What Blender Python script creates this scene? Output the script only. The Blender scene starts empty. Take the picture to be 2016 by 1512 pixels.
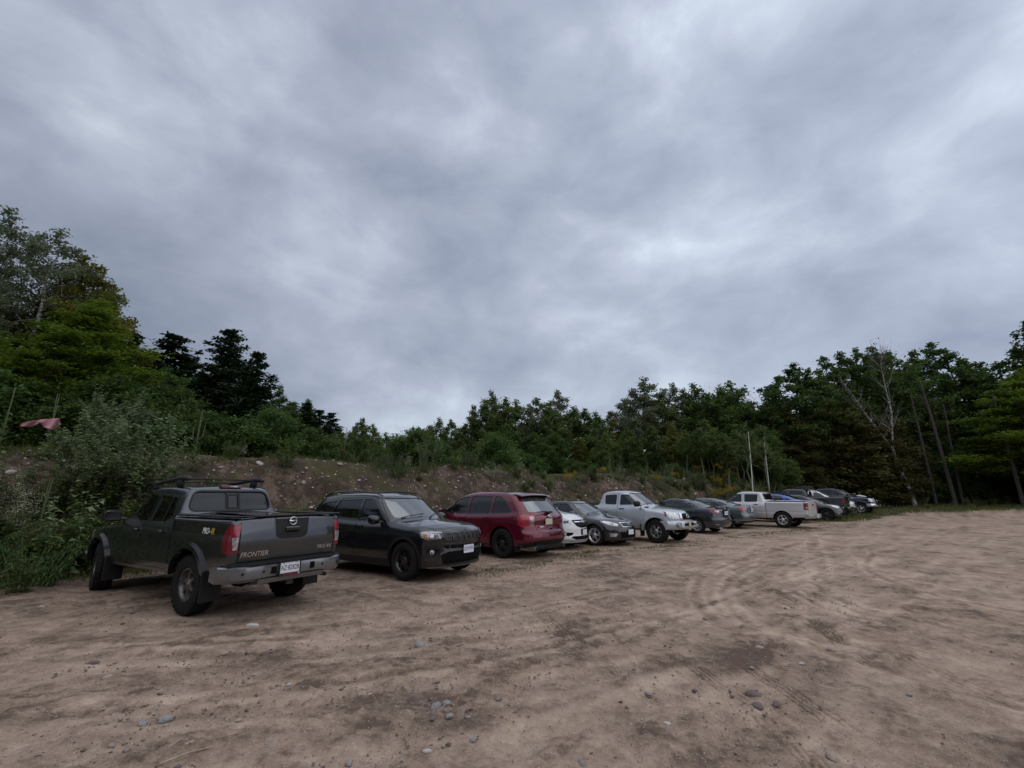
import bpy, math, random, time
import numpy as np
from mathutils import Vector, Matrix
from mathutils.geometry import delaunay_2d_cdt
T0 = time.time()
R = math.radians
random.seed(7)
rng = np.random.default_rng(11)
scene = bpy.context.scene
COL = scene.collection
PI = math.pi

# ------------------------------------------------------------------ camera
CAM_H = 1.615
cam_d = bpy.data.cameras.new('camera')
cam = bpy.data.objects.new('camera', cam_d)
COL.objects.link(cam)
cam.location = (0, 0, CAM_H)
cam.rotation_euler = (R(90 + 13.61), 0, 0)
cam_d.sensor_width = 36
cam_d.lens = 36 * 900 / 2016
cam_d.clip_start = 0.05
cam_d.clip_end = 3000
scene.camera = cam

# ------------------------------------------------------------------ material helpers
def new_mat(name):
    m = bpy.data.materials.new(name)
    m.use_nodes = True
    nt = m.node_tree
    nt.nodes.clear()
    return m, nt, nt.nodes, nt.links

def nd(ns, t, **kw):
    n = ns.new(t)
    for k, v in kw.items():
        if k.startswith('i_'):
            k2 = k[2:]
            k2 = int(k2) if k2.isdigit() else k2.replace('_', ' ')
            n.inputs[k2].default_value = v
        else:
            setattr(n, k, v)
    return n

def ramp(ns, stops, interp='LINEAR'):
    n = ns.new('ShaderNodeValToRGB')
    cr = n.color_ramp
    cr.interpolation = interp
    while len(cr.elements) < len(stops):
        cr.elements.new(0.5)
    for e, (p, c) in zip(cr.elements, stops):
        e.position = p
        e.color = (c, c, c, 1) if isinstance(c, (int, float)) else (*c, 1)
    return n

def mixc(ns, ln, a, b, fac, mode='MIX'):
    n = ns.new('ShaderNodeMix')
    n.data_type = 'RGBA'
    n.blend_type = mode
    def put(s, v):
        if isinstance(v, (tuple, list)):
            s.default_value = (*v, 1) if len(v) == 3 else v
        elif isinstance(v, (int, float)):
            s.default_value = v
        else:
            ln.new(v, s)
    put(n.inputs[0], fac); put(n.inputs[6], a); put(n.inputs[7], b)
    return n.outputs[2]

# ------------------------------------------------------------------ world: an overcast sky
world = bpy.data.worlds.new('World')
scene.world = world
world.use_nodes = True
wt = world.node_tree; wn = wt.nodes; wl = wt.links
wn.clear()
wout = wn.new('ShaderNodeOutputWorld')
bg = wn.new('ShaderNodeBackground'); bg.inputs['Strength'].default_value = 0.1
wl.new(bg.outputs[0], wout.inputs[0])
SUN_EL, SUN_AZ = 52, 150       # azimuth measured from +y (forward) towards +x
sky = wn.new('ShaderNodeTexSky'); sky.sky_type = 'NISHITA'; sky.sun_disc = False
sky.sun_elevation = R(SUN_EL); sky.sun_rotation = R(SUN_AZ)
tc = wn.new('ShaderNodeTexCoord')
sx = wn.new('ShaderNodeSeparateXYZ'); wl.new(tc.outputs['Generated'], sx.inputs[0])
def wmath(op, a, b=None, clamp=False):
    n = wn.new('ShaderNodeMath'); n.operation = op; n.use_clamp = clamp
    for i, v in enumerate((a, b)):
        if v is None: continue
        if isinstance(v, (int, float)): n.inputs[i].default_value = v
        else: wl.new(v, n.inputs[i])
    return n.outputs[0]
zc = wmath('MAXIMUM', sx.outputs[2], 0.0)
den = wmath('ADD', zc, 0.30)
cx = wmath('DIVIDE', sx.outputs[0], den); cy = wmath('DIVIDE', sx.outputs[1], den)
comb = wn.new('ShaderNodeCombineXYZ'); wl.new(cx, comb.inputs[0]); wl.new(cy, comb.inputs[1])
def cloud_noise(scale, detail, rough, rot, stretch, off, dist=0.0):
    mp = nd(wn, 'ShaderNodeMapping'); wl.new(comb.outputs[0], mp.inputs[0])
    mp.inputs['Rotation'].default_value = (0, 0, R(rot))
    mp.inputs['Scale'].default_value = (stretch[0], stretch[1], 1)
    mp.inputs['Location'].default_value = off
    n = nd(wn, 'ShaderNodeTexNoise', i_Scale=scale, i_Detail=detail, i_Roughness=rough, i_Distortion=dist)
    wl.new(mp.outputs[0], n.inputs['Vector'])
    return n.outputs[0]
def dir_noise(scale, detail, rough, off, stretch=(1, 1, 1.6), dist=0.0):
    mp = nd(wn, 'ShaderNodeMapping'); wl.new(tc.outputs['Generated'], mp.inputs[0])
    mp.inputs['Scale'].default_value = stretch; mp.inputs['Location'].default_value = off
    mp.inputs['Rotation'].default_value = (0, R(-14), R(20))
    n = nd(wn, 'ShaderNodeTexNoise', i_Scale=scale, i_Detail=detail, i_Roughness=rough, i_Distortion=dist)
    wl.new(mp.outputs[0], n.inputs['Vector'])
    return n.outputs[0]
nA = cloud_noise(0.95, 2.0, 0.45, 32, (1.0, 0.62), (3.3, 7.9, 0), 0.2)     # rolls seen in perspective
nB = dir_noise(2.1, 3.0, 0.5, (12.5, 4.2, 8.8), (1, 1, 1.6), 0.1)           # big lumpy masses
nC = dir_noise(5.0, 7.0, 0.58, (0.3, 4.1, 2.0), (1, 1, 1.7), 0.25)          # ragged edges
s1 = wmath('MULTIPLY', nA, 0.22); s2 = wmath('MULTIPLY', nB, 0.46); s3 = wmath('MULTIPLY', nC, 0.30)
cl = wmath('ADD', wmath('ADD', s1, s2), s3)
cr = ramp(wn, [(0.36, (0.225, 0.258, 0.338)), (0.43, (0.286, 0.322, 0.408)), (0.50, (0.356, 0.397, 0.488)), (0.56, (0.445, 0.497, 0.588)), (0.65, (0.67, 0.745, 0.83))])
wl.new(cl, cr.inputs[0])
# the deck is thinner (brighter) to the right, heavier to the left: slow gradient along x
gx = wmath('ADD', wmath('MULTIPLY', sx.outputs[0], 0.25), 1.02)
hz = wmath('ADD', wmath('MULTIPLY', zc, 0.12), 0.97)
gg = wmath('MULTIPLY', wmath('MULTIPLY', gx, hz), 10.0)
vm = wn.new('ShaderNodeVectorMath'); vm.operation = 'SCALE'
wl.new(cr.outputs[0], vm.inputs[0]); wl.new(gg, vm.inputs['Scale'])
mixw = wn.new('ShaderNodeMix'); mixw.data_type = 'RGBA'; mixw.inputs[0].default_value = 0.94
wl.new(sky.outputs[0], mixw.inputs[6]); wl.new(vm.outputs[0], mixw.inputs[7])
wl.new(mixw.outputs[2], bg.inputs['Color'])

sun_d = bpy.data.lights.new('sun', 'SUN')
sun = bpy.data.objects.new('sun', sun_d); COL.objects.link(sun)
sun_d.energy = 0.9; sun_d.angle = R(125); sun_d.color = (1.0, 0.95, 0.88)
sd = Vector((math.sin(R(SUN_AZ)) * math.cos(R(SUN_EL)), math.cos(R(SUN_AZ)) * math.cos(R(SUN_EL)), math.sin(R(SUN_EL))))
sun.rotation_euler = sd.to_track_quat('Z', 'Y').to_euler()

vs = scene.view_settings
vs.view_transform = 'Standard'; vs.look = 'None'; vs.exposure = 0.30; vs.gamma = 1.0; vs.use_curve_mapping = False
scene.cycles.max_bounces = 6
scene.cycles.diffuse_bounces = 4
scene.cycles.glossy_bounces = 3
scene.cycles.transmission_bounces = 4
scene.cycles.transparent_max_bounces = 8
scene.cycles.caustics_reflective = False
scene.cycles.caustics_refractive = False

# ------------------------------------------------------------------ object helpers
def tag(o, label=None, cat=None, group=None, kind=None):
    if label: o['label'] = label
    if cat: o['category'] = cat
    if group: o['group'] = group
    if kind: o['kind'] = kind
    return o

def link(name, me, parent=None, mat=None):
    o = bpy.data.objects.new(name, me)
    COL.objects.link(o)
    if parent is not None: o.parent = parent
    if mat is not None and me is not None and len(me.materials) == 0: me.materials.append(mat)
    return o

def empty(name, loc=(0, 0, 0), rz=0.0, rx=0.0, ry=0.0, parent=None):
    o = bpy.data.objects.new(name, None)
    COL.objects.link(o)
    o.location = loc; o.rotation_euler = (rx, ry, rz)
    o.empty_display_size = 0.3
    if parent is not None: o.parent = parent
    return o

def mesh_np(name, V, F, smooth=False, mat=None, midx=None):
    """V (n,3); F (m,3|4) array or list of lists"""
    me = bpy.data.meshes.new(name)
    V = np.asarray(V, dtype=np.float32)
    if isinstance(F, np.ndarray):
        m, k = F.shape
        me.vertices.add(len(V)); me.vertices.foreach_set('co', V.ravel())
        me.loops.add(m * k); me.loops.foreach_set('vertex_index', F.astype(np.int32).ravel())
        me.polygons.add(m)
        me.polygons.foreach_set('loop_start', np.arange(0, m * k, k, dtype=np.int32))
        me.update(calc_edges=True)
    else:
        me.from_pydata([tuple(v) for v in V.tolist()], [], F)
    if smooth:
        me.polygons.foreach_set('use_smooth', np.ones(len(me.polygons), dtype=bool))
    if mat is not None: me.materials.append(mat)
    me.update()
    return me

class MB:
    """collects simple solids into one mesh"""
    def __init__(s): s.v = []; s.f = []; s.n = 0
    def add(s, V, F):
        V = [tuple(v) for v in V]
        s.v += V; s.f += [[i + s.n for i in f] for f in F]; s.n += len(V)
        return s
    def box(s, x0, x1, y0, y1, z0, z1, bev=0.0, M=None):
        if bev > 0:
            b = min(bev, (x1-x0)*.45, (y1-y0)*.45, (z1-z0)*.45)
            V = []
            for zz, e in ((z0, b), (z0+b, 0), (z1-b, 0), (z1, b)):
                for (px, py) in ((x0+e+b*(e==0), y0+e), (x1-e-b*(e==0), y0+e), (x1-e, y0+e+b*(e==0)), (x1-e, y1-e-b*(e==0)), (x1-e-b*(e==0), y1-e), (x0+e+b*(e==0), y1-e), (x0+e, y1-e-b*(e==0)), (x0+e, y0+e+b*(e==0))):
                    V.append((px, py, zz))
            F = [[7,6,5,4,3,2,1,0], [24,25,26,27,28,29,30,31]]
            for r in range(3):
                for k in range(8):
                    a = r*8+k; c = r*8+(k+1) % 8
                    F.append([a, c, c+8, a+8])
        else:
            V = [(x0,y0,z0),(x1,y0,z0),(x1,y1,z0),(x0,y1,z0),(x0,y0,z1),(x1,y0,z1),(x1,y1,z1),(x0,y1,z1)]
            F = [[3,2,1,0],[4,5,6,7],[0,1,5,4],[1,2,6,5],[2,3,7,6],[3,0,4,7]]
        if M is not None: V = [tuple(M @ Vector(v)) for v in V]
        return s.add(V, F)
    def tube(s, pts, rad, n=8, cap=True):
        pts = [Vector(p) for p in pts]
        rad = rad if isinstance(rad, (list, tuple)) else [rad]*len(pts)
        V = []; F = []
        up = Vector((0.13, 0.21, 0.97)).normalized()
        pa = None
        for i, p in enumerate(pts):
            d = (pts[min(i+1, len(pts)-1)] - pts[max(i-1, 0)])
            if d.length < 1e-9: d = Vector((0, 0, 1))
            d.normalize()
            a = d.cross(up) if pa is None else (pa - d*pa.dot(d))
            if a.length < 1e-4: a = d.cross(Vector((1, 0, 0)))
            a.normalize(); pa = a; b = d.cross(a)
            for k in range(n):
                t = 2*PI*k/n
                V.append(tuple(p + (a*math.cos(t) + b*math.sin(t))*rad[i]))
        for i in range(len(pts)-1):
            for k in range(n):
                a0 = i*n+k; a1 = i*n+(k+1) % n
                F.append([a0, a1, a1+n, a0+n])
        if cap:
            F.append(list(range(n-1, -1, -1))); F.append([(len(pts)-1)*n+k for k in range(n)])
        return s.add(V, F)
    def lathe(s, prof, n=32, axis='y', closed=False, c=(0,0,0)):
        """prof: list of (along axis, radius)"""
        V = []; F = []
        for (a, r) in prof:
            for k in range(n):
                t = 2*PI*k/n
                p = (r*math.cos(t), a, r*math.sin(t)) if axis == 'y' else ((a, r*math.cos(t), r*math.sin(t)) if axis == 'x' else (r*math.cos(t), r*math.sin(t), a))
                V.append((p[0]+c[0], p[1]+c[1], p[2]+c[2]))
        m = len(prof)
        for i in range(m if closed else m-1):
            j = (i+1) % m
            for k in range(n):
                k1 = (k+1) % n
                F.append([i*n+k, i*n+k1, j*n+k1, j*n+k])
        return s.add(V, F)
    def prism(s, poly, lo, hi, f3):
        """poly 2d points, f3(p, depth)->3d"""
        n = len(poly)
        V = [f3(p, lo) for p in poly] + [f3(p, hi) for p in poly]
        F = [list(range(n-1, -1, -1)), [n+k for k in range(n)]] + [[k, (k+1) % n, n+(k+1) % n, n+k] for k in range(n)]
        return s.add(V, F)
    def mesh(s, name, mat=None, smooth=False, angle=35, fix=True):
        me = bpy.data.meshes.new(name)
        me.from_pydata(s.v, [], s.f)
        if fix:
            import bmesh
            bm = bmesh.new(); bm.from_mesh(me); bmesh.ops.recalc_face_normals(bm, faces=bm.faces); bm.to_mesh(me); bm.free()
        if smooth:
            me.polygons.foreach_set('use_smooth', np.ones(len(me.polygons), dtype=bool))
            me.set_sharp_from_angle(angle=R(angle))
        if mat is not None: me.materials.append(mat)
        me.update()
        return me
    def build(s, name, mat, parent=None, smooth=False, angle=35):
        return link(name, s.mesh(name, mat, smooth, angle), parent)

# numpy value noise (tileless, hashed lattice)
def _h(ix, iy, seed):
    n = (ix.astype(np.int64)*374761393 + iy.astype(np.int64)*668265263 + seed*1442695041) & 0x7fffffff
    n = ((n ^ (n >> 13))*1274126177) & 0x7fffffff
    n = n ^ (n >> 16)
    return (n & 0xffff)/65535.0
def vnoise(x, y, seed=0):
    ix = np.floor(x); iy = np.floor(y); fx = x-ix; fy = y-iy
    fx = fx*fx*fx*(fx*(fx*6-15)+10); fy = fy*fy*fy*(fy*(fy*6-15)+10)
    a = _h(ix, iy, seed); b = _h(ix+1, iy, seed); c = _h(ix, iy+1, seed); d = _h(ix+1, iy+1, seed)
    return (a*(1-fx)+b*fx)*(1-fy)+(c*(1-fx)+d*fx)*fy
def fbm(x, y, oct=4, seed=0, gain=0.5):
    s = 0; a = 1; t = 0
    for o in range(oct):
        s = s + a*vnoise(x*2**o+o*17.3, y*2**o-o*9.1, seed+o*13); t += a; a *= gain
    return s/t
def sstep(a, b, x):
    t = np.clip((x-a)/(b-a), 0, 1); return t*t*(3-2*t)
# ================================================================== CAR BODY SURFACES
def smooth_curve(pts, lo, hi, sig, n=900):
    pts = sorted(pts)
    xs = np.linspace(lo, hi, n)
    ys = np.interp(xs, [p[0] for p in pts], [p[1] for p in pts])
    if sig > 0:
        st = (hi-lo)/(n-1); k = int(3*sig/st)+1
        g = np.exp(-0.5*(np.arange(-k, k+1)*st/sig)**2); g /= g.sum()
        ys = np.convolve(np.pad(ys, k, mode='edge'), g, mode='valid')
    return lambda q: np.interp(q, xs, ys)

def smax(a, b, k):
    h = np.maximum(k-np.abs(a-b), 0)/k
    return np.maximum(a, b)+h*h*k*0.25

class Body:
    """implicit surface of a car body in metres, x forward, origin on the ground between the axles"""
    def __init__(s, S):
        s.S = S
        sg = S.get('sig', 0.035)
        s.Z = smooth_curve(S['top'], -3.6, 3.6, sg)
        s.ZB = smooth_curve(S['bot'], -3.6, 3.6, 0.03)
        s.IN = smooth_curve(S['side'], 0, 2.3, 0.022)
        s.RISE = smooth_curve(S.get('rise', [(0, 0)]), -3.6, 3.6, 0.15)
        s.TAP = smooth_curve(S.get('taper', [(0, 0)]), -3.6, 3.6, 0.10)
        s.F = smooth_curve(S['front'], 0, 2.3, 0.02)
        s.RR = smooth_curve(S['rear'], 0, 2.3, 0.02)
    def W(s, x, z):
        S = s.S
        zz = z - s.RISE(x)*sstep(0.7, 0.9, z)
        if 'bedx' in S: zz = np.where(x < S['bedx'], np.minimum(zz, S['bedz']), zz)
        w = S['w'] - s.IN(zz) - s.TAP(x)
        fl = S.get('flare', 0)
        if fl:
            for xa in (-S['wb']/2, S['wb']/2):
                rho = np.hypot(x-xa, z-S['rt'])
                w = w + fl*sstep(S['Ra']+S.get('flw', .07), S['Ra']+S.get('flw', .07)-S.get('fls', .035), rho)
        return w
    def f(s, P):
        S = s.S
        x, y, z = P[..., 0], np.abs(P[..., 1]), P[..., 2]
        yn = np.clip(y/S['w'], 0, 1.2)
        wr = S.get('wrap', (0.22, 0.12))
        wx = np.where(x > S.get('mid', 0), wr[0], -wr[1])*sstep(0, .5, np.abs(x-S.get('mid', 0)))
        hood = sstep(S.get('hoodx', 9), S.get('hoodx', 9)+.2, x)
        wx = wx*(1-hood) + S.get('hoodwrap', .10)*hood
        xe = x + wx*yn**2
        T = s.Z(xe) - S.get('crown', .05)*yn**2
        e = 0.01
        sl = (s.Z(xe+e)-s.Z(xe-e))/(2*e)
        dt = (z-T)/np.sqrt(1+sl**2)
        if 'tcap' in S:      # pickups: nothing of the cab's slope behind its own wall
            pass
        dw = y - s.W(x, z)
        db = s.ZB(x) - z
        df = x - (s.F(z) - S.get('kf', .2)*yn**S.get('pf', 2.6))
        dr = (s.RR(z) + S.get('kr', .12)*yn**S.get('pr', 3)) - x
        d = smax(dw, dt, S.get('kt', .09))
        d = smax(d, df, S.get('kfr', .10))
        d = smax(d, dr, S.get('krr', .08))
        d = smax(d, db, .05)
        return d
    def grad(s, P):
        e = 0.004
        g = np.stack([s.f(P+np.array(o)*e)-s.f(P-np.array(o)*e) for o in ((1, 0, 0), (0, 1, 0), (0, 0, 1))], -1)
        return g/np.maximum(np.linalg.norm(g, axis=-1, keepdims=True), 1e-9)

def surface_nets(fn, lo, hi, h, proj=2):
    lo = np.array(lo); hi = np.array(hi)
    n = np.ceil((hi-lo)/h).astype(int)+1
    ax = [lo[i]+np.arange(n[i])*h for i in range(3)]
    G = np.stack(np.meshgrid(*ax, indexing='ij'), -1)
    D = fn(G)
    D = np.where(np.abs(D) < 1e-7, 1e-7, D)
    I = D < 0
    c = np.zeros(tuple(n-1), int)
    for dx in (0, 1):
        for dy in (0, 1):
            for dz in (0, 1):
                c += I[dx:n[0]-1+dx, dy:n[1]-1+dy, dz:n[2]-1+dz]
    act = (c > 0) & (c < 8)
    idx = -np.ones(act.shape, int); cells = np.argwhere(act); idx[act] = np.arange(len(cells))
    acc = np.zeros((len(cells), 3)); cnt = np.zeros(len(cells))
    ci, cj, ck = cells.T
    for axis in range(3):
        o = np.zeros(3, int); o[axis] = 1
        oth = [a for a in range(3) if a != axis]
        for u in (0, 1):
            for v in (0, 1):
                b = [ci.copy(), cj.copy(), ck.copy()]
                b[oth[0]] = b[oth[0]]+u; b[oth[1]] = b[oth[1]]+v
                d0 = D[b[0], b[1], b[2]]; d1 = D[b[0]+o[0], b[1]+o[1], b[2]+o[2]]
                m = (d0 < 0) != (d1 < 0)
                t = np.where(m, d0/np.where(m, d0-d1, 1), 0)
                p = np.stack([lo[i]+(b[i]+o[i]*t)*h for i in range(3)], 1)
                acc += p*m[:, None]; cnt += m
    V = acc/np.maximum(cnt, 1)[:, None]
    Fs = []
    for axis in range(3):
        sl0 = [slice(0, n[i]) for i in range(3)]; sl1 = [slice(0, n[i]) for i in range(3)]
        sl0[axis] = slice(0, n[axis]-1); sl1[axis] = slice(1, n[axis])
        a = I[tuple(sl0)]; b = I[tuple(sl1)]
        ch = np.argwhere(a != b)
        oth = [q for q in range(3) if q != axis]
        ok = np.ones(len(ch), bool)
        for q in oth: ok &= (ch[:, q] > 0) & (ch[:, q] < n[q]-1)
        ch = ch[ok]
        s_in = I[ch[:, 0], ch[:, 1], ch[:, 2]]
        def cell(du, dv):
            k = ch.copy(); k[:, oth[0]] -= du; k[:, oth[1]] -= dv
            return idx[k[:, 0], k[:, 1], k[:, 2]]
        q = np.stack([cell(1, 1), cell(0, 1), cell(0, 0), cell(1, 0)], 1)
        flip = s_in if axis != 1 else ~s_in
        q[~flip] = q[~flip][:, ::-1]
        Fs.append(q)
    F = np.concatenate(Fs)
    for _ in range(proj):
        e = 0.003
        d = fn(V)
        g = np.stack([(fn(V+np.array(o)*e)-fn(V-np.array(o)*e))/(2*e) for o in ((1, 0, 0), (0, 1, 0), (0, 0, 1))], -1)
        st = g*(d/np.maximum((g*g).sum(-1), .25))[:, None]
        ln_ = np.linalg.norm(st, axis=1, keepdims=True)
        V = V - st*np.minimum(1, h*.6/np.maximum(ln_, 1e-9))
    return V, F

TMP = []
def tmp_obj(me):
    o = bpy.data.objects.new('tmp', me); COL.objects.link(o); TMP.append(o); return o
def clear_tmp():
    for o in TMP:
        bpy.data.objects.remove(o)
    TMP.clear()
def boolean(me, ops):
    """ops: list of (operation, mesh). returns a new mesh"""
    o = tmp_obj(me)
    for op, cm in ops:
        c = tmp_obj(cm)
        m = o.modifiers.new('b', 'BOOLEAN'); m.operation = op; m.object = c; m.solver = 'MANIFOLD'
        m.material_mode = 'TRANSFER'
    dg = bpy.context.evaluated_depsgraph_get(); dg.update()
    r = bpy.data.meshes.new_from_object(o.evaluated_get(dg), depsgraph=dg)
    clear_tmp()
    return r

def skin_normals(me, body, offs=0.0):
    """true normals of the surface for every face corner lying on it, flat elsewhere"""
    nv = len(me.vertices); nl = len(me.loops); npy = len(me.polygons)
    if npy == 0: return me
    co = np.empty(nv*3, np.float32); me.vertices.foreach_get('co', co); co = co.reshape(-1, 3).astype(float)
    li = np.empty(nl, np.int32); me.loops.foreach_get('vertex_index', li)
    ls = np.empty(npy, np.int32); me.polygons.foreach_get('loop_start', ls)
    lt = np.empty(npy, np.int32); me.polygons.foreach_get('loop_total', lt)
    fn = np.empty(npy*3, np.float32); me.polygons.foreach_get('normal', fn); fn = fn.reshape(-1, 3)
    fl = np.repeat(fn, lt, axis=0)
    g = body.grad(co)[li]
    d = np.abs(body.f(co)-offs)[li]
    dot = (g*fl).sum(1)
    good = (dot > 0.55) & (d < 0.012)
    N = np.where(good[:, None], g, fl)
    me.polygons.foreach_set('use_smooth', np.ones(npy, bool))
    me.normals_split_custom_set(N.tolist())
    return me

def dens(poly, step):
    out = []
    n = len(poly)
    for i in range(n):
        a = np.array(poly[i], float); b = np.array(poly[(i+1) % n], float)
        k = max(1, int(math.ceil(np.linalg.norm(b-a)/step)))
        for j in range(k): out.append(tuple(a+(b-a)*j/k))
    return out

def round_poly(poly, r, n=4):
    """fillet the corners of a polygon"""
    out = []; m = len(poly)
    for i in range(m):
        p = np.array(poly[i], float); a = np.array(poly[i-1], float)-p; b = np.array(poly[(i+1) % m], float)-p
        la, lb = np.linalg.norm(a), np.linalg.norm(b)
        q = min(r, la*.45, lb*.45)
        p0 = p+a/la*q; p1 = p+b/lb*q
        for j in range(n+1):
            t = j/n
            out.append(tuple((1-t)**2*p0+2*t*(1-t)*p+t*t*p1))
    return out

def inside(pts, poly):
    x, y = pts[:, 0], pts[:, 1]; r = np.zeros(len(pts), bool); n = len(poly)
    for i in range(n):
        x0, y0 = poly[i]; x1, y1 = poly[(i+1) % n]
        if y0 == y1: continue
        c = ((y0 > y) != (y1 > y)) & (x < (x1-x0)*(y-y0)/(y1-y0)+x0)
        r ^= c
    return r

def patch(body, poly, ang, off=0.003, thick=0.012, step=0.04, smax_=3.3, smin=0.0, holes=(), side=None, name='panel', mat=None, parent=None, mirror=False, sub=None):
    """a thin panel laid on the body: poly in (t, z), seen along direction ang (deg).
    points of poly may also be given as (x, y, z) near the surface."""
    a = R(ang); ca, sa = math.cos(a), math.sin(a)
    def t2(p): return (-p[0]*sa+p[1]*ca, p[2]) if len(p) == 3 else ((-p[0] if side == 'x' else p[0]), p[1])
    P2 = [t2(p) for p in poly]
    H2 = [[t2(p) for p in h] for h in holes]
    bd = dens(P2, step); loops = [list(range(len(bd)))]; pts = list(bd)
    for h in H2:
        hb = dens(h, step); loops.append(list(range(len(pts), len(pts)+len(hb)))); pts += hb
    arr = np.array(bd); mn, mx = arr.min(0), arr.max(0)
    gx_, gz_ = np.meshgrid(np.arange(mn[0]+step*.5, mx[0], step), np.arange(mn[1]+step*.5, mx[1], step))
    gp = np.stack([gx_.ravel(), gz_.ravel()], 1)
    if len(gp):
        k = inside(gp, P2)
        for h in H2: k &= ~inside(gp, h)
        gp = gp[k]
        ba = np.array(pts)
        if len(gp):
            dmin = np.sqrt(((gp[:, None]-ba[None])**2).sum(-1)).min(1)
            gp = gp[dmin > step*.4]
        pts += [tuple(q) for q in gp]
    edges = [(l[i], l[(i+1) % len(l)]) for l in loops for i in range(len(l))]
    v2, e2, f2, *_ = delaunay_2d_cdt([Vector(p) for p in pts], edges, [], 0, 1e-5)
    v2 = np.array([tuple(v) for v in v2]); f2 = np.array([f for f in f2 if len(f) == 3])
    cen = v2[f2].mean(1); k = inside(cen, P2)
    for h in H2: k &= ~inside(cen, h)
    f2 = f2[k]
    t, z = v2[:, 0], v2[:, 1]
    def P(sv): return np.stack([-t*sa+sv*ca, t*ca+sv*sa, z], -1)
    S = np.linspace(smax_, smin, 150)
    vals = np.stack([body.f(P(np.full_like(t, q)))-off for q in S], 0)
    neg = vals < 0
    first = np.argmax(neg, 0); none = ~neg.any(0)
    first = np.clip(first, 1, len(S)-1)
    hi_ = S[first-1].copy(); lo_ = S[first].copy()
    for _ in range(18):
        m = (hi_+lo_)/2; v = body.f(P(m))-off
        lo_ = np.where(v < 0, m, lo_); hi_ = np.where(v < 0, hi_, m)
    s0 = (hi_+lo_)/2
    if none.any():
        f2 = f2[~none[f2].any(1)]
        if len(f2) == 0: return [] if mirror else None
    V0 = P(s0); V1 = P(s0-thick)
    nv = len(V0)
    # outline edges
    ed = {}
    for f_ in f2:
        for i in range(3):
            e = (int(f_[i]), int(f_[(i+1) % 3])); ed[e] = 1
    bnd = [e for e in ed if (e[1], e[0]) not in ed]
    F = [list(map(int, f_)) for f_ in f2] + [[int(f_[2])+nv, int(f_[1])+nv, int(f_[0])+nv] for f_ in f2]
    F += [[e[1], e[0], e[0]+nv, e[1]+nv] for e in bnd]
    V = np.concatenate([V0, V1])
    objs = []
    for mi in ((1, -1) if mirror else (1,)):
        VV = V*np.array([1, mi, 1])
        FF = F if mi == 1 else [q[::-1] for q in F]
        # orientation: make top faces point outwards
        me = bpy.data.meshes.new(name); me.from_pydata(VV.tolist(), [], FF); me.update()
        if len(me.polygons):
            nrm = np.array(me.polygons[0].normal); d3 = np.array([ca, sa*mi, 0])
            g0 = body.grad(np.array(VV[F[0][0]])[None])[0]
            if (nrm*g0).sum() < 0: me.flip_normals(); me.update()
        if mat: me.materials.append(mat)
        skin_normals(me, body, off)
        objs.append(link(name, me, parent))
    return objs if mirror else objs[0]

# ------------------------------------------------------------------ materials for vehicles
def paint_mat(name, col, metal=0.0, rough=0.35, dust=0.35, dustz=0.55, flake=0.0, coat=1.0):
    m, nt, ns, ln = new_mat(name)
    out = ns.new('ShaderNodeOutputMaterial')
    p = nd(ns, 'ShaderNodeBsdfPrincipled', i_Metallic=metal, i_Roughness=rough)
    p.inputs['Coat Weight'].default_value = coat
    p.inputs['Coat Roughness'].default_value = 0.015
    p.inputs['Coat IOR'].default_value = 1.5
    geo = ns.new('ShaderNodeTexCoord')
    sp = ns.new('ShaderNodeSeparateXYZ'); ln.new(geo.outputs['Object'], sp.inputs[0])
    n1 = nd(ns, 'ShaderNodeTexNoise', i_Scale=3.0, i_Detail=6, i_Roughness=.65); ln.new(geo.outputs['Object'], n1.inputs['Vector'])
    # road dust clings to the lower body
    mr = nd(ns, 'ShaderNodeMapRange'); mr.inputs['From Min'].default_value = dustz+.35; mr.inputs['From Max'].default_value = dustz-.25
    ln.new(sp.outputs[2], mr.inputs[0])
    mu = nd(ns, 'ShaderNodeMath', operation='MULTIPLY'); ln.new(mr.outputs[0], mu.inputs[0])
    r1 = ramp(ns, [(0.3, 0.25), (0.7, 1.0)]); ln.new(n1.outputs[0], r1.inputs[0]); ln.new(r1.outputs[0], mu.inputs[1])
    mu2 = nd(ns, 'ShaderNodeMath', operation='MULTIPLY'); mu2.inputs[1].default_value = dust; ln.new(mu.outputs[0], mu2.inputs[0])
    n2 = nd(ns, 'ShaderNodeTexNoise', i_Scale=14.0, i_Detail=5, i_Roughness=.7); ln.new(geo.outputs['Object'], n2.inputs['Vector'])
    r2 = ramp(ns, [(0.45, 0.0), (0.8, 0.022)]); ln.new(n2.outputs[0], r2.inputs[0])
    ad = nd(ns, 'ShaderNodeMath', operation='ADD'); ad.use_clamp = True; ln.new(mu2.outputs[0], ad.inputs[0]); ln.new(r2.outputs[0], ad.inputs[1])
    c = mixc(ns, ln, col, (0.20, 0.165, 0.135), ad.outputs[0])
    ln.new(c, p.inputs['Base Color'])
    rr = nd(ns, 'ShaderNodeMapRange'); rr.inputs['To Min'].default_value = rough; rr.inputs['To Max'].default_value = .85
    ln.new(ad.outputs[0], rr.inputs[0]); ln.new(rr.outputs[0], p.inputs['Roughness'])
    iv = nd(ns, 'ShaderNodeMath', operation='MULTIPLY_ADD'); iv.inputs[1].default_value = -coat*.9; iv.inputs[2].default_value = coat; ln.new(ad.outputs[0], iv.inputs[0])
    ln.new(iv.outputs[0], p.inputs['Coat Weight'])
    ln.new(p.outputs[0], out.inputs[0])
    return m

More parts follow.
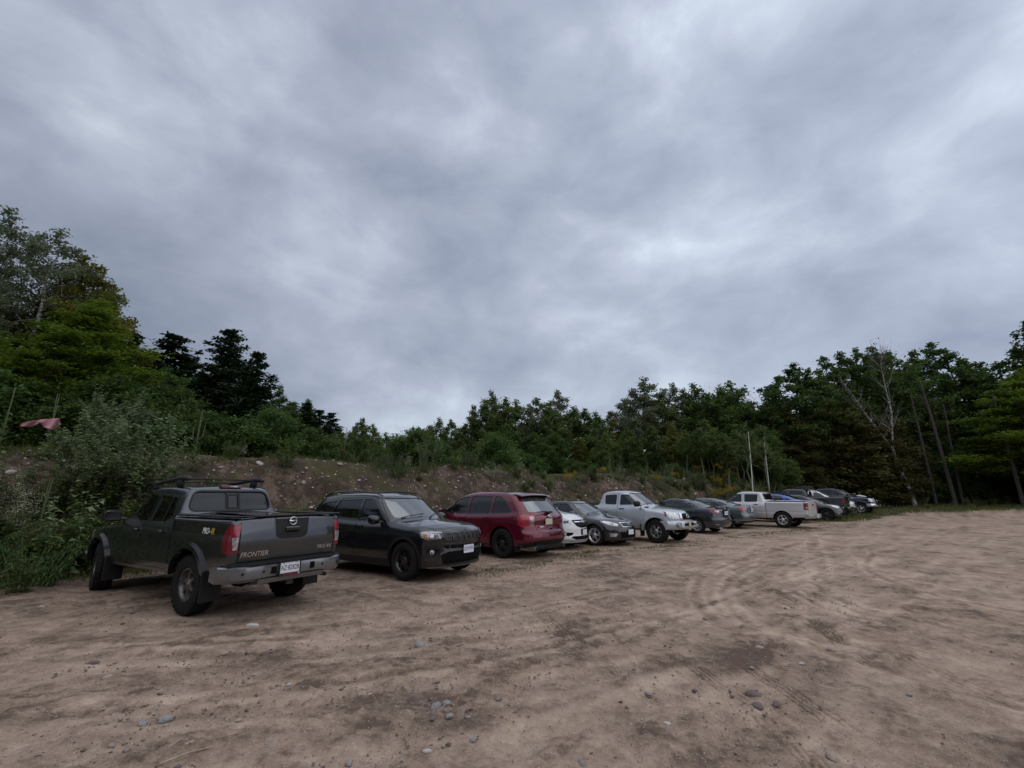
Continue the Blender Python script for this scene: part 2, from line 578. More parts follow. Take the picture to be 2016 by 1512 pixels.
def simple_mat(name, col, rough=.5, metal=0.0, coat=0.0, nscale=20, nvar=.25, bump=0.0, spec=.5, alpha=None):
    m, nt, ns, ln = new_mat(name)
    out = ns.new('ShaderNodeOutputMaterial')
    p = nd(ns, 'ShaderNodeBsdfPrincipled', i_Metallic=metal, i_Roughness=rough)
    p.inputs['Coat Weight'].default_value = coat
    p.inputs['Specular IOR Level'].default_value = spec
    tcn = ns.new('ShaderNodeTexCoord')
    n1 = nd(ns, 'ShaderNodeTexNoise', i_Scale=nscale, i_Detail=5, i_Roughness=.6); ln.new(tcn.outputs['Object'], n1.inputs['Vector'])
    r1 = ramp(ns, [(0.3, 1-nvar), (0.7, 1+nvar)]); ln.new(n1.outputs[0], r1.inputs[0])
    c = mixc(ns, ln, col, r1.outputs[0], 1.0, 'MULTIPLY')
    ln.new(c, p.inputs['Base Color'])
    if bump:
        b = nd(ns, 'ShaderNodeBump', i_Strength=bump, i_Distance=.004); ln.new(n1.outputs[0], b.inputs['Height']); ln.new(b.outputs[0], p.inputs['Normal'])
    ln.new(p.outputs[0], out.inputs[0])
    return m

def glass_mat(name, tint, ior=1.9, rough=.02, dust=.04):
    m, nt, ns, ln = new_mat(name)
    out = ns.new('ShaderNodeOutputMaterial')
    tr = nd(ns, 'ShaderNodeBsdfTransparent', i_Color=(*tint, 1))
    gl = nd(ns, 'ShaderNodeBsdfGlossy', i_Roughness=rough, i_Color=(.92, .97, 1, 1))
    fr = nd(ns, 'ShaderNodeFresnel', i_IOR=ior)
    # Fresnel must see the front side whichever way the pane is crossed
    mx = ns.new('ShaderNodeMixShader'); ln.new(fr.outputs[0], mx.inputs[0]); ln.new(tr.outputs[0], mx.inputs[1]); ln.new(gl.outputs[0], mx.inputs[2])
    df = nd(ns, 'ShaderNodeBsdfDiffuse', i_Color=(.35, .33, .30, 1))
    tcn = ns.new('ShaderNodeTexCoord')
    n1 = nd(ns, 'ShaderNodeTexNoise', i_Scale=6, i_Detail=6, i_Roughness=.7); ln.new(tcn.outputs['Object'], n1.inputs['Vector'])
    r1 = ramp(ns, [(0.35, dust*.4), (0.75, dust*2)]); ln.new(n1.outputs[0], r1.inputs[0])
    m2 = ns.new('ShaderNodeMixShader'); ln.new(r1.outputs[0], m2.inputs[0]); ln.new(mx.outputs[0], m2.inputs[1]); ln.new(df.outputs[0], m2.inputs[2])
    ln.new(m2.outputs[0], out.inputs[0])
    return m

def lens_mat(name, col, col2, scale=60, rough=.08, metal=.0, axis='Z'):
    """moulded lamp optics under a clear cover"""
    m, nt, ns, ln = new_mat(name)
    out = ns.new('ShaderNodeOutputMaterial')
    p = nd(ns, 'ShaderNodeBsdfPrincipled', i_Metallic=metal, i_Roughness=.25)
    p.inputs['Coat Weight'].default_value = 1; p.inputs['Coat Roughness'].default_value = .03
    tcn = ns.new('ShaderNodeTexCoord')
    v = nd(ns, 'ShaderNodeTexVoronoi', i_Scale=scale); ln.new(tcn.outputs['Object'], v.inputs['Vector'])
    n = nd(ns, 'ShaderNodeTexNoise', i_Scale=9, i_Detail=2); ln.new(tcn.outputs['Object'], n.inputs['Vector'])
    r1 = ramp(ns, [(0.35, 0.0), (0.65, 1.0)]); ln.new(n.outputs[0], r1.inputs[0])
    c = mixc(ns, ln, col, col2, r1.outputs[0]); ln.new(c, p.inputs['Base Color'])
    b = nd(ns, 'ShaderNodeBump', i_Strength=.6, i_Distance=.01); ln.new(v.outputs['Distance'], b.inputs['Height']); b.inputs['Strength'].default_value = .22; ln.new(b.outputs[0], p.inputs['Normal'])
    ln.new(p.outputs[0], out.inputs[0])
    return m

M = {}
M['well'] = simple_mat('black_liner', (.006, .006, .006), .95, spec=.1)
M['trim'] = simple_mat('black_plastic', (.014, .014, .015), .5, spec=.3, nvar=.2, bump=.2, nscale=60)
M['gloss_black'] = simple_mat('gloss_black', (.010, .010, .011), .15, coat=.6)
M['tyre'] = simple_mat('tyre_rubber', (.011, .0108, .0105), .8, spec=.25, nvar=.4, nscale=9, bump=.3)
M['chrome'] = simple_mat('chrome', (.78, .79, .80), .09, metal=1, nvar=.05)
M['alloy'] = simple_mat('alloy_metal', (.42, .42, .42), .32, metal=.9, nvar=.15)
M['alloy_worn'] = simple_mat('worn_alloy', (.16, .16, .155), .4, metal=.8, nvar=.5, nscale=14)
M['alloy_dark'] = simple_mat('dark_alloy', (.035, .035, .036), .35, metal=.5)
M['black_alloy'] = simple_mat('black_alloy', (.012, .012, .012), .3, coat=.5)
M['disc'] = simple_mat('brake_metal', (.10, .09, .085), .5, metal=.8)
M['glass_dark'] = glass_mat('tinted_glass', (.045, .05, .055), 1.6, dust=.015)
M['glass_mid'] = glass_mat('side_glass', (.34, .41, .40), 1.6, dust=.02)
M['glass_rear'] = glass_mat('rear_tinted_glass', (.02, .022, .026), 1.55, dust=.008)
M['screen'] = glass_mat('windscreen_glass', (.55, .64, .66), 3.6, dust=.14)
M['head'] = lens_mat('headlamp_optics', (.62, .63, .64), (.22, .23, .25), 35, metal=.6)
M['head_dark'] = lens_mat('dark_headlamp_optics', (.05, .05, .055), (.45, .46, .48), 25, metal=.5)
M['head_clear'] = lens_mat('clear_headlamp_optics', (.75, .77, .79), (.5, .51, .53), 18, metal=.3)
M['red'] = lens_mat('red_lens', (.11, .002, .008), (.19, .004, .016), 70)
M['red_bright'] = lens_mat('bright_red_lens', (.24, .005, .016), (.42, .012, .04), 60)
M['white_lens'] = lens_mat('clear_lens', (.62, .58, .60), (.20, .16, .18), 45, metal=.5)
M['amber'] = lens_mat('amber_lens', (.55, .14, .02), (.35, .08, .02), 50)
M['ring_grey'] = simple_mat('grille_ring_grey', (.09, .09, .095), .35, metal=.6)
M['mesh_grey'] = simple_mat('grille_mesh_grey', (.030, .030, .033), .6, nscale=200, nvar=.9, bump=1.0)
M['bumper_gloss'] = simple_mat('bumper_gloss_grey', (.14, .14, .145), .3, metal=.6)
M['bumper_silver'] = simple_mat('bumper_silver', (.40, .41, .42), .35, metal=.6, nvar=.1)
M['alloy_bright'] = simple_mat('bright_alloy', (.75, .75, .76), .22, metal=.7, nvar=.08)
M['ink_pale'] = simple_mat('ink_pale_blue', (.36, .42, .62), .6, nscale=60, nvar=.5)
M['rust'] = simple_mat('rusty_steel', (.10, .035, .022), .8)
M['cap_brown'] = simple_mat('cap_dark_brown', (.030, .024, .023), .35, coat=.3)
M['amber_soft'] = lens_mat('amber_tinted_lens', (.62, .34, .24), (.72, .58, .50), 20, metal=.2)
M['seat'] = simple_mat('seat_cloth', (.045, .044, .046), .9)
M['seat_tan'] = simple_mat('seat_light', (.16, .15, .14), .9)
M['plate'] = simple_mat('plate_white', (.72, .73, .78), .4, nvar=.05)
M['plate_tan'] = simple_mat('plate_cream', (.55, .53, .40), .5, nvar=.1)
M['plate_yellow'] = simple_mat('plate_yellow', (.55, .47, .22), .5, nvar=.1)
M['ink_black'] = simple_mat('ink_black', (.01, .01, .012), .5)
M['ink_blue'] = simple_mat('ink_blue', (.05, .07, .36), .5)
M['ink_white'] = simple_mat('ink_white', (.80, .80, .80), .5, nvar=.05)
M['ink_gold'] = simple_mat('ink_gold', (.62, .42, .05), .5)
M['frame_red'] = simple_mat('frame_red', (.22, .01, .035), .5)
M['steel'] = simple_mat('underbody_steel', (.05, .045, .04), .7, metal=.5)
M['paper'] = simple_mat('paper_white', (.75, .75, .75), .8)

# ------------------------------------------------------------------ vehicle assembly
def add_text(s, size, mat, parent, Mx, name='lettering', extrude=.002, shear=0.0, bold=0.0, width=None):
    cu = bpy.data.curves.new('t', 'FONT'); cu.body = s; cu.size = size; cu.extrude = extrude
    cu.align_x = 'CENTER'; cu.align_y = 'CENTER'; cu.shear = shear; cu.offset = bold; cu.resolution_u = 3
    o = tmp_obj(cu)
    dg = bpy.context.evaluated_depsgraph_get(); dg.update()
    me = bpy.data.meshes.new_from_object(o.evaluated_get(dg)); clear_tmp()
    if width:
        xs = [v.co.x for v in me.vertices]; w = max(xs)-min(xs)
        me.transform(Matrix.Diagonal((width/w, 1, 1, 1)))
    me.transform(Mx)
    me.materials.clear(); me.materials.append(mat)
    return link(name, me, parent)

def face_matrix(loc, ang, tilt=0.0):
    """text plane facing horizontal direction ang (deg)"""
    a = R(ang)
    X = Vector((-math.sin(a), math.cos(a), 0)); N = Vector((math.cos(a), math.sin(a), 0)); Zv = Vector((0, 0, 1))
    m = Matrix((X, Zv, N)).transposed().to_4x4()
    m = Matrix.Translation(loc) @ m @ Matrix.Rotation(R(tilt), 4, 'X')
    return m

def plate(parent, loc, ang, mat, text=None, ink=None, w=.305, h=.152, tilt=0, frame=None):
    Mx = face_matrix(loc, ang, tilt)
    mb = MB(); p = round_poly([(-w/2, -h/2), (w/2, -h/2), (w/2, h/2), (-w/2, h/2)], .015, 3)
    mb.prism(p, 0, .004, lambda q, d: tuple(Mx @ Vector((q[0], q[1], d))))
    o = mb.build('licence_plate', mat, parent)
    if text:
        add_text(text, h*.62, ink, o, Mx @ Matrix.Translation((0, -h*.02, .005)), 'plate_number', .001, width=w*.88)
        for sx_ in (-.3, .3):
            b = MB(); b.lathe([(0.004, .006), (.007, .006), (.007, 0.0001)], 8, 'z', c=(sx_*w, h*.40, 0)); b.v = [tuple(Mx @ Vector(v)) for v in b.v]
            b.build('bolt', M['ink_black'], o)
    if frame:
        fb = MB()
        for (x0, x1, y0, y1) in ((-w/2-.012, w/2+.012, -h/2-.03, -h/2+.008), (-w/2-.012, w/2+.012, h/2-.006, h/2+.012), (-w/2-.012, -w/2+.006, -h/2, h/2), (w/2-.006, w/2+.012, -h/2, h/2)):
            fb.box(x0, x1, y0, y1, 0, .009, M=Mx)
        fb.build('plate_frame', frame, o)
    return o

def tyre_mesh(r, w, rim_r, tread='road'):
    mb = MB(); hw = w/2
    k = .012 if tread == 'road' else .016
    prof = [(-hw*.80, rim_r-.005), (-hw*.97, rim_r+.02), (-hw, (r+rim_r)/2), (-hw*.96, r-.045), (-hw*.86, r-.018), (-hw*.74, r-k*.3),
            (-hw*.66, r), (-hw*.36, r+.002), (-hw*.33, r-k), (-hw*.27, r-k), (-hw*.24, r+.003), (-hw*.04, r+.003), (-hw*.02, r-k), (hw*.02, r-k), (hw*.04, r+.003),
            (hw*.24, r+.003), (hw*.27, r-k), (hw*.33, r-k), (hw*.36, r+.002), (hw*.66, r), (hw*.74, r-k*.3), (hw*.86, r-.018), (hw*.96, r-.045), (hw, (r+rim_r)/2), (hw*.97, rim_r+.02), (hw*.80, rim_r-.005)]
    if tread == 'mud': prof = [(a, q-(.010 if abs(a) < hw*.8 else 0)) for a, q in prof]
    mb.lathe(prof, 56, 'y')
    if tread == 'mud':
        n = 30
        for i in range(n):
            for row, (y0, y1, ph) in enumerate(((-hw*.99, -hw*.45, 0), (-hw*.40, -hw*.04, .5), (hw*.04, hw*.40, 0), (hw*.45, hw*.99, .5))):
                t = 2*PI*(i+ph)/n; dt = 2*PI/n*.33
                V = []
                for rr in (r-.018, r+.004):
                    for (yy, tt) in ((y0, -1), (y1, -1), (y1, 1), (y0, 1)):
                        sh = (.35 if row % 2 else -.35)*dt*(1 if yy == y1 else -1)
                        rad = rr-(.022 if abs(yy) > hw*.9 else 0)
                        V.append((rad*math.cos(t+tt*dt+sh), yy, rad*math.sin(t+tt*dt+sh)))
                mb.add(V, [[3,2,1,0],[4,5,6,7],[0,1,5,4],[1,2,6,5],[2,3,7,6],[3,0,4,7]])
    return mb.mesh('tyre', M['tyre'], True, 30)

def rim_mesh(rim_r, w, style, mat, mat2=None):
    """outer face towards +y"""
    hw = w/2; mb = MB()
    mb.lathe([(-hw*.8, rim_r-.02), (-hw*.8, rim_r-.035), (hw*.45, rim_r-.045), (hw*.72, rim_r-.022), (hw*.82, rim_r-.018), (hw*.84, rim_r+.004), (hw*.78, rim_r+.006)], 40, 'y')
    y0 = hw*.35; yf = hw*.70
    ns_, w0, w1, twin = {'five': (5, .050, .040, 0), 'six': (6, .055, .075, 0), 'twin': (5, .022, .020, 1), 'fan': (9, .030, .045, 0), 'ysp': (5, .035, .028, 1), 'seven': (7, .035, .05, 0)}[style]
    for i in range(ns_):
        t = 2*PI*i/ns_+PI/2
        for q in ((-1, 1) if twin else (0,)):
            r0, r1 = .035, rim_r-.018
            sp = q*(.16 if style == 'twin' else .26)
            c0 = q*.02
            V = []
            for (rr, ww, off, yy) in ((r0, w0, c0, yf-.008), ((r0+r1)/2, (w0+w1)/2*.9, c0*.5+sp*(r0+r1)/2*.45, yf), (r1, w1, sp*r1, yf-.028)):
                for (dx, dy) in ((-ww/2, -.035), (ww/2, -.035), (ww/2*.8, 0), (-ww/2*.8, 0)):
                    lx = off+dx
                    V.append((rr*math.cos(t)-lx*math.sin(t), yy+dy, rr*math.sin(t)+lx*math.cos(t)))
            F = [[3,2,1,0], [8,9,10,11]]
            for b in (0, 4):
                for k in range(4): F.append([b+k, b+(k+1) % 4, b+4+(k+1) % 4, b+4+k])
            mb.add(V, F)
    mb.lathe([(y0-.02, .075), (yf-.012, .075), (yf, .062), (yf+.004, .034), (yf+.012, .030), (yf+.013, .0005)], 20, 'y')
    return mb.mesh('rim', mat, True, 40)

WH = {}
def add_wheels(root, S, style='five', mat='alloy', tread='road', steer=0.0, track=None):
    r, wt_, rr = S['rt'], S['wt'], S['rim']
    key = (r, wt_, rr, style, mat, tread)
    if key not in WH:
        d = MB(); d.lathe([(-.02, 0.0005), (-.02, rr*.72), (0.0, rr*.72), (0.0, 0.0005)], 28, 'y')
        WH[key] = (tyre_mesh(r, wt_, rr, tread), rim_mesh(rr, wt_, style, M[mat]), d.mesh('brake_disc', M['disc'], True, 40))
    ty, rm, dc = WH[key]
    tr = track or (S['w']+S.get('flare', 0)-wt_/2-.02)
    for xa in (-S['wb']/2, S['wb']/2):
        for sg in (1, -1):
            w = empty('wheel', (xa, sg*tr, r), (0 if sg == 1 else PI)+(R(steer) if xa > 0 else 0), parent=root)
            w.empty_display_size = .2
            for nm, me in (('tyre', ty), ('rim', rm), ('brake_disc', dc)):
                o = link(nm, me, w)
                o.rotation_euler = (0, random.random()*6, 0) if nm == 'rim' else (0, 0, 0)
    ax = MB()
    for xa in (-S['wb']/2, S['wb']/2): ax.tube([(xa, -tr, r), (xa, tr, r)], .04, 8)
    ax.tube([(S['wb']/2-.1, 0.05, r-.02), (-S['wb']/2, .05, r)], .035, 8)
    ax.lathe([(-.16, .03), (-.12, .12), (0.0, .15), (.12, .12), (.16, .03)], 12, 'y', c=(-S['wb']/2, .05, r))
    ax.tube([(-S['wb']/2-.55, -.45, r+.02), (-S['wb']/2-.2, -.42, r+.1), (.2, -.3, r)], .03, 8)
    ax.build('axles', M['steel'], root, True)

SEAT = {}
def add_interior(root, S, seatx, benchx=None, zf=.55, mat='seat', steer_x=None, dash=None):
    def seat_mesh(w):
        mb = MB()
        mb.box(-.25, .27, -w/2, w/2, 0, .17, .05)
        Mt = Matrix.Translation((-.24, 0, .12)) @ Matrix.Rotation(R(-16), 4, 'Y')
        mb.box(-.07, .07, -w/2+.01, w/2-.01, 0, .58, .05, Mt)
        hs = (0,) if w < .8 else (-w*.3, w*.3)
        for hy in hs: mb.box(-.045, .045, hy-.12, hy+.12, .61, .78, .035, Mt)
        return mb.mesh('seat', M[mat], True, 50)
    k = (mat, .5)
    if k not in SEAT: SEAT[k] = seat_mesh(.5)
    for y in (.38, -.38):
        o = link('seat', SEAT[k], root); o.location = (seatx, y, zf)
    if benchx is not None:
        k = (mat, 1.25)
        if k not in SEAT: SEAT[k] = seat_mesh(1.25)
        o = link('seat', SEAT[k], root); o.location = (benchx, 0, zf+.03)
    if dash:
        mb = MB(); mb.box(dash[0]-.1, dash[0]+.42, -S['w']+.17, S['w']-.17, zf+.15, dash[1], .06)
        mb.build('dashboard', M['trim'], root, True, 50)
        st = MB(); cx_, cz_ = dash[0]-.22, dash[1]-.02
        pts = [(cx_+.07*math.sin(t), .38+.19*math.cos(t), cz_+.18*math.sin(t)*1.0) for t in np.linspace(0, 2*PI, 25)]
        st.tube(pts, .016, 6, False); st.tube([(cx_, .38, cz_), (cx_+.25, .38, cz_-.07)], .03, 6)
        st.box(cx_-.015, cx_+.015, .21, .55, cz_-.02, cz_+.02)
        st.build('steering_wheel', M['trim'], root, True)

def mirror_pair(root, x, z, y, mat, s=1.0, sides=(1, -1)):
    for sg in sides:
        mb = MB()
        # shell with a stalk
        V = []; n = 12
        for (xx, ry, rz) in ((-.075, .085, .062), (-.07, .11, .082), (0.0, .115, .088), (.055, .09, .065), (.085, .05, .035)):
            for k in range(n):
                t = 2*PI*k/n
                cy_, cz_ = math.cos(t), math.sin(t)
                sq = (abs(cy_)**4+abs(cz_)**4)**-.25
                V.append((x+xx*s, sg*(y+.13*s+cy_*sq*ry*s), z+cz_*sq*rz*s))
        F = [list(range(n))] + [[i*n+k, i*n+(k+1) % n, (i+1)*n+(k+1) % n, (i+1)*n+k] for i in range(4) for k in range(n)] + [[4*n+k for k in range(n)][::-1]]
        mb.add(V, F)
        mb.box(x-.02, x+.05, min(sg*(y-.10), sg*(y+.06*s)), max(sg*(y-.10), sg*(y+.06*s)), z-.075*s, z-.035*s, .01)
        o = mb.build('mirror', mat, root, True, 40)
        g = MB(); g.box(x-.079*s, x-.074*s, min(sg*(y+.04*s), sg*(y+.22*s)), max(sg*(y+.04*s), sg*(y+.22*s)), z-.06*s, z+.06*s, .002)
        g.build('mirror_glass', M['gloss_black'], o)

def handles(root, B, pts, mat, ln_=.16):
    """door handles proud of the skin on both sides"""
    for (x, z) in pts:
        for sg in (1, -1):
            yy = float(B.W(np.array([x]), np.array([z]))[0])
            mb = MB(); mb.box(x-ln_/2, x+ln_/2, yy+.018, yy+.040, z-.014, z+.014, .008)
            mb.box(x-ln_/2, x-ln_/2+.03, yy-.02, yy+.02, z-.012, z+.012); mb.box(x+ln_/2-.03, x+ln_/2, yy-.02, yy+.02, z-.012, z+.012)
            if sg == -1: mb.v = [(a, -b, c) for a, b, c in mb.v]
            mb.build('door_handle', mat, root, True, 40)

def prism_mesh(polys, axis, lo, hi, mat):
    """closed cutters. axis 'y': poly (x,z); axis 'x': poly (y,z)"""
    mb = MB()
    for p in polys:
        if axis == 'y': mb.prism(p, lo, hi, lambda q, d: (q[0], d, q[1]))
        else: mb.prism(p, lo, hi, lambda q, d: (d, q[0], q[1]))
    return mb.mesh('cut', mat)

def off_poly(poly, d):
    """grow a polygon by d"""
    P = np.array(poly, float); n = len(P)
    A = sum(P[i][0]*P[(i+1) % n][1]-P[(i+1) % n][0]*P[i][1] for i in range(n))
    sg = 1 if A > 0 else -1
    out = []
    for i in range(n):
        a = P[i]-P[i-1]; b = P[(i+1) % n]-P[i]
        a /= max(np.linalg.norm(a), 1e-9); b /= max(np.linalg.norm(b), 1e-9)
        na = np.array([a[1], -a[0]])*sg; nb = np.array([b[1], -b[0]])*sg
        m = na+nb; l = np.linalg.norm(m)
        m = m/l if l > 1e-6 else na
        c = max((m*na).sum(), .5)
        out.append(tuple(P[i]+m*d/c))
    return out

def build_body(root, S, mats, res=.05):
    """mats: paint. returns Body; makes body, doors, windows"""
    B = Body(S); paint = mats['paint']
    lo = (S['x0']-.12, -S['w']-.22, S['zlo']); hi = (S['x1']+.12, S['w']+.22, S['zhi'])
    h = res
    lo = (lo[0], -math.ceil(-lo[1]/h)*h-h/2, lo[2]); hi = (hi[0], -lo[1]+1e-6, hi[2])
    V, F = surface_nets(B.f, lo, hi, h)
    solid = mesh_np('body', V, F, mat=paint)
    # hollow cabin
    fl = S['floor']; x_a, x_b = S['cabin']
    def fin(P):
        d = B.f(P)+S.get('wall', .055)
        d = smax(d, fl-P[..., 2], .05)
        d = smax(d, P[..., 0]-x_b-np.maximum(0, 0)*0, .05)
        d = smax(d, x_a-P[..., 0], .05)
        return d
    V2, F2 = surface_nets(fin, lo, hi, .08, 1)
    inner = mesh_np('inner', V2, F2, mat=M['trim'])
    ops = [('DIFFERENCE', inner)]
    # wheel arches
    for xa in (-S['wb']/2, S['wb']/2):
        for sg in (1, -1):
            mb = MB(); ya, yb = sorted((sg*(S['w']-.36), sg*(S['w']+.3)))
            ra = S['Ra']
            n = 40; arc = [(xa+ra*math.cos(t), S['rt']+.0+ra*math.sin(t)) for t in np.linspace(-.25, PI+.25, n)]
            arc = [(xa+ra*1.0, -.2)]+[p for p in arc if p[1] > -.2]+[(xa-ra*1.0, -.2)] if False else arc
            poly = [(xa+ra*math.cos(-.25), -.3)]+arc+[(xa-ra*math.cos(.25), -.3)]
            mb.prism(poly, ya, yb, lambda q, d: (q[0], d, q[1]))
            ops.append(('DIFFERENCE', mb.mesh('cut', M['well'])))
    for (bx0, bx1, by0, by1, bz0, bz1) in S.get('cuts', []):
        mb = MB(); mb.box(bx0, bx1, by0, by1, bz0, bz1); ops.append(('DIFFERENCE', mb.mesh('cut', M['trim'])))
    wins = S['win']; rp = [round_poly(w['p'], w.get('r', .035)) for w in wins]
    for w, p in zip(wins, rp):
        ops.append(('DIFFERENCE', prism_mesh([p], 'y', S.get('wy', .46), 1.3, M['gloss_black'])))
        ops.append(('DIFFERENCE', prism_mesh([p], 'y', -1.3, -S.get('wy', .46), M['gloss_black'])))
    for w in S.get('screens', []):
        p = round_poly(w['p'], w.get('r', .05)); 
        ops.append(('DIFFERENCE', prism_mesh([p], 'x', w['x'][0], w['x'][1], M['gloss_black'])))
    body = boolean(solid, ops)
    if len(body.polygons) < 100: print('WARN boolean failed', root.name)
    # doors
    for d in S.get('doors', []):
        dp = round_poly(d['p'], d.get('r', .05))
        sides = d.get('sides', (1, -1))
        for sg in sides:
            ya, yb = sorted((sg*(.30), sg*1.3))
            cut = prism_mesh([dp], 'y', ya, yb, M['well'])
            cut2 = prism_mesh([off_poly(dp, .006)], 'y', ya, yb, M['well'])
            dm = boolean(body.copy(), [('INTERSECT', cut)])
            if len(dm.polygons) > 10:
                body = boolean(body, [('DIFFERENCE', cut2)])
                skin_normals(dm, B)
                link('door', dm, root)
    for d in S.get('lids', []):      # hood / tailgate seen along x or z
        pass
    skin_normals(body, B)
    body.name = 'body'
    link('body', body, root)
    for w, p in zip(wins, rp):
        patch(B, off_poly(p, .012), 90, off=-.014, thick=.005, step=.07, side='x', name='window', mat=w.get('mat', M['glass_dark']), parent=root, mirror=True, smin=.2, smax_=1.2)
    for w in S.get('screens', []):
        p = round_poly(w['p'], w.get('r', .05)); ang = w['a']
        pp = [(q[0]*(1 if ang == 0 else -1), q[1]) for q in off_poly(p, .012)]
        patch(B, pp, ang, off=-.012, thick=.005, step=.07, name=w.get('name', 'windscreen'), mat=w.get('mat', M['screen']), parent=root, smin=w.get('smin', 0.1), smax_=w.get('smax', 3.2))
    return B

def hit(B, y, z, ang, off=0.0):
    """point of the skin met when looking at it from direction ang, at lateral y and height z"""
    a = R(ang); ca, sa = math.cos(a), math.sin(a)
    # y is the wanted coordinate: search along x (front/rear) first
    xs = np.linspace(3.2, -3.2, 1300) if abs(ang) < 90 else np.linspace(-3.2, 3.2, 1300)
    P = np.stack([xs, np.full_like(xs, y), np.full_like(xs, z)], -1)
    v = B.f(P)-off; k = int(np.argmax(v < 0))
    return (float(xs[k]), y, z)

def seam(root, B, line, ang, mat=None, w=.008, side=None, mirror=False, off=.0012, name='seam'):
    """thin dark strip following a polyline in the projection plane"""
    P = [np.array(p, float) for p in line]
    L = []; Rr = []
    for i, p in enumerate(P):
        d = P[min(i+1, len(P)-1)]-P[max(i-1, 0)]; d /= np.linalg.norm(d); n = np.array([-d[1], d[0]])*w/2
        L.append(tuple(p+n)); Rr.append(tuple(p-n))
    return patch(B, L+Rr[::-1], ang, off=off, thick=.004, step=.05, side=side, name=name, mat=mat or M['well'], parent=root, mirror=mirror)
# ================================================================== THE VEHICLES
def loft_y(root, prof, ys, fx, mat, name='bumper', fz=None, smooth=True, parent=None):
    """prof (x,z) closed polygon swept across y; fx(y) shifts it along x"""
    mb = MB(); n = len(prof); V = []; F = []
    for y in ys:
        for (px, pz) in prof:
            s_, t_ = fx(y), (fz(y) if fz else 0)
            V.append((px+s_, y, pz+t_))
    m = len(ys)
    for i in range(m-1):
        for k in range(n):
            F.append([i*n+k, i*n+(k+1) % n, (i+1)*n+(k+1) % n, (i+1)*n+k])
    F.append(list(range(n))); F.append([(m-1)*n+k for k in range(n)][::-1])
    mb.add(V, F)
    return mb.build(name, mat, root, smooth, 38)

def box_part(root, name, mat, *a, **k):
    mb = MB(); mb.box(*a, **k); return mb.build(name, mat, root, True, 40)

def wipers(root, B, pts, zb):
    for (y0, y1, x0) in pts:
        pp = []
        for t in np.linspace(0, 1, 6):
            y = y0+(y1-y0)*t; z = zb+.02+.05*t*(1-t)+abs(y1-y0)*0+.06*t
            xs = np.linspace(x0+.9, x0-.6, 120); P = np.stack([xs, np.full(120, y), np.full(120, z)], -1)
            v = B.f(P); k = int(np.argmax(v < .01))
            if k > 0: pp.append((xs[k]+.012, y, z+.004))
        if len(pp) < 3: continue
        mb = MB(); mb.tube(pp, .009, 5); mb.build('wiper', M['trim'], root)

def hood_lines(root, B, pts, w=.008):
    """panel gaps on upward faces: strip along 3d points laid on the surface from above"""
    mb = MB(); V = []
    P = [np.array(p, float) for p in pts]
    dd = []
    for a, b in zip(P[:-1], P[1:]):
        k = max(1, int(np.linalg.norm(b-a)/.05))
        dd += [a+(b-a)*j/k for j in range(k)]
    dd.append(P[-1]); dd = np.array(dd)
    zs = np.linspace(2.2, .3, 400)
    def zt(x, y):
        q = np.stack([np.full(400, x), np.full(400, y), zs], -1); v = B.f(q); k = int(np.argmax(v < 0))
        k = max(k, 1); return zs[k-1]+(zs[k]-zs[k-1])*v[k-1]/(v[k-1]-v[k])
    for i, p in enumerate(dd):
        d = dd[min(i+1, len(dd)-1)]-dd[max(i-1, 0)]; d = d/np.linalg.norm(d); n = np.array([-d[1], d[0]])*w/2
        for sg in (1, -1):
            q = p+n*sg; V.append((q[0], q[1], zt(q[0], q[1])+.0015))
    F = [[2*i, 2*i+1, 2*i+3, 2*i+2] for i in range(len(dd)-1)]
    mb.add(V, F); return mb.build('seam', M['well'], root)

def emblem(root, loc, ang, rad, mat, ry=None, bar=True, name='emblem'):
    Mx = face_matrix(loc, ang)
    ry = ry or rad
    mb = MB(); pts = [tuple(Mx @ Vector((rad*math.cos(t), ry*math.sin(t), .008))) for t in np.linspace(0, 2*PI, 25)]
    mb.tube(pts, rad*.13, 6, False)
    if bar == True: mb.box(-rad*1.25, rad*1.25, -ry*.2, ry*.2, .004, .014, .003, Mx)
    if bar == 'T':
        pts = [tuple(Mx @ Vector((rad*.45*math.cos(t), ry*.95*math.sin(t), .008))) for t in np.linspace(0, 2*PI, 21)]
        mb.tube(pts, rad*.11, 5, False)
        pts = [tuple(Mx @ Vector((rad*.8*math.cos(t), ry*.32+ry*.35*math.sin(t), .008))) for t in np.linspace(0, 2*PI, 21)]
        mb.tube(pts, rad*.11, 5, False)
    if bar == 'fill':
        mb.prism([(rad*math.cos(t), ry*math.sin(t)) for t in np.linspace(0, 2*PI, 20)[:-1]], 0, .008, lambda q, d: tuple(Mx @ Vector((q[0], q[1], d))))
    return mb.build(name, mat, root, True, 50)

def vehicle(name, loc, yaw, label, cat, rx=0.0, ry=0.0):
    e = empty(name, loc, R(yaw), rx=R(rx), ry=R(ry))
    tag(e, label, cat, 'vehicles parked in a row in front of the bank')
    return e

def flares(root, B, S, mat, width, off, name='wheel_arch_flare', thick=.07, a0=-18, only=None, low=.0):
    for xa in (-S['wb']/2, S['wb']/2):
        r0 = S['Ra']-.004; r1 = r0+width
        for (ra, rb, of) in ((r0, r1-.018, off), (r1-.03, r1, off*.55)):
            A = [R(t) for t in np.linspace(a0, 180-a0, 34)]
            ring = [(xa+ra*math.cos(t), S['rt']+ra*math.sin(t)) for t in A]+[(xa+rb*math.cos(t), S['rt']+rb*math.sin(t)) for t in A[::-1]]
            patch(B, ring, 90, of, thick, .05, side='x', name=name, mat=mat, parent=root, mirror=True, smax_=1.4, smin=.3)

def mirror_poly(p): return [(-a, b) for a, b in p][::-1]

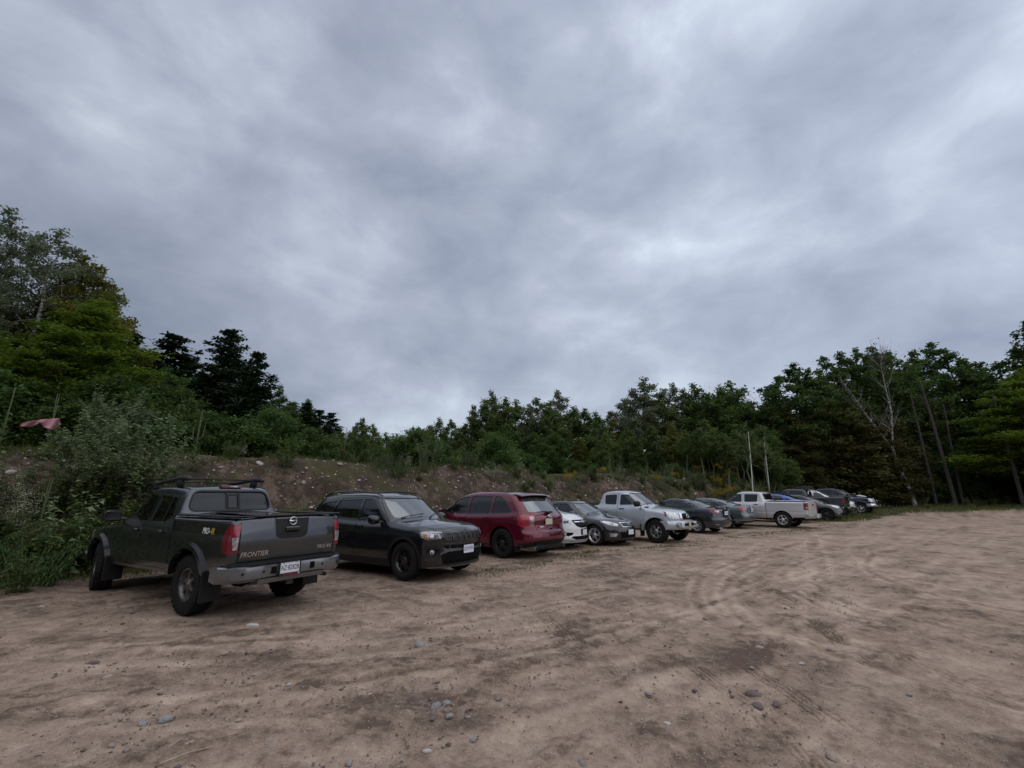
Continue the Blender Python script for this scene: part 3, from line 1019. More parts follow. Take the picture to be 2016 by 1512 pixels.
def lamp(root, B, pts, ang, mat, name, off=.006, par=None, step=.04, thick=.02):
    out = []
    for sg in (1, -1):
        out.append(patch(B, [(x, sg*y, z) for x, y, z in (pts if sg == 1 else pts)], sg*ang if abs(ang) < 90 else 180-sg*(180-ang), off, thick, step, name=name, mat=mat, parent=(par[0 if sg == 1 else 1] if par else root), smin=.6))
    return out

def front_panel(root, B, poly, mat, name, off=.005, thick=.02, holes=(), ang=0, step=.05, r=.02):
    return patch(B, round_poly(poly, r), ang, off, thick, step, holes=holes, name=name, mat=mat, parent=root, smin=.6)

def bars(root, B, zs, y, mat, name='grille_bar', ang=0, h=.012, off=.012):
    for z, yy in zip(zs, y):
        patch(B, [(-yy, z-h/2), (yy, z-h/2), (yy, z+h/2), (-yy, z+h/2)], ang, off, .02, .06, name=name, mat=mat, parent=root, smin=.6)

# ---- grey crew cab pickup, nearest
def car_grey_pickup(loc, yaw):
    root = vehicle('pickup_truck', loc, yaw, 'dark grey crew cab pickup nearest the camera with roof rack and chunky tyres', 'pickup truck')
    P = paint_mat('gunmetal_paint', (.075, .079, .088), metal=.85, rough=.26, dust=.10, dustz=.45)
    BP = paint_mat('bumper_grey', (.19, .195, .205), metal=.7, rough=.32, dust=.10, dustz=.2)
    S = dict(wb=3.2, w=.865, rt=.40, wt=.27, rim=.215, Ra=.485, flare=0,
        x0=-2.66, x1=2.45, zlo=.30, zhi=1.90, bedx=-.98, bedz=1.08,
        top=[(-3.6,1.325),(-1.02,1.325),(-1.0,1.34),(-.92,1.70),(-.76,1.745),(-.3,1.775),(.15,1.775),(.42,1.74),(1.18,1.20),(1.30,1.16),(2.1,1.06),(2.35,.98),(3.6,.9)],
        bot=[(-3.6,.60),(-2.1,.58),(-1.0,.50),(1.3,.46),(2.2,.50),(3.6,.5)],
        side=[(0,.06),(.5,.03),(.62,.005),(.80,.0),(1.0,.005),(1.10,.02),(1.18,.055),(1.24,.085),(1.70,.235),(2.2,.40)],
        front=[(0,2.3),(.45,2.40),(.8,2.42),(1.0,2.36),(1.2,2.2)], rear=[(0,-2.60),(.60,-2.625),(.80,-2.652),(.98,-2.660),(1.12,-2.652),(1.30,-2.622),(1.4,-2.61)],
        kf=.28, pf=2.4, kr=.035, pr=4, crown=.035, wrap=(.30, .06), hoodx=1.3, kt=.06, krr=.045, kfr=.12,
        taper=[(-2.7,.02),(-2.2,0),(1.6,0),(2.4,.10)],
        floor=.62, cabin=(-.90, 1.15), wall=.05,
        cuts=[(-2.58,-1.12,-.69,.69,.85,2.2),(-1.035,-1.018,-1.1,1.1,.4,2.2)],
        win=[dict(p=[(.98,1.235),(.04,1.205),(.06,1.60),(.34,1.625),(.50,1.575)], r=.04), dict(p=[(-.07,1.205),(-.62,1.215),(-.74,1.34),(-.62,1.575),(-.06,1.605)], r=.04)],
        screens=[dict(p=[(-.64,1.23),(.64,1.23),(.545,1.66),(-.545,1.66)], x=(.2,1.6), a=0, smin=.2),
                 dict(p=[(-.655,1.375),(.655,1.375),(.575,1.665),(-.575,1.665)], x=(-1.2,-.66), a=180, r=.11, name='rear_window', mat=M['glass_rear'], smin=.4)],
        doors=[dict(p=[(1.10,.56),(1.13,1.12),(1.05,1.235),(.52,1.66),(.32,1.68),(-.015,1.665),(-.015,.56)], sides=(1,-1)),
               dict(p=[(-.022,.56),(-.022,1.66),(-.62,1.635),(-.80,1.36),(-.80,1.15),(-.97,1.02),(-1.0,.95),(-.98,.56)], sides=(1,-1))])
    B = build_body(root, S, dict(paint=P), .036)
    # rear window slider
    seam(root, B, [(-.10,1.375),(-.10,1.665)], 180, M['trim'], .03, off=-.004, name='window_frame'); seam(root, B, [(.10,1.375),(.10,1.665)], 180, M['trim'], .03, off=-.004, name='window_frame')
    fr = round_poly([(-.085,1.40),(.085,1.40),(.085,1.62),(-.085,1.62)], .02)
    fi = off_poly(fr, -.012)
    patch(B, fr, 180, .001, .008, .05, holes=(fi,), name='window_frame', mat=M['trim'], parent=root)
    o = round_poly([(-.655,1.375),(.655,1.375),(.575,1.665),(-.575,1.665)], .11)
    patch(B, off_poly(o, .022), 180, .002, .008, .05, holes=(off_poly(o, -.004),), name='window_seal', mat=M['trim'], parent=root, smin=.4)
    # black pillar trim between side windows
    patch(B, [(.035,1.20),(-.065,1.20),(-.055,1.61),(.055,1.61)], 90, .003, .006, .05, side='x', name='pillar_trim', mat=M['gloss_black'], parent=root, mirror=True, smax_=1.2)
    seam(root, B, [(-.50,1.21),(-.485,1.59)], 90, M['trim'], .022, side='x', mirror=True, off=.001, name='window_divider')
    # bed rails
    rb = MB()
    for sg in (1, -1): rb.box(-2.64, -1.06, min(sg*.70, sg*.835), max(sg*.70, sg*.835), 1.312, 1.336, .01)
    rb.box(-2.645, -2.575, -.72, .72, 1.312, 1.336, .01); rb.build('bed_rail_cap', M['trim'], root, True)
    # tailgate: gaps, recess, handle, letters
    seam(root, B, [(-.735,.74),(-.735,1.34)], 180, w=.012); seam(root, B, [(.735,.74),(.735,1.34)], 180, w=.012); seam(root, B, [(-.735,.745),(.735,.745)], 180, w=.014)
    rec = round_poly([(-.175,1.005),(.175,1.005),(.245,1.045),(.275,1.335),(-.275,1.335),(-.245,1.045)], .03)
    patch(B, rec, 180, .004, .01, .05, name='tailgate_panel', mat=M['trim'], parent=root)
    patch(B, off_poly(rec, .012), 180, .002, .01, .05, name='tailgate_step', mat=P, parent=root)
    xg = -2.655
    hb = MB(); hb.box(xg-.022, xg+.01, -.115, .115, 1.10, 1.165, .012); hb.build('tailgate_handle', M['gloss_black'], root, True)
    hb = MB(); hb.box(xg-.024, xg, -.095, .095, 1.098, 1.118, .004); hb.build('handle_grip', M['well'], root, True)
    emblem(root, (xg+.008, 0, 1.245), 180, .052, M['chrome'])
    add_text('FRONTIER', .085, M['chrome'], root, face_matrix((-2.662, .53, .835), 180), 'lettering', .003, shear=.15, width=.38, bold=.001)
    add_text('PRO-4X', .075, M['chrome'], root, face_matrix((-2.664, -.55, .845), 180), 'lettering', .003, shear=.3, width=.26)
    for sg in (1, -1):
        a = 90*sg; yy = .867 if True else .87
        add_text('PRO-', .11, M['ink_white'], root, face_matrix((-2.08+sg*.055, sg*.872, 1.13), a), 'decal', .0008, shear=.3, width=.20, bold=.002)
        add_text('4X', .11, M['ink_gold'], root, face_matrix((-2.08-sg*.11, sg*.872, 1.13), a), 'decal', .0008, shear=.3, width=.11, bold=.002)
    # tail lamps
    tl = [(-2.66,.60,1.245),(-2.66,.735,1.25)]
    for sg in (1, -1):
        ang = 180-sg*40
        def mk(pts, mat, off, nm, par=root):
            return patch(B, [(x, sg*y, z) for x, y, z in pts], ang, off, .02, .035, name=nm, mat=mat, parent=par, smin=1.2)
        t = mk([(-2.64,.745,1.235),(-2.55,.87,1.215),(-2.47,.87,1.10),(-2.45,.87,.96),(-2.53,.87,.86),(-2.64,.80,.85),(-2.64,.745,.86)], M['red'], .008, 'tail_lamp')
        mk([(-2.645,.755,1.215),(-2.60,.825,1.205),(-2.60,.815,1.09),(-2.645,.755,1.09)], M['red_bright'], .012, 'lamp_lens', t)
        mk([(-2.645,.755,1.065),(-2.61,.82,1.06),(-2.62,.80,.905),(-2.645,.76,.91)], M['white_lens'], .012, 'reversing_lamp', t)
    # third brake lamp
    b3 = MB(); b3.box(-.86, -.78, -.17, .17, 1.722, 1.765, .01); l3 = b3.build('brake_lamp', M['red'], root, True)
    b3 = MB(); b3.box(-.866, -.84, -.10, .04, 1.732, 1.756, .005); b3.build('lamp_lens', M['white_lens'], l3, True)
    # rear bumper
    prof = [(-2.60,.52),(-2.74,.50),(-2.79,.54),(-2.80,.63),(-2.79,.685),(-2.76,.70),(-2.60,.70)]
    ys = list(np.linspace(-.93, -.66, 7))+[-.5,-.42,-.38,0,.38,.42,.5]+list(np.linspace(.66, .93, 7))
    fx = lambda y: (max(0, abs(y)-.62)/.31)**2.2*.22+(.02 if abs(y) < .4 else 0)
    bu = loft_y(root, prof, ys, fx, BP)
    loft_y(bu, [(-2.60,.701),(-2.78,.701),(-2.785,.712),(-2.60,.716)], [-.86,-.6,-.3,0,.3,.6,.86], fx, M['trim'], 'bumper_step')
    loft_y(bu, [(-2.60,.44),(-2.76,.46),(-2.78,.52),(-2.60,.52)], [-.5,-.42,0,.42,.5], lambda y: .0, BP, 'bumper_lip')
    for y in (.72,.45,-.45,-.72):
        mb = MB(); fxx = fx(y); mb.lathe([(-2.808+fxx, .0005),(-2.806+fxx,.017),(-2.79+fxx,.019),(-2.78+fxx,.019)], 12, 'x', c=(0, y, .615)); mb.build('parking_sensor', M['trim'], bu, True)
    plate(bu, (-2.792, .07, .625), 180, M['plate'], 'AZ·82828', M['ink_black'], frame=M['ink_black'])
    fm = MB(); fm.box(-2.803, -2.79, -.085, .17, .527, .547); fm.build('plate_surround', M['frame_red'], bu)
    emblem(bu, (-2.80, -.065, .538), 180, .013, M['chrome'], bar=True)
    for y0 in (-.33, .26): box_part(bu, 'bumper_recess', M['well'], -2.786, -2.76, y0, y0+.07, .57, .66)
    # hitch, spare, exhaust, mudflaps
    h = MB(); h.box(-2.70, -2.3, -.035, .035, .40, .47); h.box(-2.72, -2.69, -.05, .05, .39, .48); h.box(-2.5, -2.4, -.45, .45, .42, .48)
    h.tube([(-2.2,-.5,.50),(-2.55,-.55,.46),(-2.70,-.60,.44)], .03, 8); h.build('tow_hitch', M['steel'], root, True)
    sp = MB(); sp.lathe([(.40,.05),(.38,.30),(.42,.38),(.50,.40),(.58,.38),(.60,.3),(.60,.05)], 24, 'z', c=(-2.1, 0, 0)); sp.build('spare_wheel', M['tyre'], root, True)
    for sg in (1, -1):
        for xx in (-2.12, 1.04):
            mb = MB(); mb.box(xx-.012, xx+.012, min(sg*.62, sg*.90), max(sg*.62, sg*.90), .22, .62, .01); mb.build('mud_flap', M['trim'], root, True)
    flares(root, B, S, P, .082, .036)
    handles(root, B, [(.18,1.075),(-.66,1.075)], P)
    mirror_pair(root, 1.0, 1.27, .80, M['gloss_black'], 1.15)
    # rack
    for sg in (1, -1):
        mb = MB(); y = sg*.60
        mb.tube([(.62,y*1.02,1.70),(.45,y*1.02,1.79),(0,y,1.835),(-.45,y,1.875),(-.66,y,1.87),(-.74,y,1.85)], [.015,.026,.03,.036,.040,.02], 8)
        mb.box(-.52, -.36, y-.03, y+.03, 1.74, 1.86, .015); mb.box(.36, .46, y-.03, y+.03, 1.70, 1.79, .012)
        mb.build('roof_rail', M['trim'], root, True, 50)
    mb = MB(); mb.tube([(-.5,-.60,1.868),(-.5,.60,1.868)], .012, 6); mb.tube([(.15,-.60,1.83),(.15,.60,1.83)], .012, 6); mb.build('cross_bar', M['trim'], root, True)
    # headlamps, grille
    patch(B, round_poly([(-.42,.72),(.42,.72),(.36,1.02),(-.36,1.02)], .03), 0, .006, .02, .05, name='grille', mat=M['gloss_black'], parent=root)
    for sg in (1, -1):
        patch(B, [(2.35,sg*.48,1.0),(2.1,sg*.85,1.0),(2.1,sg*.86,.80),(2.38,sg*.50,.74)], sg*45, .006, .02, .05, name='headlamp', mat=M['head'], parent=root, smin=1.0)
    box_part(root, 'front_bumper', P, 2.20, 2.45, -.80, .80, .45, .66, bev=.06)
    wipers(root, B, [(-.55,-.02,1.2),(.02,.58,1.2)], 1.20)
    add_wheels(root, S, 'six', 'alloy_worn', 'mud', steer=-14)
    add_interior(root, S, .12, -.42, .60, dash=(.75,1.18))
    return root

SIDE_CAR = lambda belt, roof, dlo=0.0: [(0,.09),(.22,.055),(.34,.02),(.5,.004),(.70,.0),(belt-.16,.012),(belt-.05,.032),(belt,.055),(belt+.05,.085),(belt+(roof-belt)*.5,.155),(roof-.06,.27),(roof+.1,.40),(2.3,.6)]

def door_set(root): pass

# ---- black compact SUV, front towards us
def car_black_suv(loc, yaw):
    root = vehicle('sport_utility_vehicle', loc, yaw, 'glossy black compact SUV with seven slot grille, nosed out beside the dark grey pickup', 'SUV')
    P = paint_mat('black_paint', (.006, .006, .008), metal=.0, rough=.2, dust=.07, dustz=.3)
    S = dict(wb=2.636, w=.895, rt=.352, wt=.225, rim=.235, Ra=.405,
        x0=-2.22, x1=2.20, zlo=.12, zhi=1.75,
        top=[(-3.6,.9),(-2.2,1.02),(-2.12,1.10),(-1.86,1.46),(-1.66,1.575),(-1.2,1.62),(-.5,1.64),(0,1.625),(.30,1.575),(.50,1.49),(1.08,1.125),(1.20,1.09),(1.75,1.03),(2.02,.965),(2.16,.86),(3.6,.8)],
        bot=[(-3.6,.34),(-1.8,.26),(-1,.22),(1.2,.21),(1.9,.24),(3.6,.28)],
        side=SIDE_CAR(1.0, 1.62), rise=[(-2,.07),(-1.4,.05),(0,.0),(2,-.02)],
        front=[(0,2.05),(.28,2.12),(.36,2.165),(.48,2.165),(.62,2.15),(.80,2.15),(.90,2.12),(1.0,2.0)], rear=[(0,-2.05),(.3,-2.12),(.5,-2.19),(.75,-2.19),(1.0,-2.12),(1.2,-2.05),(1.5,-1.9)],
        kf=.34, pf=2.5, kr=.18, pr=3, crown=.05, wrap=(.34,.14), hoodx=1.35, hoodwrap=.16, kt=.09, krr=.10, kfr=.08,
        taper=[(-2.2,.05),(-1.6,0),(1.5,0),(2.1,.04)], floor=.42, cabin=(-2.0, 1.1),
        win=[dict(p=[(.60,1.09),(-.16,1.045),(-.16,1.50),(.06,1.51),(.20,1.46)], r=.03, mat=M['glass_mid']), dict(p=[(-.24,1.045),(-1.02,1.07),(-1.12,1.19),(-1.0,1.47),(-.24,1.50)], r=.03), dict(p=[(-1.10,1.08),(-1.28,1.10),(-1.62,1.26),(-1.50,1.41),(-1.08,1.465),(-1.19,1.20)], r=.02)],
        screens=[dict(p=[(-.70,1.135),(.70,1.135),(.565,1.525),(-.565,1.525)], x=(.15,1.7), a=0, r=.06), dict(p=[(-.62,1.17),(.62,1.17),(.52,1.48),(-.52,1.48)], x=(-2.4,-1.5), a=180, name='rear_window', mat=M['glass_dark'], smin=.8)],
        doors=[dict(p=[(.92,.36),(.96,.62),(.78,1.06),(.28,1.50),(.10,1.545),(-.19,1.54),(-.19,.36)]), dict(p=[(-.20,.36),(-.20,1.54),(-.98,1.51),(-1.15,1.20),(-1.06,.95),(-.93,.80),(-.86,.55),(-.88,.36)])])
    B = build_body(root, S, dict(paint=P), .038)
    flares(root, B, S, M['trim'], .055, .012, thick=.05)
    patch(B, [(.93,.24),(-.93,.24),(-.90,.345),(.93,.36)], 90, .014, .04, .06, side='x', name='sill_cladding', mat=M['trim'], parent=root, mirror=True, smax_=1.3)
    # grille with seven slots
    g = front_panel(root, B, [(-.60,.80),(-.50,.71),(.50,.71),(.60,.80),(.61,.905),(-.61,.905)], M['gloss_black'], 'grille', .010)
    for i in range(7):
        y = (i-3)*.157
        p = round_poly([(y-.062,.735),(y+.062,.735),(y+.066,.885),(y-.066,.885)], .035)
        patch(B, p, 0, .030, .03, .04, holes=(off_poly(p, -.013),), name='grille_slot_ring', mat=M['ring_grey'], parent=g, smin=1)
        patch(B, off_poly(p, -.013), 0, .016, .01, .04, name='grille_mesh', mat=M['mesh_grey'], parent=g, smin=1)
    front_panel(root, B, [(-.62,.665),(.62,.665),(.60,.685),(-.60,.685)], P, 'grille_lip', .025)
    front_panel(root, B, [(-.50,.585),(.50,.585),(.56,.645),(-.56,.645)], M['well'], 'upper_intake', .006)
    for i in range(6): front_panel(root, B, [((i-2.5)*.17-.006,.585),((i-2.5)*.17+.006,.585),((i-2.5)*.17+.006,.645),((i-2.5)*.17-.006,.645)], M['gloss_black'], 'intake_rib', .010, r=.001)
    front_panel(root, B, [(-.60,.49),(-.45,.545),(.45,.545),(.60,.49),(.60,.52),(.47,.58),(-.47,.58),(-.60,.52)], M['ring_grey'], 'bumper_bar', .016)
    front_panel(root, B, [(-.55,.31),(.55,.31),(.60,.48),(.45,.535),(-.45,.535),(-.60,.48)], M['well'], 'lower_intake', .006)
    front_panel(root, B, [(-.78,.245),(.78,.245),(.80,.275),(-.80,.275)], M['bumper_gloss'], 'bumper_lip', .022)
    front_panel(root, B, [(-.80,.15),(.80,.15),(.80,.24),(-.80,.24)], M['trim'], 'chin_spoiler', .0)
    h = lamp(root, B, [(2.1,.60,.905),(1.9,.84,.915),(1.72,.89,.90),(1.78,.89,.80),(1.95,.86,.755),(2.08,.62,.78)], 38, M['head_dark'], 'headlamp', .008)
    lamp(root, B, [(1.80,.86,.875),(1.90,.84,.86),(1.90,.85,.78),(1.84,.87,.80)], 50, M['amber'], 'indicator_lens', .013, h)
    lamp(root, B, [(1.95,.80,.87),(2.00,.76,.865),(1.99,.76,.79),(1.94,.81,.79)], 42, M['head_clear'], 'lamp_lens', .013, h)
    lamp(root, B, [(2.09,.62,.895),(1.98,.78,.90),(1.985,.78,.885),(2.09,.62,.88)], 38, M['white_lens'], 'running_lamp', .014, h)
    pocket = lamp(root, B, [(2.08,.66,.66),(1.86,.86,.66),(1.88,.86,.44),(2.0,.72,.38),(2.09,.62,.44)], 40, M['gloss_black'], 'fog_lamp_pocket', .006)
    for sg in (1, -1):
        Mx = face_matrix(hit(B, sg*.745, .535, 0), sg*38)
        mb = MB(); mb.lathe([(-.04,.042),(.004,.042),(.008,.034),(.004,.0005)], 16, 'z'); mb.v = [tuple(Mx @ Vector(v)) for v in mb.v]; mb.build('fog_lamp', M['head_clear'], root, True)
    front_panel(root, B, [(.62,.40),(.80,.36),(.86,.40),(.66,.45)], P, 'bumper_winglet', .02); front_panel(root, B, [(-.86,.40),(-.80,.36),(-.62,.40),(-.66,.45)], P, 'bumper_winglet', .02)
    plate(root, (2.188, .05, .555), 0, M['plate'], 'CKYP·791', M['ink_blue'])
    add_text('Jeep', .05, M['gloss_black'], root, face_matrix((2.135, 0, .918), 0, -35), 'lettering', .003, bold=.001)
    hood_lines(root, B, [(1.22,.74),(1.7,.72),(1.98,.62)]); hood_lines(root, B, [(1.22,-.74),(1.7,-.72),(1.98,-.62)]); hood_lines(root, B, [(1.14,-.70),(1.20,0),(1.14,.70)], .02)
    for sg in (1, -1):
        mb = MB(); mb.tube([(.30,sg*.575,1.565),(.12,sg*.585,1.625),(-.5,sg*.59,1.668),(-1.2,sg*.58,1.655),(-1.62,sg*.56,1.595),(-1.75,sg*.55,1.55)], [.012,.02,.022,.022,.018,.010], 6); mb.build('roof_rail', M['gloss_black'], root, True)
    handles(root, B, [(-.05,.965),(-.93,.985)], P)
    mirror_pair(root, .56, 1.10, .86, M['gloss_black'], 1.0)
    wipers(root, B, [(-.60,-.05,1.5),(.02,.62,1.5)], 1.11)
    mb = MB(); mb.box(.44, .48, -.12, .12, 1.40, 1.47, .01); mb.build('interior_mirror', M['trim'], root)
    lamp(root, B, [(-2.1,.55,1.05),(-1.95,.88,1.03),(-1.9,.88,.93),(-2.1,.6,.93)], 140, M['red'], 'tail_lamp')
    add_wheels(root, S, 'ysp', 'black_alloy', 'road', track=.775)
    add_interior(root, S, .0, -.85, .42, dash=(.55,1.06))
    return root

# ---- burgundy crossover, tail towards us
def car_red_suv(loc, yaw):
    root = vehicle('sport_utility_vehicle', loc, yaw, 'burgundy red SUV parked tail out with black wheels and roof spoiler', 'SUV')
    P = paint_mat('burgundy_paint', (.125, .003, .020), metal=.4, rough=.25, dust=.08, dustz=.4)
    S = dict(wb=2.824, w=.945, rt=.375, wt=.245, rim=.245, Ra=.435,
        x0=-2.42, x1=2.32, zlo=.14, zhi=1.80,
        top=[(-3.6,1.0),(-2.42,1.03),(-2.34,1.09),(-2.20,1.20),(-1.86,1.53),(-1.75,1.62),(-1.4,1.685),(-.9,1.705),(-.2,1.70),(.30,1.64),(.60,1.54),(1.45,1.125),(1.55,1.09),(2.1,.98),(2.3,.85),(3.6,.8)],
        bot=[(-3.6,.36),(-1.9,.30),(-1,.24),(1.2,.23),(2,.26),(3.6,.3)],
        side=SIDE_CAR(1.04, 1.68), rise=[(-2.2,.09),(-1.2,.05),(0,.0),(2,-.03)],
        front=[(0,2.15),(.3,2.28),(.7,2.30),(.9,2.24),(1.1,2.0)], rear=[(0,-2.20),(.30,-2.26),(.44,-2.40),(.52,-2.415),(.66,-2.40),(.70,-2.36),(.85,-2.33),(.95,-2.35),(1.06,-2.34),(1.12,-2.27),(1.3,-2.15)],
        kf=.34, pf=2.5, kr=.26, pr=2.8, crown=.05, wrap=(.34,.18), hoodx=1.6, hoodwrap=.16, kt=.10, krr=.09, kfr=.1,
        taper=[(-2.4,.05),(-1.8,0),(1.6,0),(2.3,.05)], floor=.45, cabin=(-2.15, 1.25),
        win=[dict(p=[(.98,1.10),(.02,1.075),(.0,1.555),(.22,1.56),(.48,1.475)], r=.03, mat=M['glass_mid']), dict(p=[(-.08,1.075),(-.92,1.10),(-.92,1.57),(-.08,1.57)], r=.03), dict(p=[(-1.0,1.10),(-1.66,1.14),(-1.70,1.19),(-1.40,1.48),(-1.24,1.56),(-1.0,1.575)], r=.03)],
        screens=[dict(p=[(-.72,1.15),(.72,1.15),(.575,1.57),(-.575,1.57)], x=(.2,2.0), a=0, r=.06), dict(p=[(-.66,1.17),(.66,1.17),(.575,1.545),(-.575,1.545)], x=(-2.6,-1.6), a=180, r=.07, name='rear_window', mat=M['screen'], smin=.8)],
        doors=[dict(p=[(1.12,.34),(1.14,.80),(1.0,1.10),(.50,1.55),(.24,1.60),(-.02,1.60),(-.02,.34)]), dict(p=[(-.035,.34),(-.035,1.60),(-.95,1.60),(-.97,1.0),(-.98,.70),(-.90,.34)])])
    B = build_body(root, S, dict(paint=P), .040)
    patch(B, [(1.02,.215),(-1.0,.225),(-.97,.34),(1.0,.32)], 90, .012, .04, .06, side='x', name='sill_cladding', mat=M['trim'], parent=root, mirror=True, smax_=1.3)
    flares(root, B, S, P, .05, .010, thick=.05)
    # tailgate
    def rp(poly, mat, nm, off=.005, th=.02, r=.02, holes=(), par=None, step=.045):
        return patch(B, round_poly(poly, r), 180, off, th, step, holes=holes, name=nm, mat=mat, parent=par or root, smin=.6)
    gate = [(-.66,1.13),(-.60,.93),(-.54,.72),(-.50,.655),(.50,.655),(.54,.72),(.60,.93),(.66,1.13)]
    for a, b in zip(gate[:-1], gate[1:]): seam(root, B, [a, b], 180, w=.010)
    rp([(-.86,.28),(-.86,.40),(-.55,.47),(.55,.47),(.86,.40),(.86,.28),(.6,.22),(-.6,.22)], M['trim'], 'lower_bumper', .004)
    patch(B, [(-1.90,.28),(-2.38,.24),(-2.38,.42),(-2.0,.40),(-1.93,.35)], 90, .004, .02, .05, side='x', name='lower_bumper', mat=M['trim'], parent=root, mirror=True, smax_=1.3)
    rec = [(-.30,.845),(.30,.845),(.335,.99),(-.335,.99)]
    rp(rec, P, 'plate_recess', -.004, .01)
    seam(root, B, [(-.33,.99),(-.30,.84),(.30,.84),(.33,.99)], 180, P, .018, off=.010, name='recess_trim')
    seam(root, B, [(-.56,.60),(.56,.60)], 180, P, .03, off=.012, name='bumper_crease')
    plate(root, (-2.362, .10, .925), 180, M['plate_tan'], None, w=.30, h=.15)
    emblem(root, (-2.358, .06, 1.065), 180, .078, M['chrome'], ry=.032, bar='fill')
    emblem(root, (-2.352, 0, .74), 180, .05, M['well'], ry=.012, bar='fill', name='tow_cover')
    add_text('SPORT', .045, M['ink_white'], root, face_matrix((-2.348, .40, .80), 180), 'lettering', .003, width=.16, bold=.002)
    # spoiler: sloped wing above the glass
    ys = np.linspace(-.64, .64, 15)
    loft_y(root, [(-1.64,1.66),(-1.78,1.650),(-1.92,1.615),(-1.935,1.60),(-1.90,1.590),(-1.68,1.60)], ys, lambda y: abs(y)**2.2*.20, P, 'roof_spoiler', fz=lambda y: -abs(y)**2.5*.09)
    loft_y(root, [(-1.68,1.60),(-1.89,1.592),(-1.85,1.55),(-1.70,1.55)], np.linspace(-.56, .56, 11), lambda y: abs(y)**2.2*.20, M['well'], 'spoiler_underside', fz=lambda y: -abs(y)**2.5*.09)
    mb = MB(); mb.box(-2.33, -2.24, -.13, .13, 1.14, 1.185, .015); mb.tube([(-2.29,-.05,1.17),(-2.27,.22,1.18),(-2.26,.48,1.17)], .012, 5); mb.build('rear_wiper', M['trim'], root, True)
    # lamps
    pts = [(-2.33,.64,1.09),(-2.2,.90,1.11),(-2.02,.95,1.09),(-1.98,.95,.99),(-2.0,.95,.86),(-2.15,.93,.80),(-2.33,.66,.815)]
    t = lamp(root, B, pts, 142, M['red_bright'], 'tail_lamp', .006)
    lamp(root, B, [(-2.34,.655,1.06),(-2.26,.77,1.07),(-2.27,.77,.84),(-2.34,.67,.84)], 150, M['white_lens'], 'reversing_lamp', .011, t)
    lamp(root, B, [(-2.33,.58,.62),(-2.25,.80,.66),(-2.25,.80,.60),(-2.34,.58,.57)], 155, M['red'], 'reflector', .006)
    for sg in (1, -1):
        mb = MB(); mb.tube([(-2.0,sg*.62,.30),(-2.34,sg*.62,.275)], [.045,.05], 12, False); mb.tube([(-2.335,sg*.62,.275),(-2.34,sg*.62,.275)], [.05,.042], 12, False); mb.build('exhaust_tip', M['alloy'], root, True)
        mb = MB(); mb.box(-2.33, -2.1, sg*.62-.035, sg*.62+.035, .25, .30); mb.build('exhaust_inner', M['well'], root)
        mb = MB(); mb.box(-1.88, -1.86, min(sg*.72, sg*.93), max(sg*.72, sg*.93), .18, .42, .01); mb.build('mud_flap', M['trim'], root, True)
    box_part(root, 'lower_valance', M['trim'], -2.30, -2.0, -.55, .55, .22, .40, bev=.05)
    handles(root, B, [(.12,.99),(-.80,1.01)], P)
    mirror_pair(root, .86, 1.14, .90, P, 1.1)
    lamp(root, B, [(2.3,.45,.85),(2.0,.86,.90),(1.8,.92,.88),(1.95,.90,.75),(2.3,.5,.74)], 40, M['head'], 'headlamp')
    front_panel(root, B, [(-.45,.5),(.45,.5),(.5,.85),(-.5,.85)], M['chrome'], 'grille')
    hood_lines(root, B, [(1.5,.76),(1.9,.72),(2.15,.6)]); hood_lines(root, B, [(1.5,-.76),(1.9,-.72),(2.15,-.6)])
    add_wheels(root, S, 'ysp', 'black_alloy', 'road', track=.82)
    add_interior(root, S, .10, -.85, .45, dash=(.70,1.08))
    return root

def round_light(root, B, y, z, ang, r, mat, name='fog_lamp', ring=None):
    for sg in (1, -1):
        Mx = face_matrix(hit(B, sg*y, z, 0 if abs(ang) < 90 else 180), sg*ang if abs(ang) < 90 else 180-sg*(180-ang))
        mb = MB(); mb.lathe([(-.03, r*1.05), (.006, r*1.05), (.010, r*.85), (.008, .0005)], 16, 'z'); mb.v = [tuple(Mx @ Vector(v)) for v in mb.v]
        mb.build(name, mat, root, True)

def basic_car(root, P, S, glass=None, res=.054):
    return build_body(root, S, dict(paint=P), res)

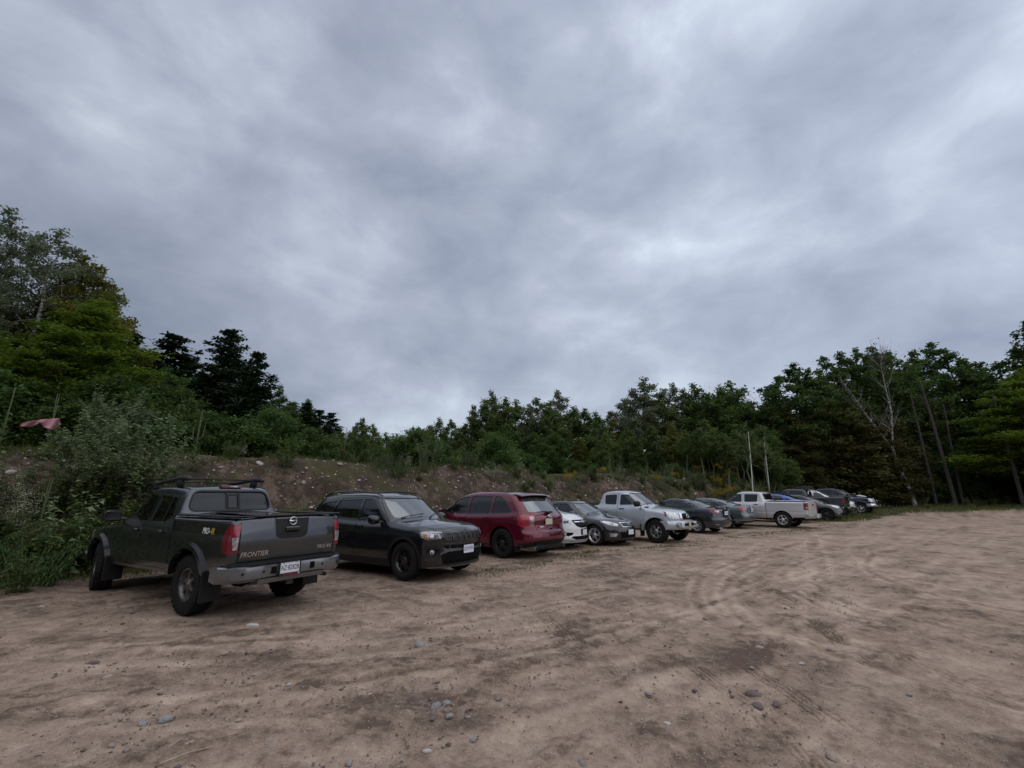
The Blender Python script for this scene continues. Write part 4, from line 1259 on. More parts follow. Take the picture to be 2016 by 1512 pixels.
# ---- white small crossover, only its nose in view
def car_white_suv(loc, yaw):
    root = vehicle('sport_utility_vehicle', loc, yaw, 'white small SUV tucked between the burgundy SUV and the black sedan', 'SUV')
    P = paint_mat('white_paint', (.74, .75, .76), rough=.3, dust=.25, dustz=.3)
    S = dict(wb=2.555, w=.885, rt=.335, wt=.215, rim=.225, Ra=.39,
        x0=-2.15, x1=2.16, zlo=.12, zhi=1.76,
        top=[(-3.6,.9),(-2.12,1.05),(-2.0,1.25),(-1.75,1.52),(-1.5,1.60),(-.8,1.655),(-.1,1.65),(.30,1.58),(1.15,1.12),(1.25,1.09),(1.7,1.02),(1.95,.92),(2.1,.80),(3.6,.7)],
        bot=[(-3.6,.34),(-1.8,.26),(-1,.22),(1.2,.21),(1.9,.20),(3.6,.22)],
        side=SIDE_CAR(1.0, 1.64), rise=[(-2,.07),(0,0),(2,-.03)],
        front=[(0,2.02),(.20,2.10),(.30,2.13),(.45,2.10),(.62,2.10),(.82,2.06),(.95,1.95)], rear=[(0,-2.0),(.4,-2.1),(.9,-2.12),(1.2,-2.0),(1.5,-1.85)],
        kf=.50, pf=2.2, kr=.2, pr=3, crown=.06, wrap=(.34,.14), hoodx=1.3, hoodwrap=.2, kt=.10, krr=.1, kfr=.09,
        taper=[(-2.2,.05),(-1.6,0),(1.4,0),(2.1,.05)], floor=.42, cabin=(-1.9, 1.0),
        win=[dict(p=[(.68,1.10),(-.2,1.06),(-.2,1.51),(.05,1.52),(.24,1.46)], r=.03, mat=M['glass_mid']), dict(p=[(-.27,1.06),(-1.05,1.09),(-1.1,1.48),(-.27,1.51)], r=.03)],
        screens=[dict(p=[(-.68,1.14),(.68,1.14),(.55,1.53),(-.55,1.53)], x=(.1,1.6), a=0, r=.06), dict(p=[(-.6,1.2),(.6,1.2),(.5,1.48),(-.5,1.48)], x=(-2.3,-1.4), a=180, name='rear_window', mat=M['glass_dark'], smin=.8)],
        doors=[dict(p=[(.86,.36),(.92,.7),(.80,1.08),(.30,1.52),(.08,1.56),(-.23,1.56),(-.23,.36)])])
    B = basic_car(root, P, S)
    flares(root, B, S, M['trim'], .05, .010, thick=.05)
    front_panel(root, B, [(-.56,.24),(.56,.24),(.80,.26),(.86,.34),(.55,.345),(.45,.30),(-.45,.30),(-.55,.345),(-.86,.34),(-.80,.26)], M['bumper_silver'], 'bumper_lip', .012)
    front_panel(root, B, [(-.86,.335),(-.60,.335),(-.52,.40),(.52,.40),(.60,.335),(.86,.335),(.86,.30),(-.86,.30)], M['well'], 'lower_intake', .006)
    front_panel(root, B, [(-.48,.865),(-.46,.80),(-.36,.68),(-.2,.635),(.2,.635),(.36,.68),(.46,.80),(.48,.865)], M['well'], 'grille', .006, r=.03)
    g = bars(root, B, [.70,.74,.77], [.30,.36,.40], M['mesh_grey'])
    front_panel(root, B, [(-.42,.80),(.42,.80),(.44,.826),(-.44,.826)], M['chrome'], 'grille_wing', .020, r=.01)
    emblem(root, tuple(np.add(hit(B, 0, .80, 0), (.01, 0, 0))), 0, .075, M['chrome'])
    front_panel(root, B, [(-.20,.42),(.20,.42),(.20,.60),(-.20,.60)], M['well'], 'plate_bracket', .008)
    plate(root, tuple(np.add(hit(B, -.0, .50, 0), (.022, 0, 0))), 0, M['plate'], None)
    h = lamp(root, B, [(2.0,.56,.86),(1.8,.80,.895),(1.6,.88,.90),(1.68,.88,.82),(1.85,.82,.765),(2.0,.62,.76)], 40, M['head'], 'headlamp', .006)
    lamp(root, B, [(1.95,.66,.84),(1.83,.79,.85),(1.83,.80,.79),(1.94,.68,.78)], 42, M['gloss_black'], 'lamp_projector', .012, h)
    lamp(root, B, [(2.05,.55,.50),(1.84,.80,.52),(1.84,.80,.44),(1.95,.70,.405),(2.05,.60,.44)], 38, M['well'], 'fog_lamp_pocket', .006)
    round_light(root, B, .70, .455, 30, .035, M['head'])
    hood_lines(root, B, [(1.2,.70),(1.6,.68),(1.92,.55)]); hood_lines(root, B, [(1.2,-.70),(1.6,-.68),(1.92,-.55)])
    mirror_pair(root, .60, 1.12, .86, P); wipers(root, B, [(-.6,-.05,1.4),(.02,.6,1.4)], 1.12); handles(root, B, [(-.08,.97)], P)
    add_wheels(root, S, 'five', 'alloy', 'road'); add_interior(root, S, -.05, -.85, .42, dash=(.45,1.05))
    return root

# ---- black sedan with silver wheels
def car_black_sedan(loc, yaw):
    root = vehicle('sedan_car', loc, yaw, 'shiny black sedan with bright silver twin spoke wheels beside the silver extended cab pickup', 'car')
    P = paint_mat('black_metallic', (.006, .007, .009), metal=.0, rough=.2, dust=.05, dustz=.3)
    S = dict(wb=2.65, w=.88, rt=.325, wt=.215, rim=.232, Ra=.375,
        x0=-2.24, x1=2.22, zlo=.10, zhi=1.52,
        top=[(-3.6,1.0),(-2.2,1.03),(-1.7,1.08),(-1.55,1.11),(-.95,1.33),(-.6,1.40),(-.2,1.415),(.15,1.39),(.40,1.31),(1.15,.955),(1.25,.925),(1.75,.86),(2.0,.78),(2.12,.70),(3.6,.6)],
        bot=[(-3.6,.32),(-1.8,.24),(-1,.17),(1.2,.16),(1.9,.18),(3.6,.2)],
        side=SIDE_CAR(.93, 1.38), rise=[(-2.2,.10),(-1.0,.05),(0,0),(2,-.04)],
        front=[(0,2.05),(.18,2.14),(.30,2.17),(.5,2.17),(.64,2.13),(.75,2.06),(.85,1.95)], rear=[(0,-2.05),(.3,-2.16),(.6,-2.21),(.9,-2.20),(1.1,-2.15)],
        kf=.42, pf=2.3, kr=.24, pr=2.8, crown=.055, wrap=(.34,.28), hoodx=1.3, hoodwrap=.2, kt=.09, krr=.09, kfr=.08,
        taper=[(-2.2,.06),(-1.6,0),(1.4,0),(2.1,.05)], floor=.36, cabin=(-1.5, 1.0), wy=.44,
        win=[dict(p=[(.66,.965),(-.22,.955),(-.22,1.30),(0,1.31),(.15,1.28)], r=.03, mat=M['glass_dark']), dict(p=[(-.28,.955),(-.98,1.02),(-1.22,1.10),(-.95,1.22),(-.6,1.29),(-.28,1.305)], r=.03)],
        screens=[dict(p=[(-.66,.98),(.66,.98),(.50,1.33),(-.50,1.33)], x=(.0,1.6), a=0, r=.06, smin=.1), dict(p=[(-.55,1.13),(.55,1.13),(.44,1.34),(-.44,1.34)], x=(-1.9,-.6), a=180, name='rear_window', mat=M['glass_dark'], smin=.4)],
        doors=[dict(p=[(.84,.26),(.90,.6),(.78,.96),(.24,1.32),(.05,1.36),(-.24,1.36),(-.24,.26)]), dict(p=[(-.255,.26),(-.255,1.35),(-.62,1.33),(-1.28,1.11),(-1.10,.85),(-.95,.70),(-.86,.5),(-.88,.26)])])
    B = basic_car(root, P, S)
    front_panel(root, B, [(-.40,.74),(-.33,.60),(.33,.60),(.40,.74)], M['chrome'], 'grille_surround', .012)
    front_panel(root, B, [(-.365,.725),(-.31,.618),(.31,.618),(.365,.725)], M['mesh_grey'], 'grille', .018)
    emblem(root, tuple(np.add(hit(B, 0, .675, 0), (.02, 0, 0))), 0, .062, M['chrome'], ry=.032, bar='fill')
    front_panel(root, B, [(-.42,.26),(.42,.26),(.46,.44),(-.46,.44)], M['well'], 'lower_intake', .005)
    front_panel(root, B, [(-.85,.175),(.85,.175),(.85,.20),(-.85,.20)], M['trim'], 'bumper_lip', .015)
    plate(root, (2.19, 0, .44), 0, M['plate'], None)
    h = lamp(root, B, [(2.0,.46,.70),(1.85,.74,.775),(1.62,.86,.80),(1.64,.87,.76),(1.88,.76,.665),(2.02,.50,.625)], 40, M['head_clear'], 'headlamp', .006)
    lamp(root, B, [(1.93,.60,.715),(1.84,.72,.74),(1.84,.73,.68),(1.93,.62,.66)], 42, M['head_dark'], 'lamp_projector', .012, h)
    lamp(root, B, [(1.68,.85,.79),(1.62,.87,.80),(1.66,.86,.765)], 60, M['amber'], 'indicator_lens', .012, h)
    lamp(root, B, [(2.02,.52,.40),(1.86,.76,.42),(1.86,.76,.32),(2.0,.60,.30)], 36, M['white_lens'], 'fog_lamp', .006)
    hood_lines(root, B, [(1.2,.68),(1.6,.66),(1.95,.5)]); hood_lines(root, B, [(1.2,-.68),(1.6,-.66),(1.95,-.5)])
    mirror_pair(root, .58, 1.0, .84, P, .9); wipers(root, B, [(-.6,-.05,1.4),(.02,.6,1.4)], .965); handles(root, B, [(-.1,.86),(-.95,.90)], P)
    lamp(root, B, [(-2.2,.5,.95),(-2.0,.86,.95),(-2.0,.86,.80),(-2.2,.5,.80)], 140, M['red'], 'tail_lamp')
    add_wheels(root, S, 'twin', 'alloy_bright', 'road'); add_interior(root, S, -.1, -.85, .30, dash=(.42,.93))
    return root

# ---- silver extended cab pickup
def car_silver_pickup(loc, yaw):
    root = vehicle('pickup_truck', loc, yaw, 'silver extended cab pickup facing us with chrome grille surround and wide wheel arches', 'pickup truck')
    P = paint_mat('silver_blue_paint', (.50, .525, .57), metal=.45, rough=.33, dust=.10, dustz=.45)
    S = dict(wb=3.236, w=.885, rt=.392, wt=.265, rim=.215, Ra=.465,
        x0=-2.80, x1=2.48, zlo=.26, zhi=1.90, bedx=-.72, bedz=1.05,
        top=[(-3.6,1.27),(-.76,1.27),(-.745,1.30),(-.64,1.66),(-.5,1.73),(-.1,1.775),(.25,1.77),(.52,1.71),(1.22,1.235),(1.34,1.20),(1.9,1.13),(2.15,1.08),(2.33,.97),(3.6,.9)],
        bot=[(-3.6,.56),(-1.0,.47),(1.3,.44),(2.0,.50),(3.6,.5)],
        side=[(0,.06),(.45,.03),(.6,.005),(.80,.0),(1.02,.005),(1.12,.025),(1.20,.06),(1.26,.09),(1.70,.225),(2.2,.40)],
        front=[(0,2.20),(.45,2.30),(.8,2.34),(1.0,2.32),(1.10,2.22),(1.2,2.1)], rear=[(0,-2.72),(1.4,-2.74)],
        kf=.36, pf=2.3, kr=.03, pr=4, crown=.055, wrap=(.32, .06), hoodx=1.4, hoodwrap=.22, kt=.08, krr=.04, kfr=.10,
        taper=[(-2.7,.02),(-2.2,0),(1.6,0),(2.3,.08)], floor=.58, cabin=(-.60, 1.2),
        cuts=[(-2.66,-.84,-.69,.69,.85,2.2),(-.795,-.775,-1.1,1.1,.4,2.2)],
        win=[dict(p=[(1.0,1.275),(.20,1.245),(.20,1.62),(.44,1.63),(.56,1.59)], r=.05, mat=M['glass_dark']), dict(p=[(.05,1.255),(-.42,1.265),(-.46,1.60),(.05,1.625)], r=.06)],
        screens=[dict(p=[(-.66,1.27),(.66,1.27),(.55,1.67),(-.55,1.67)], x=(.2,1.7), a=0, r=.06), dict(p=[(-.62,1.33),(.62,1.33),(.56,1.62),(-.56,1.62)], x=(-.95,-.5), a=180, r=.08, name='rear_window', mat=M['glass_dark'], smin=.2)],
        doors=[dict(p=[(1.16,.54),(1.19,1.10),(1.10,1.27),(.60,1.655),(.42,1.69),(.12,1.68),(.12,.54)]), dict(p=[(.105,.54),(.105,1.68),(-.52,1.65),(-.56,1.2),(-.58,.54)])])
    B = basic_car(root, P, S)
    flares(root, B, S, P, .10, .055, thick=.09, a0=-12)
    front_panel(root, B, [(-.40,1.02),(-.40,.80),(-.30,.735),(.30,.735),(.40,.80),(.40,1.02),(.30,1.06),(-.30,1.06)], M['chrome'], 'grille_surround', .022, r=.05)
    front_panel(root, B, [(-.30,.985),(-.31,.83),(-.25,.775),(.25,.775),(.31,.83),(.30,.985)], M['well'], 'grille', .028, r=.05)
    for z in (.83,.90,.96): patch(B, [(-.27,z-.008),(.27,z-.008),(.27,z+.008),(-.27,z+.008)], 0, .038, .02, .05, name='grille_bar', mat=M['alloy_dark'], parent=root, smin=1)
    emblem(root, tuple(np.add(hit(B, 0, .90, 0), (.04, 0, 0))), 0, .085, M['chrome'], ry=.065, bar='T')
    h = lamp(root, B, [(2.28,.46,1.02),(2.1,.74,1.05),(1.92,.84,1.06),(1.98,.85,.90),(2.1,.80,.82),(2.3,.48,.80)], 36, M['head_clear'], 'headlamp', .010)
    lamp(root, B, [(1.99,.82,1.045),(1.92,.85,1.05),(1.96,.85,.92),(2.02,.83,.88)], 50, M['red'], 'indicator_lens', .016, h)
    # bumper
    prof = [(2.15,.46),(2.36,.46),(2.42,.52),(2.43,.66),(2.38,.74),(2.15,.75)]
    bu = loft_y(root, prof, np.linspace(-.93,.93,25), lambda y: -(abs(y)/.93)**3*.34, P, 'front_bumper')
    o = MB(); o.box(2.40, 2.44, -.34, .34, .575, .665, .01); o.build('bumper_slot', M['well'], bu)
    o = MB(); o.box(2.40, 2.442, -.60, .60, .50, .56, .02); o.build('bumper_bar', M['bumper_silver'], bu, True)
    plate(bu, (2.445, 0, .625), 0, M['plate_yellow'], None, w=.16, h=.15)
    for sg in (1, -1):
        Mx = face_matrix((2.36, sg*.66, .62), sg*18)
        mb = MB(); mb.lathe([(-.06,.085),(.035,.085),(.036,.068),(.01,.06),(.0,.0005)], 20, 'z'); mb.v = [tuple(Mx @ Vector(v)) for v in mb.v]; mb.build('fog_lamp', M['bumper_silver'], bu, True)
        mb = MB(); mb.lathe([(.012,.058),(.02,.05),(.024,.0005)], 16, 'z'); mb.v = [tuple(Mx @ Vector(v)) for v in mb.v]; mb.build('lamp_lens', M['white_lens'], bu, True)
        mb = MB(); mb.box(1.02, 1.045, min(sg*.62, sg*.92), max(sg*.62, sg*.92), .20, .62, .01); mb.build('mud_flap', M['trim'], root, True)
    patch(B, [(.62,.70),(.62,.755),(.16,.755),(.14,.70)], 90, .012, .02, .05, side='x', name='door_moulding', mat=P, parent=root, mirror=True)
    mb = MB(); mb.tube([(1.28,-.78,1.15),(1.24,-.80,1.95)], [.004,.002], 4); mb.build('antenna', M['trim'], root)
    rb = MB()
    for sg in (1, -1): rb.box(-2.70, -.85, min(sg*.70, sg*.84), max(sg*.70, sg*.84), 1.262, 1.285, .01)
    rb.build('bed_rail_cap', M['trim'], root, True)
    hood_lines(root, B, [(1.3,.72),(1.8,.70),(2.14,.48)]); hood_lines(root, B, [(1.3,-.72),(1.8,-.70),(2.14,-.48)]); hood_lines(root, B, [(1.42,-.68),(1.46,0),(1.42,.68)], .02)
    mirror_pair(root, 1.02, 1.30, .84, M['trim'], 1.15); wipers(root, B, [(-.6,-.05,1.5),(.02,.6,1.5)], 1.245); handles(root, B, [(.30,1.12)], M['trim'], .2)
    lamp(root, B, [(-2.7,.70,1.2),(-2.6,.87,1.2),(-2.6,.87,.85),(-2.7,.72,.85)], 140, M['red'], 'tail_lamp')
    box_part(root, 'rear_bumper', M['chrome'], -2.90, -2.72, -.85, .85, .48, .66, bev=.04)
    add_wheels(root, S, 'six', 'alloy', 'mud', track=.80, steer=-4); add_interior(root, S, .35, None, .58, dash=(.85,1.2))
    return root

def far_plate(par, loc, ang, mat=None):
    o = plate(par, loc, ang, mat or M['plate'])
    Mx = face_matrix(loc, ang)
    mb = MB(); mb.box(-.11, .11, -.035, .03, .004, .006, M=Mx); mb.build('plate_number', M['ink_pale'], o)
    return o

def sedan_spec(**k):
    H, zd = k.get('H', 1.46), k.get('deck', 1.08)
    S = dict(wb=2.60, w=.885, rt=.320, wt=.205, rim=.205, Ra=.372,
        x0=-2.28, x1=2.26, zlo=.10, zhi=1.58,
        top=[(-3.6,.98),(-2.24,zd-.05),(-2.15,zd-.005),(-1.78,zd+.01),(-1.68,zd+.03),(-1.0,H-.10),(-.68,H-.03),(-.2,H),(.15,H-.015),(.42,H-.09),(1.18,.985),(1.28,.955),(1.75,.88),(2.0,.80),(2.12,.72),(3.6,.6)],
        bot=[(-3.6,.34),(-1.8,.25),(-1,.18),(1.2,.17),(1.9,.18),(3.6,.2)],
        side=SIDE_CAR(.95, H-.03), rise=[(-2.2,.12),(-1.0,.05),(0,0),(2,-.04)],
        front=[(0,2.05),(.2,2.14),(.5,2.17),(.64,2.13),(.78,2.06),(.85,1.95)], rear=[(0,-2.08),(.26,-2.14),(.40,-2.24),(.58,-2.26),(.66,-2.22),(.9,-2.20),(zd,-2.17),(1.2,-2.1)],
        kf=.40, pf=2.3, kr=.26, pr=2.6, crown=.055, wrap=(.34,.28), hoodx=1.3, hoodwrap=.2, kt=.09, krr=.07, kfr=.08,
        taper=[(-2.2,.06),(-1.6,0),(1.4,0),(2.1,.05)], floor=.36, cabin=(-1.6, 1.0), wy=.44,
        win=[dict(p=[(.68,.985),(-.20,.975),(-.20,H-.115),(.02,H-.105),(.17,H-.135)], r=.03, mat=M['glass_mid']), dict(p=[(-.27,.975),(-1.04,1.03),(-1.04,1.10),(-.80,H-.18),(-.6,H-.13),(-.27,H-.115)], r=.03, mat=M['glass_mid']), dict(p=[(-1.10,1.035),(-1.38,1.10),(-1.10,H-.235),(-.90,H-.18)], r=.015, mat=M['glass_mid'])],
        screens=[dict(p=[(-.66,1.01),(.66,1.01),(.50,H-.09),(-.50,H-.09)], x=(.0,1.6), a=0, r=.06, smin=.1), dict(p=[(-.58,zd+.055),(.58,zd+.055),(.47,H-.085),(-.47,H-.085)], x=(-2.0,-.6), a=180, name='rear_window', mat=M['screen'], smin=.4)],
        doors=[dict(p=[(.86,.26),(.92,.6),(.80,.98),(.26,H-.10),(.06,H-.06),(-.22,H-.06),(-.22,.26)], sides=(1,)), dict(p=[(-.235,.26),(-.235,H-.06),(-.62,H-.08),(-.84,H-.14),(-1.08,1.02),(-1.02,.80),(-.90,.66),(-.84,.45),(-.86,.26)], sides=(1,))])
    S.update(k.get('over', {}))
    return S

def rear_part(root, B, poly, mat, name, off=.006, r=.02, th=.02, holes=(), ang=180):
    return patch(B, round_poly(poly, r), ang, off, th, .05, holes=holes, name=name, mat=mat, parent=root, smin=.6)

# ---- dark grey sedan, tail towards us
def car_grey_sedan(loc, yaw):
    root = vehicle('sedan_car', loc, yaw, 'charcoal grey sedan parked tail out with a chrome bar above its plate', 'car')
    P = paint_mat('charcoal_paint', (.040, .044, .052), metal=.6, rough=.28, dust=.08, dustz=.3)
    S = sedan_spec(H=1.465, deck=1.10)
    B = basic_car(root, P, S)
    for a, b in zip([(-.56,1.06),(-.54,.95),(-.48,.72),(.48,.72),(.54,.95)], [(-.54,.95),(-.48,.72),(.48,.72),(.54,.95),(.56,1.06)]): seam(root, B, [a, b], 180, w=.01)
    rear_part(root, B, [(-.34,.945),(.34,.945),(.34,.975),(-.34,.975)], M['chrome'], 'chrome_bar', .018)
    rear_part(root, B, [(-.30,.76),(.30,.76),(.33,.94),(-.33,.94)], M['gloss_black'], 'plate_recess', .002)
    far_plate(root, (-2.235, 0, .845), 180)
    emblem(root, tuple(np.add(hit(B, 0, 1.03, 180), (-.01, 0, 0))), 180, .05, M['chrome'], ry=.035, bar='T')
    t = lamp(root, B, [(-2.2,.42,1.0),(-2.05,.80,1.04),(-1.86,.88,1.03),(-1.88,.88,.94),(-2.05,.84,.86),(-2.2,.50,.84)], 145, M['red'], 'tail_lamp', .008)
    lamp(root, B, [(-2.2,.48,.96),(-2.1,.70,.98),(-2.1,.70,.90),(-2.2,.52,.88)], 150, M['white_lens'], 'lamp_lens', .014, t)
    lamp(root, B, [(-2.2,.56,.42),(-2.15,.78,.42),(-2.15,.78,.38),(-2.2,.56,.38)], 150, M['white_lens'], 'reflector', .008)
    # boot lip
    loft_y(root, [(-2.10,1.095),(-2.22,1.105),(-2.24,1.09),(-2.12,1.075)], np.linspace(-.56,.56,13), lambda y: abs(y)**2*.32, P, 'boot_lip', fz=lambda y: -abs(y)**2*.06)
    handles(root, B, [(-.08,.885),(-.95,.92)], P); mirror_pair(root, .60, 1.02, .85, P, .9)
    lamp(root, B, [(2.0,.46,.74),(1.85,.74,.80),(1.62,.86,.82),(1.88,.76,.66),(2.02,.50,.62)], 40, M['head'], 'headlamp', .006)
    front_panel(root, B, [(-.4,.4),(.4,.4),(.4,.7),(-.4,.7)], M['well'], 'grille')
    box_part(root, 'exhaust_tip', M['alloy'], -2.26, -2.0, .50, .58, .22, .27, bev=.02)
    add_wheels(root, S, 'seven', 'bumper_silver', 'road'); add_interior(root, S, -.1, -.85, .33, dash=(.42,.95), mat='seat_tan')
    return root

# ---- mid grey sedan, tail towards us
def car_slate_sedan(loc, yaw):
    root = vehicle('sedan_car', loc, yaw, 'slate grey sedan with plain boot, wedged beside the silver crew cab pickup', 'car')
    P = paint_mat('slate_paint', (.095, .115, .125), metal=.6, rough=.28, dust=.08, dustz=.3)
    S = sedan_spec(H=1.455, deck=1.09, over=dict(wb=2.65, x0=-2.36, rear=[(0,-2.14),(.28,-2.20),(.40,-2.30),(.46,-2.32),(.60,-2.32),(.72,-2.26),(.9,-2.24),(1.09,-2.22),(1.2,-2.1)]))
    B = basic_car(root, P, S)
    for a, b in zip([(-.58,1.05),(-.56,.95),(-.50,.72),(.50,.72),(.56,.95)], [(-.56,.95),(-.50,.72),(.50,.72),(.56,.95),(.58,1.05)]): seam(root, B, [a, b], 180, w=.01)
    t = lamp(root, B, [(-2.25,.58,1.00),(-2.1,.80,1.03),(-1.95,.88,1.01),(-1.92,.88,.95),(-2.02,.87,.87),(-2.25,.60,.855)], 145, M['red_bright'], 'tail_lamp', .008)
    lamp(root, B, [(-2.26,.60,.93),(-2.12,.80,.94),(-2.12,.80,.91),(-2.26,.60,.90)], 148, M['white_lens'], 'lamp_lens', .012, t)
    far_plate(root, (-2.27, 0, .86), 180)
    rear_part(root, B, [(-.88,.40),(.88,.40),(.88,.425),(-.88,.425)], M['bumper_silver'], 'bumper_strip', .010)
    patch(B, [(-1.80,.40),(-2.3,.40),(-2.3,.425),(-1.80,.425)], 90, .010, .02, .05, side='x', name='bumper_strip', mat=M['bumper_silver'], parent=root, mirror=True)
    rear_part(root, B, [(-.80,.20),(.80,.20),(.84,.36),(-.84,.36)], M['trim'], 'lower_bumper', .004)
    emblem(root, tuple(np.add(hit(B, 0, 1.00, 180), (-.01, 0, 0))), 180, .045, M['chrome'])
    handles(root, B, [(-.08,.885),(-.95,.92)], P); mirror_pair(root, .60, 1.02, .85, P, .9)
    front_panel(root, B, [(-.4,.4),(.4,.4),(.4,.7),(-.4,.7)], M['well'], 'grille')
    add_wheels(root, S, 'five', 'alloy', 'road'); add_interior(root, S, -.1, -.85, .33, dash=(.42,.95))
    return root

# ---- silver crew cab pickup, side on
def car_silver_crew(loc, yaw):
    root = vehicle('pickup_truck', loc, yaw, 'silver crew cab pickup with red square tail lamp and open bed, parked tail out', 'pickup truck')
    P = paint_mat('silver_paint', (.58, .58, .585), metal=.45, rough=.38, dust=.3, dustz=.45)
    S = dict(wb=3.335, w=.895, rt=.375, wt=.255, rim=.225, Ra=.445,
        x0=-2.86, x1=2.50, zlo=.26, zhi=1.88, bedx=-.92, bedz=1.02,
        top=[(-3.6,1.27),(-.94,1.27),(-.925,1.30),(-.80,1.66),(-.66,1.715),(-.2,1.745),(.25,1.74),(.55,1.68),(1.32,1.20),(1.42,1.16),(2.0,1.10),(2.35,1.03),(2.42,.95),(3.6,.9)],
        bot=[(-3.6,.54),(-1.0,.43),(1.3,.42),(2.0,.46),(3.6,.46)],
        side=[(0,.06),(.45,.03),(.58,.008),(.70,.0),(.735,.014),(.76,.0),(1.02,.005),(1.10,.025),(1.17,.06),(1.23,.09),(1.70,.225),(2.2,.40)],
        front=[(0,2.25),(.45,2.36),(.9,2.42),(1.05,2.36)], rear=[(0,-2.76),(.6,-2.79),(1.0,-2.80),(1.4,-2.82)],
        kf=.22, pf=3, kr=.05, pr=3, crown=.045, wrap=(.32, .06), hoodx=1.5, kt=.07, krr=.05, kfr=.10,
        taper=[(-2.8,.03),(-2.3,0),(1.6,0),(2.4,.06)], floor=.55, cabin=(-.76, 1.3),
        cuts=[(-2.73,-1.04,-.69,.69,.82,2.2),(-.975,-.955,-1.1,1.1,.4,2.2)],
        win=[dict(p=[(1.10,1.225),(.20,1.195),(.20,1.60),(.42,1.605),(.60,1.555)], r=.05, mat=M['glass_mid']), dict(p=[(.06,1.20),(-.56,1.215),(-.60,1.585),(.06,1.60)], r=.06)],
        screens=[dict(p=[(-.66,1.22),(.66,1.22),(.55,1.64),(-.55,1.64)], x=(.2,1.7), a=0, r=.06), dict(p=[(-.66,1.32),(.66,1.32),(.60,1.63),(-.60,1.63)], x=(-1.1,-.65), a=180, r=.07, name='rear_window', mat=M['glass_dark'], smin=.3)],
        doors=[dict(p=[(1.22,.50),(1.24,1.05),(1.16,1.225),(.64,1.61),(.44,1.655),(.135,1.65),(.135,.50)], sides=(1,)), dict(p=[(.12,.50),(.12,1.65),(-.62,1.63),(-.70,1.2),(-.74,.50)], sides=(1,))])
    B = basic_car(root, P, S)
    flares(root, B, S, P, .06, .022, thick=.06, a0=-14)
    rb = MB()
    for sg in (1, -1): rb.box(-2.78, -1.0, min(sg*.70, sg*.85), max(sg*.70, sg*.85), 1.262, 1.280, .008)
    rb.build('bed_rail_cap', P, root, True)
    seam(root, B, [(-.70,.66),(-.70,1.27)], 180, w=.014); seam(root, B, [(.70,.66),(.70,1.27)], 180, w=.014); seam(root, B, [(-.70,.66),(.70,.66)], 180, w=.014)
    hb = MB(); hb.box(-2.83, -2.79, -.09, .09, 1.05, 1.12, .01); hb.build('tailgate_handle', M['trim'], root, True)
    t = lamp(root, B, [(-2.80,.715,1.18),(-2.76,.86,1.18),(-2.66,.90,1.18),(-2.64,.90,.86),(-2.76,.87,.86),(-2.80,.715,.86)], 125, M['red'], 'tail_lamp', .010)
    lamp(root, B, [(-2.80,.72,.99),(-2.7,.895,.99),(-2.7,.895,.93),(-2.80,.72,.93)], 125, M['white_lens'], 'reversing_lamp', .015, t)
    prof = [(-2.78,.46),(-2.93,.47),(-2.97,.53),(-2.96,.64),(-2.90,.66),(-2.78,.66)]
    bu = loft_y(root, prof, np.linspace(-.88,.88,21), lambda y: (max(0, abs(y)-.55)/.33)**2*.14, M['bumper_silver'], 'rear_bumper')
    far_plate(bu, (-2.972, .0, .565), 180)
    fl = MB(); fl.lathe([(-.0,.085),(.004,.085),(.004,.078),(.001,.075)], 24, 'y'); fl.v = [(a-1.15, b+float(B.W(np.array([-1.15]), np.array([1.10]))[0])-.001, c+1.08) for a, b, c in fl.v]; fl.build('fuel_door', P, root, True)
    h = MB(); h.box(-2.92, -2.4, -.035, .035, .36, .43); h.box(-2.7, -2.6, -.4, .4, .38, .44); h.build('tow_hitch', M['rust'], root, True)
    handles(root, B, [(.34,1.09),(-.50,1.09)], M['trim'], .2); mirror_pair(root, 1.08, 1.25, .84, M['trim'], 1.0)
    front_panel(root, B, [(-.42,.75),(.42,.75),(.42,1.0),(-.42,1.0)], M['chrome'], 'grille')
    box_part(root, 'front_bumper', M['bumper_silver'], 2.3, 2.52, -.86, .86, .48, .68, bev=.05)
    mb = MB(); mb.box(-1.35, -1.2, .30, .45, .84, 1.36, .03); mb.box(-1.9, -1.5, -.2, .2, .84, 1.2, .04); mb.build('bed_cargo', M['trim'], root, True)
    add_wheels(root, S, 'five', 'alloy_bright', 'road', track=.79); add_interior(root, S, .35, -.30, .55, dash=(.95,1.17))
    return root

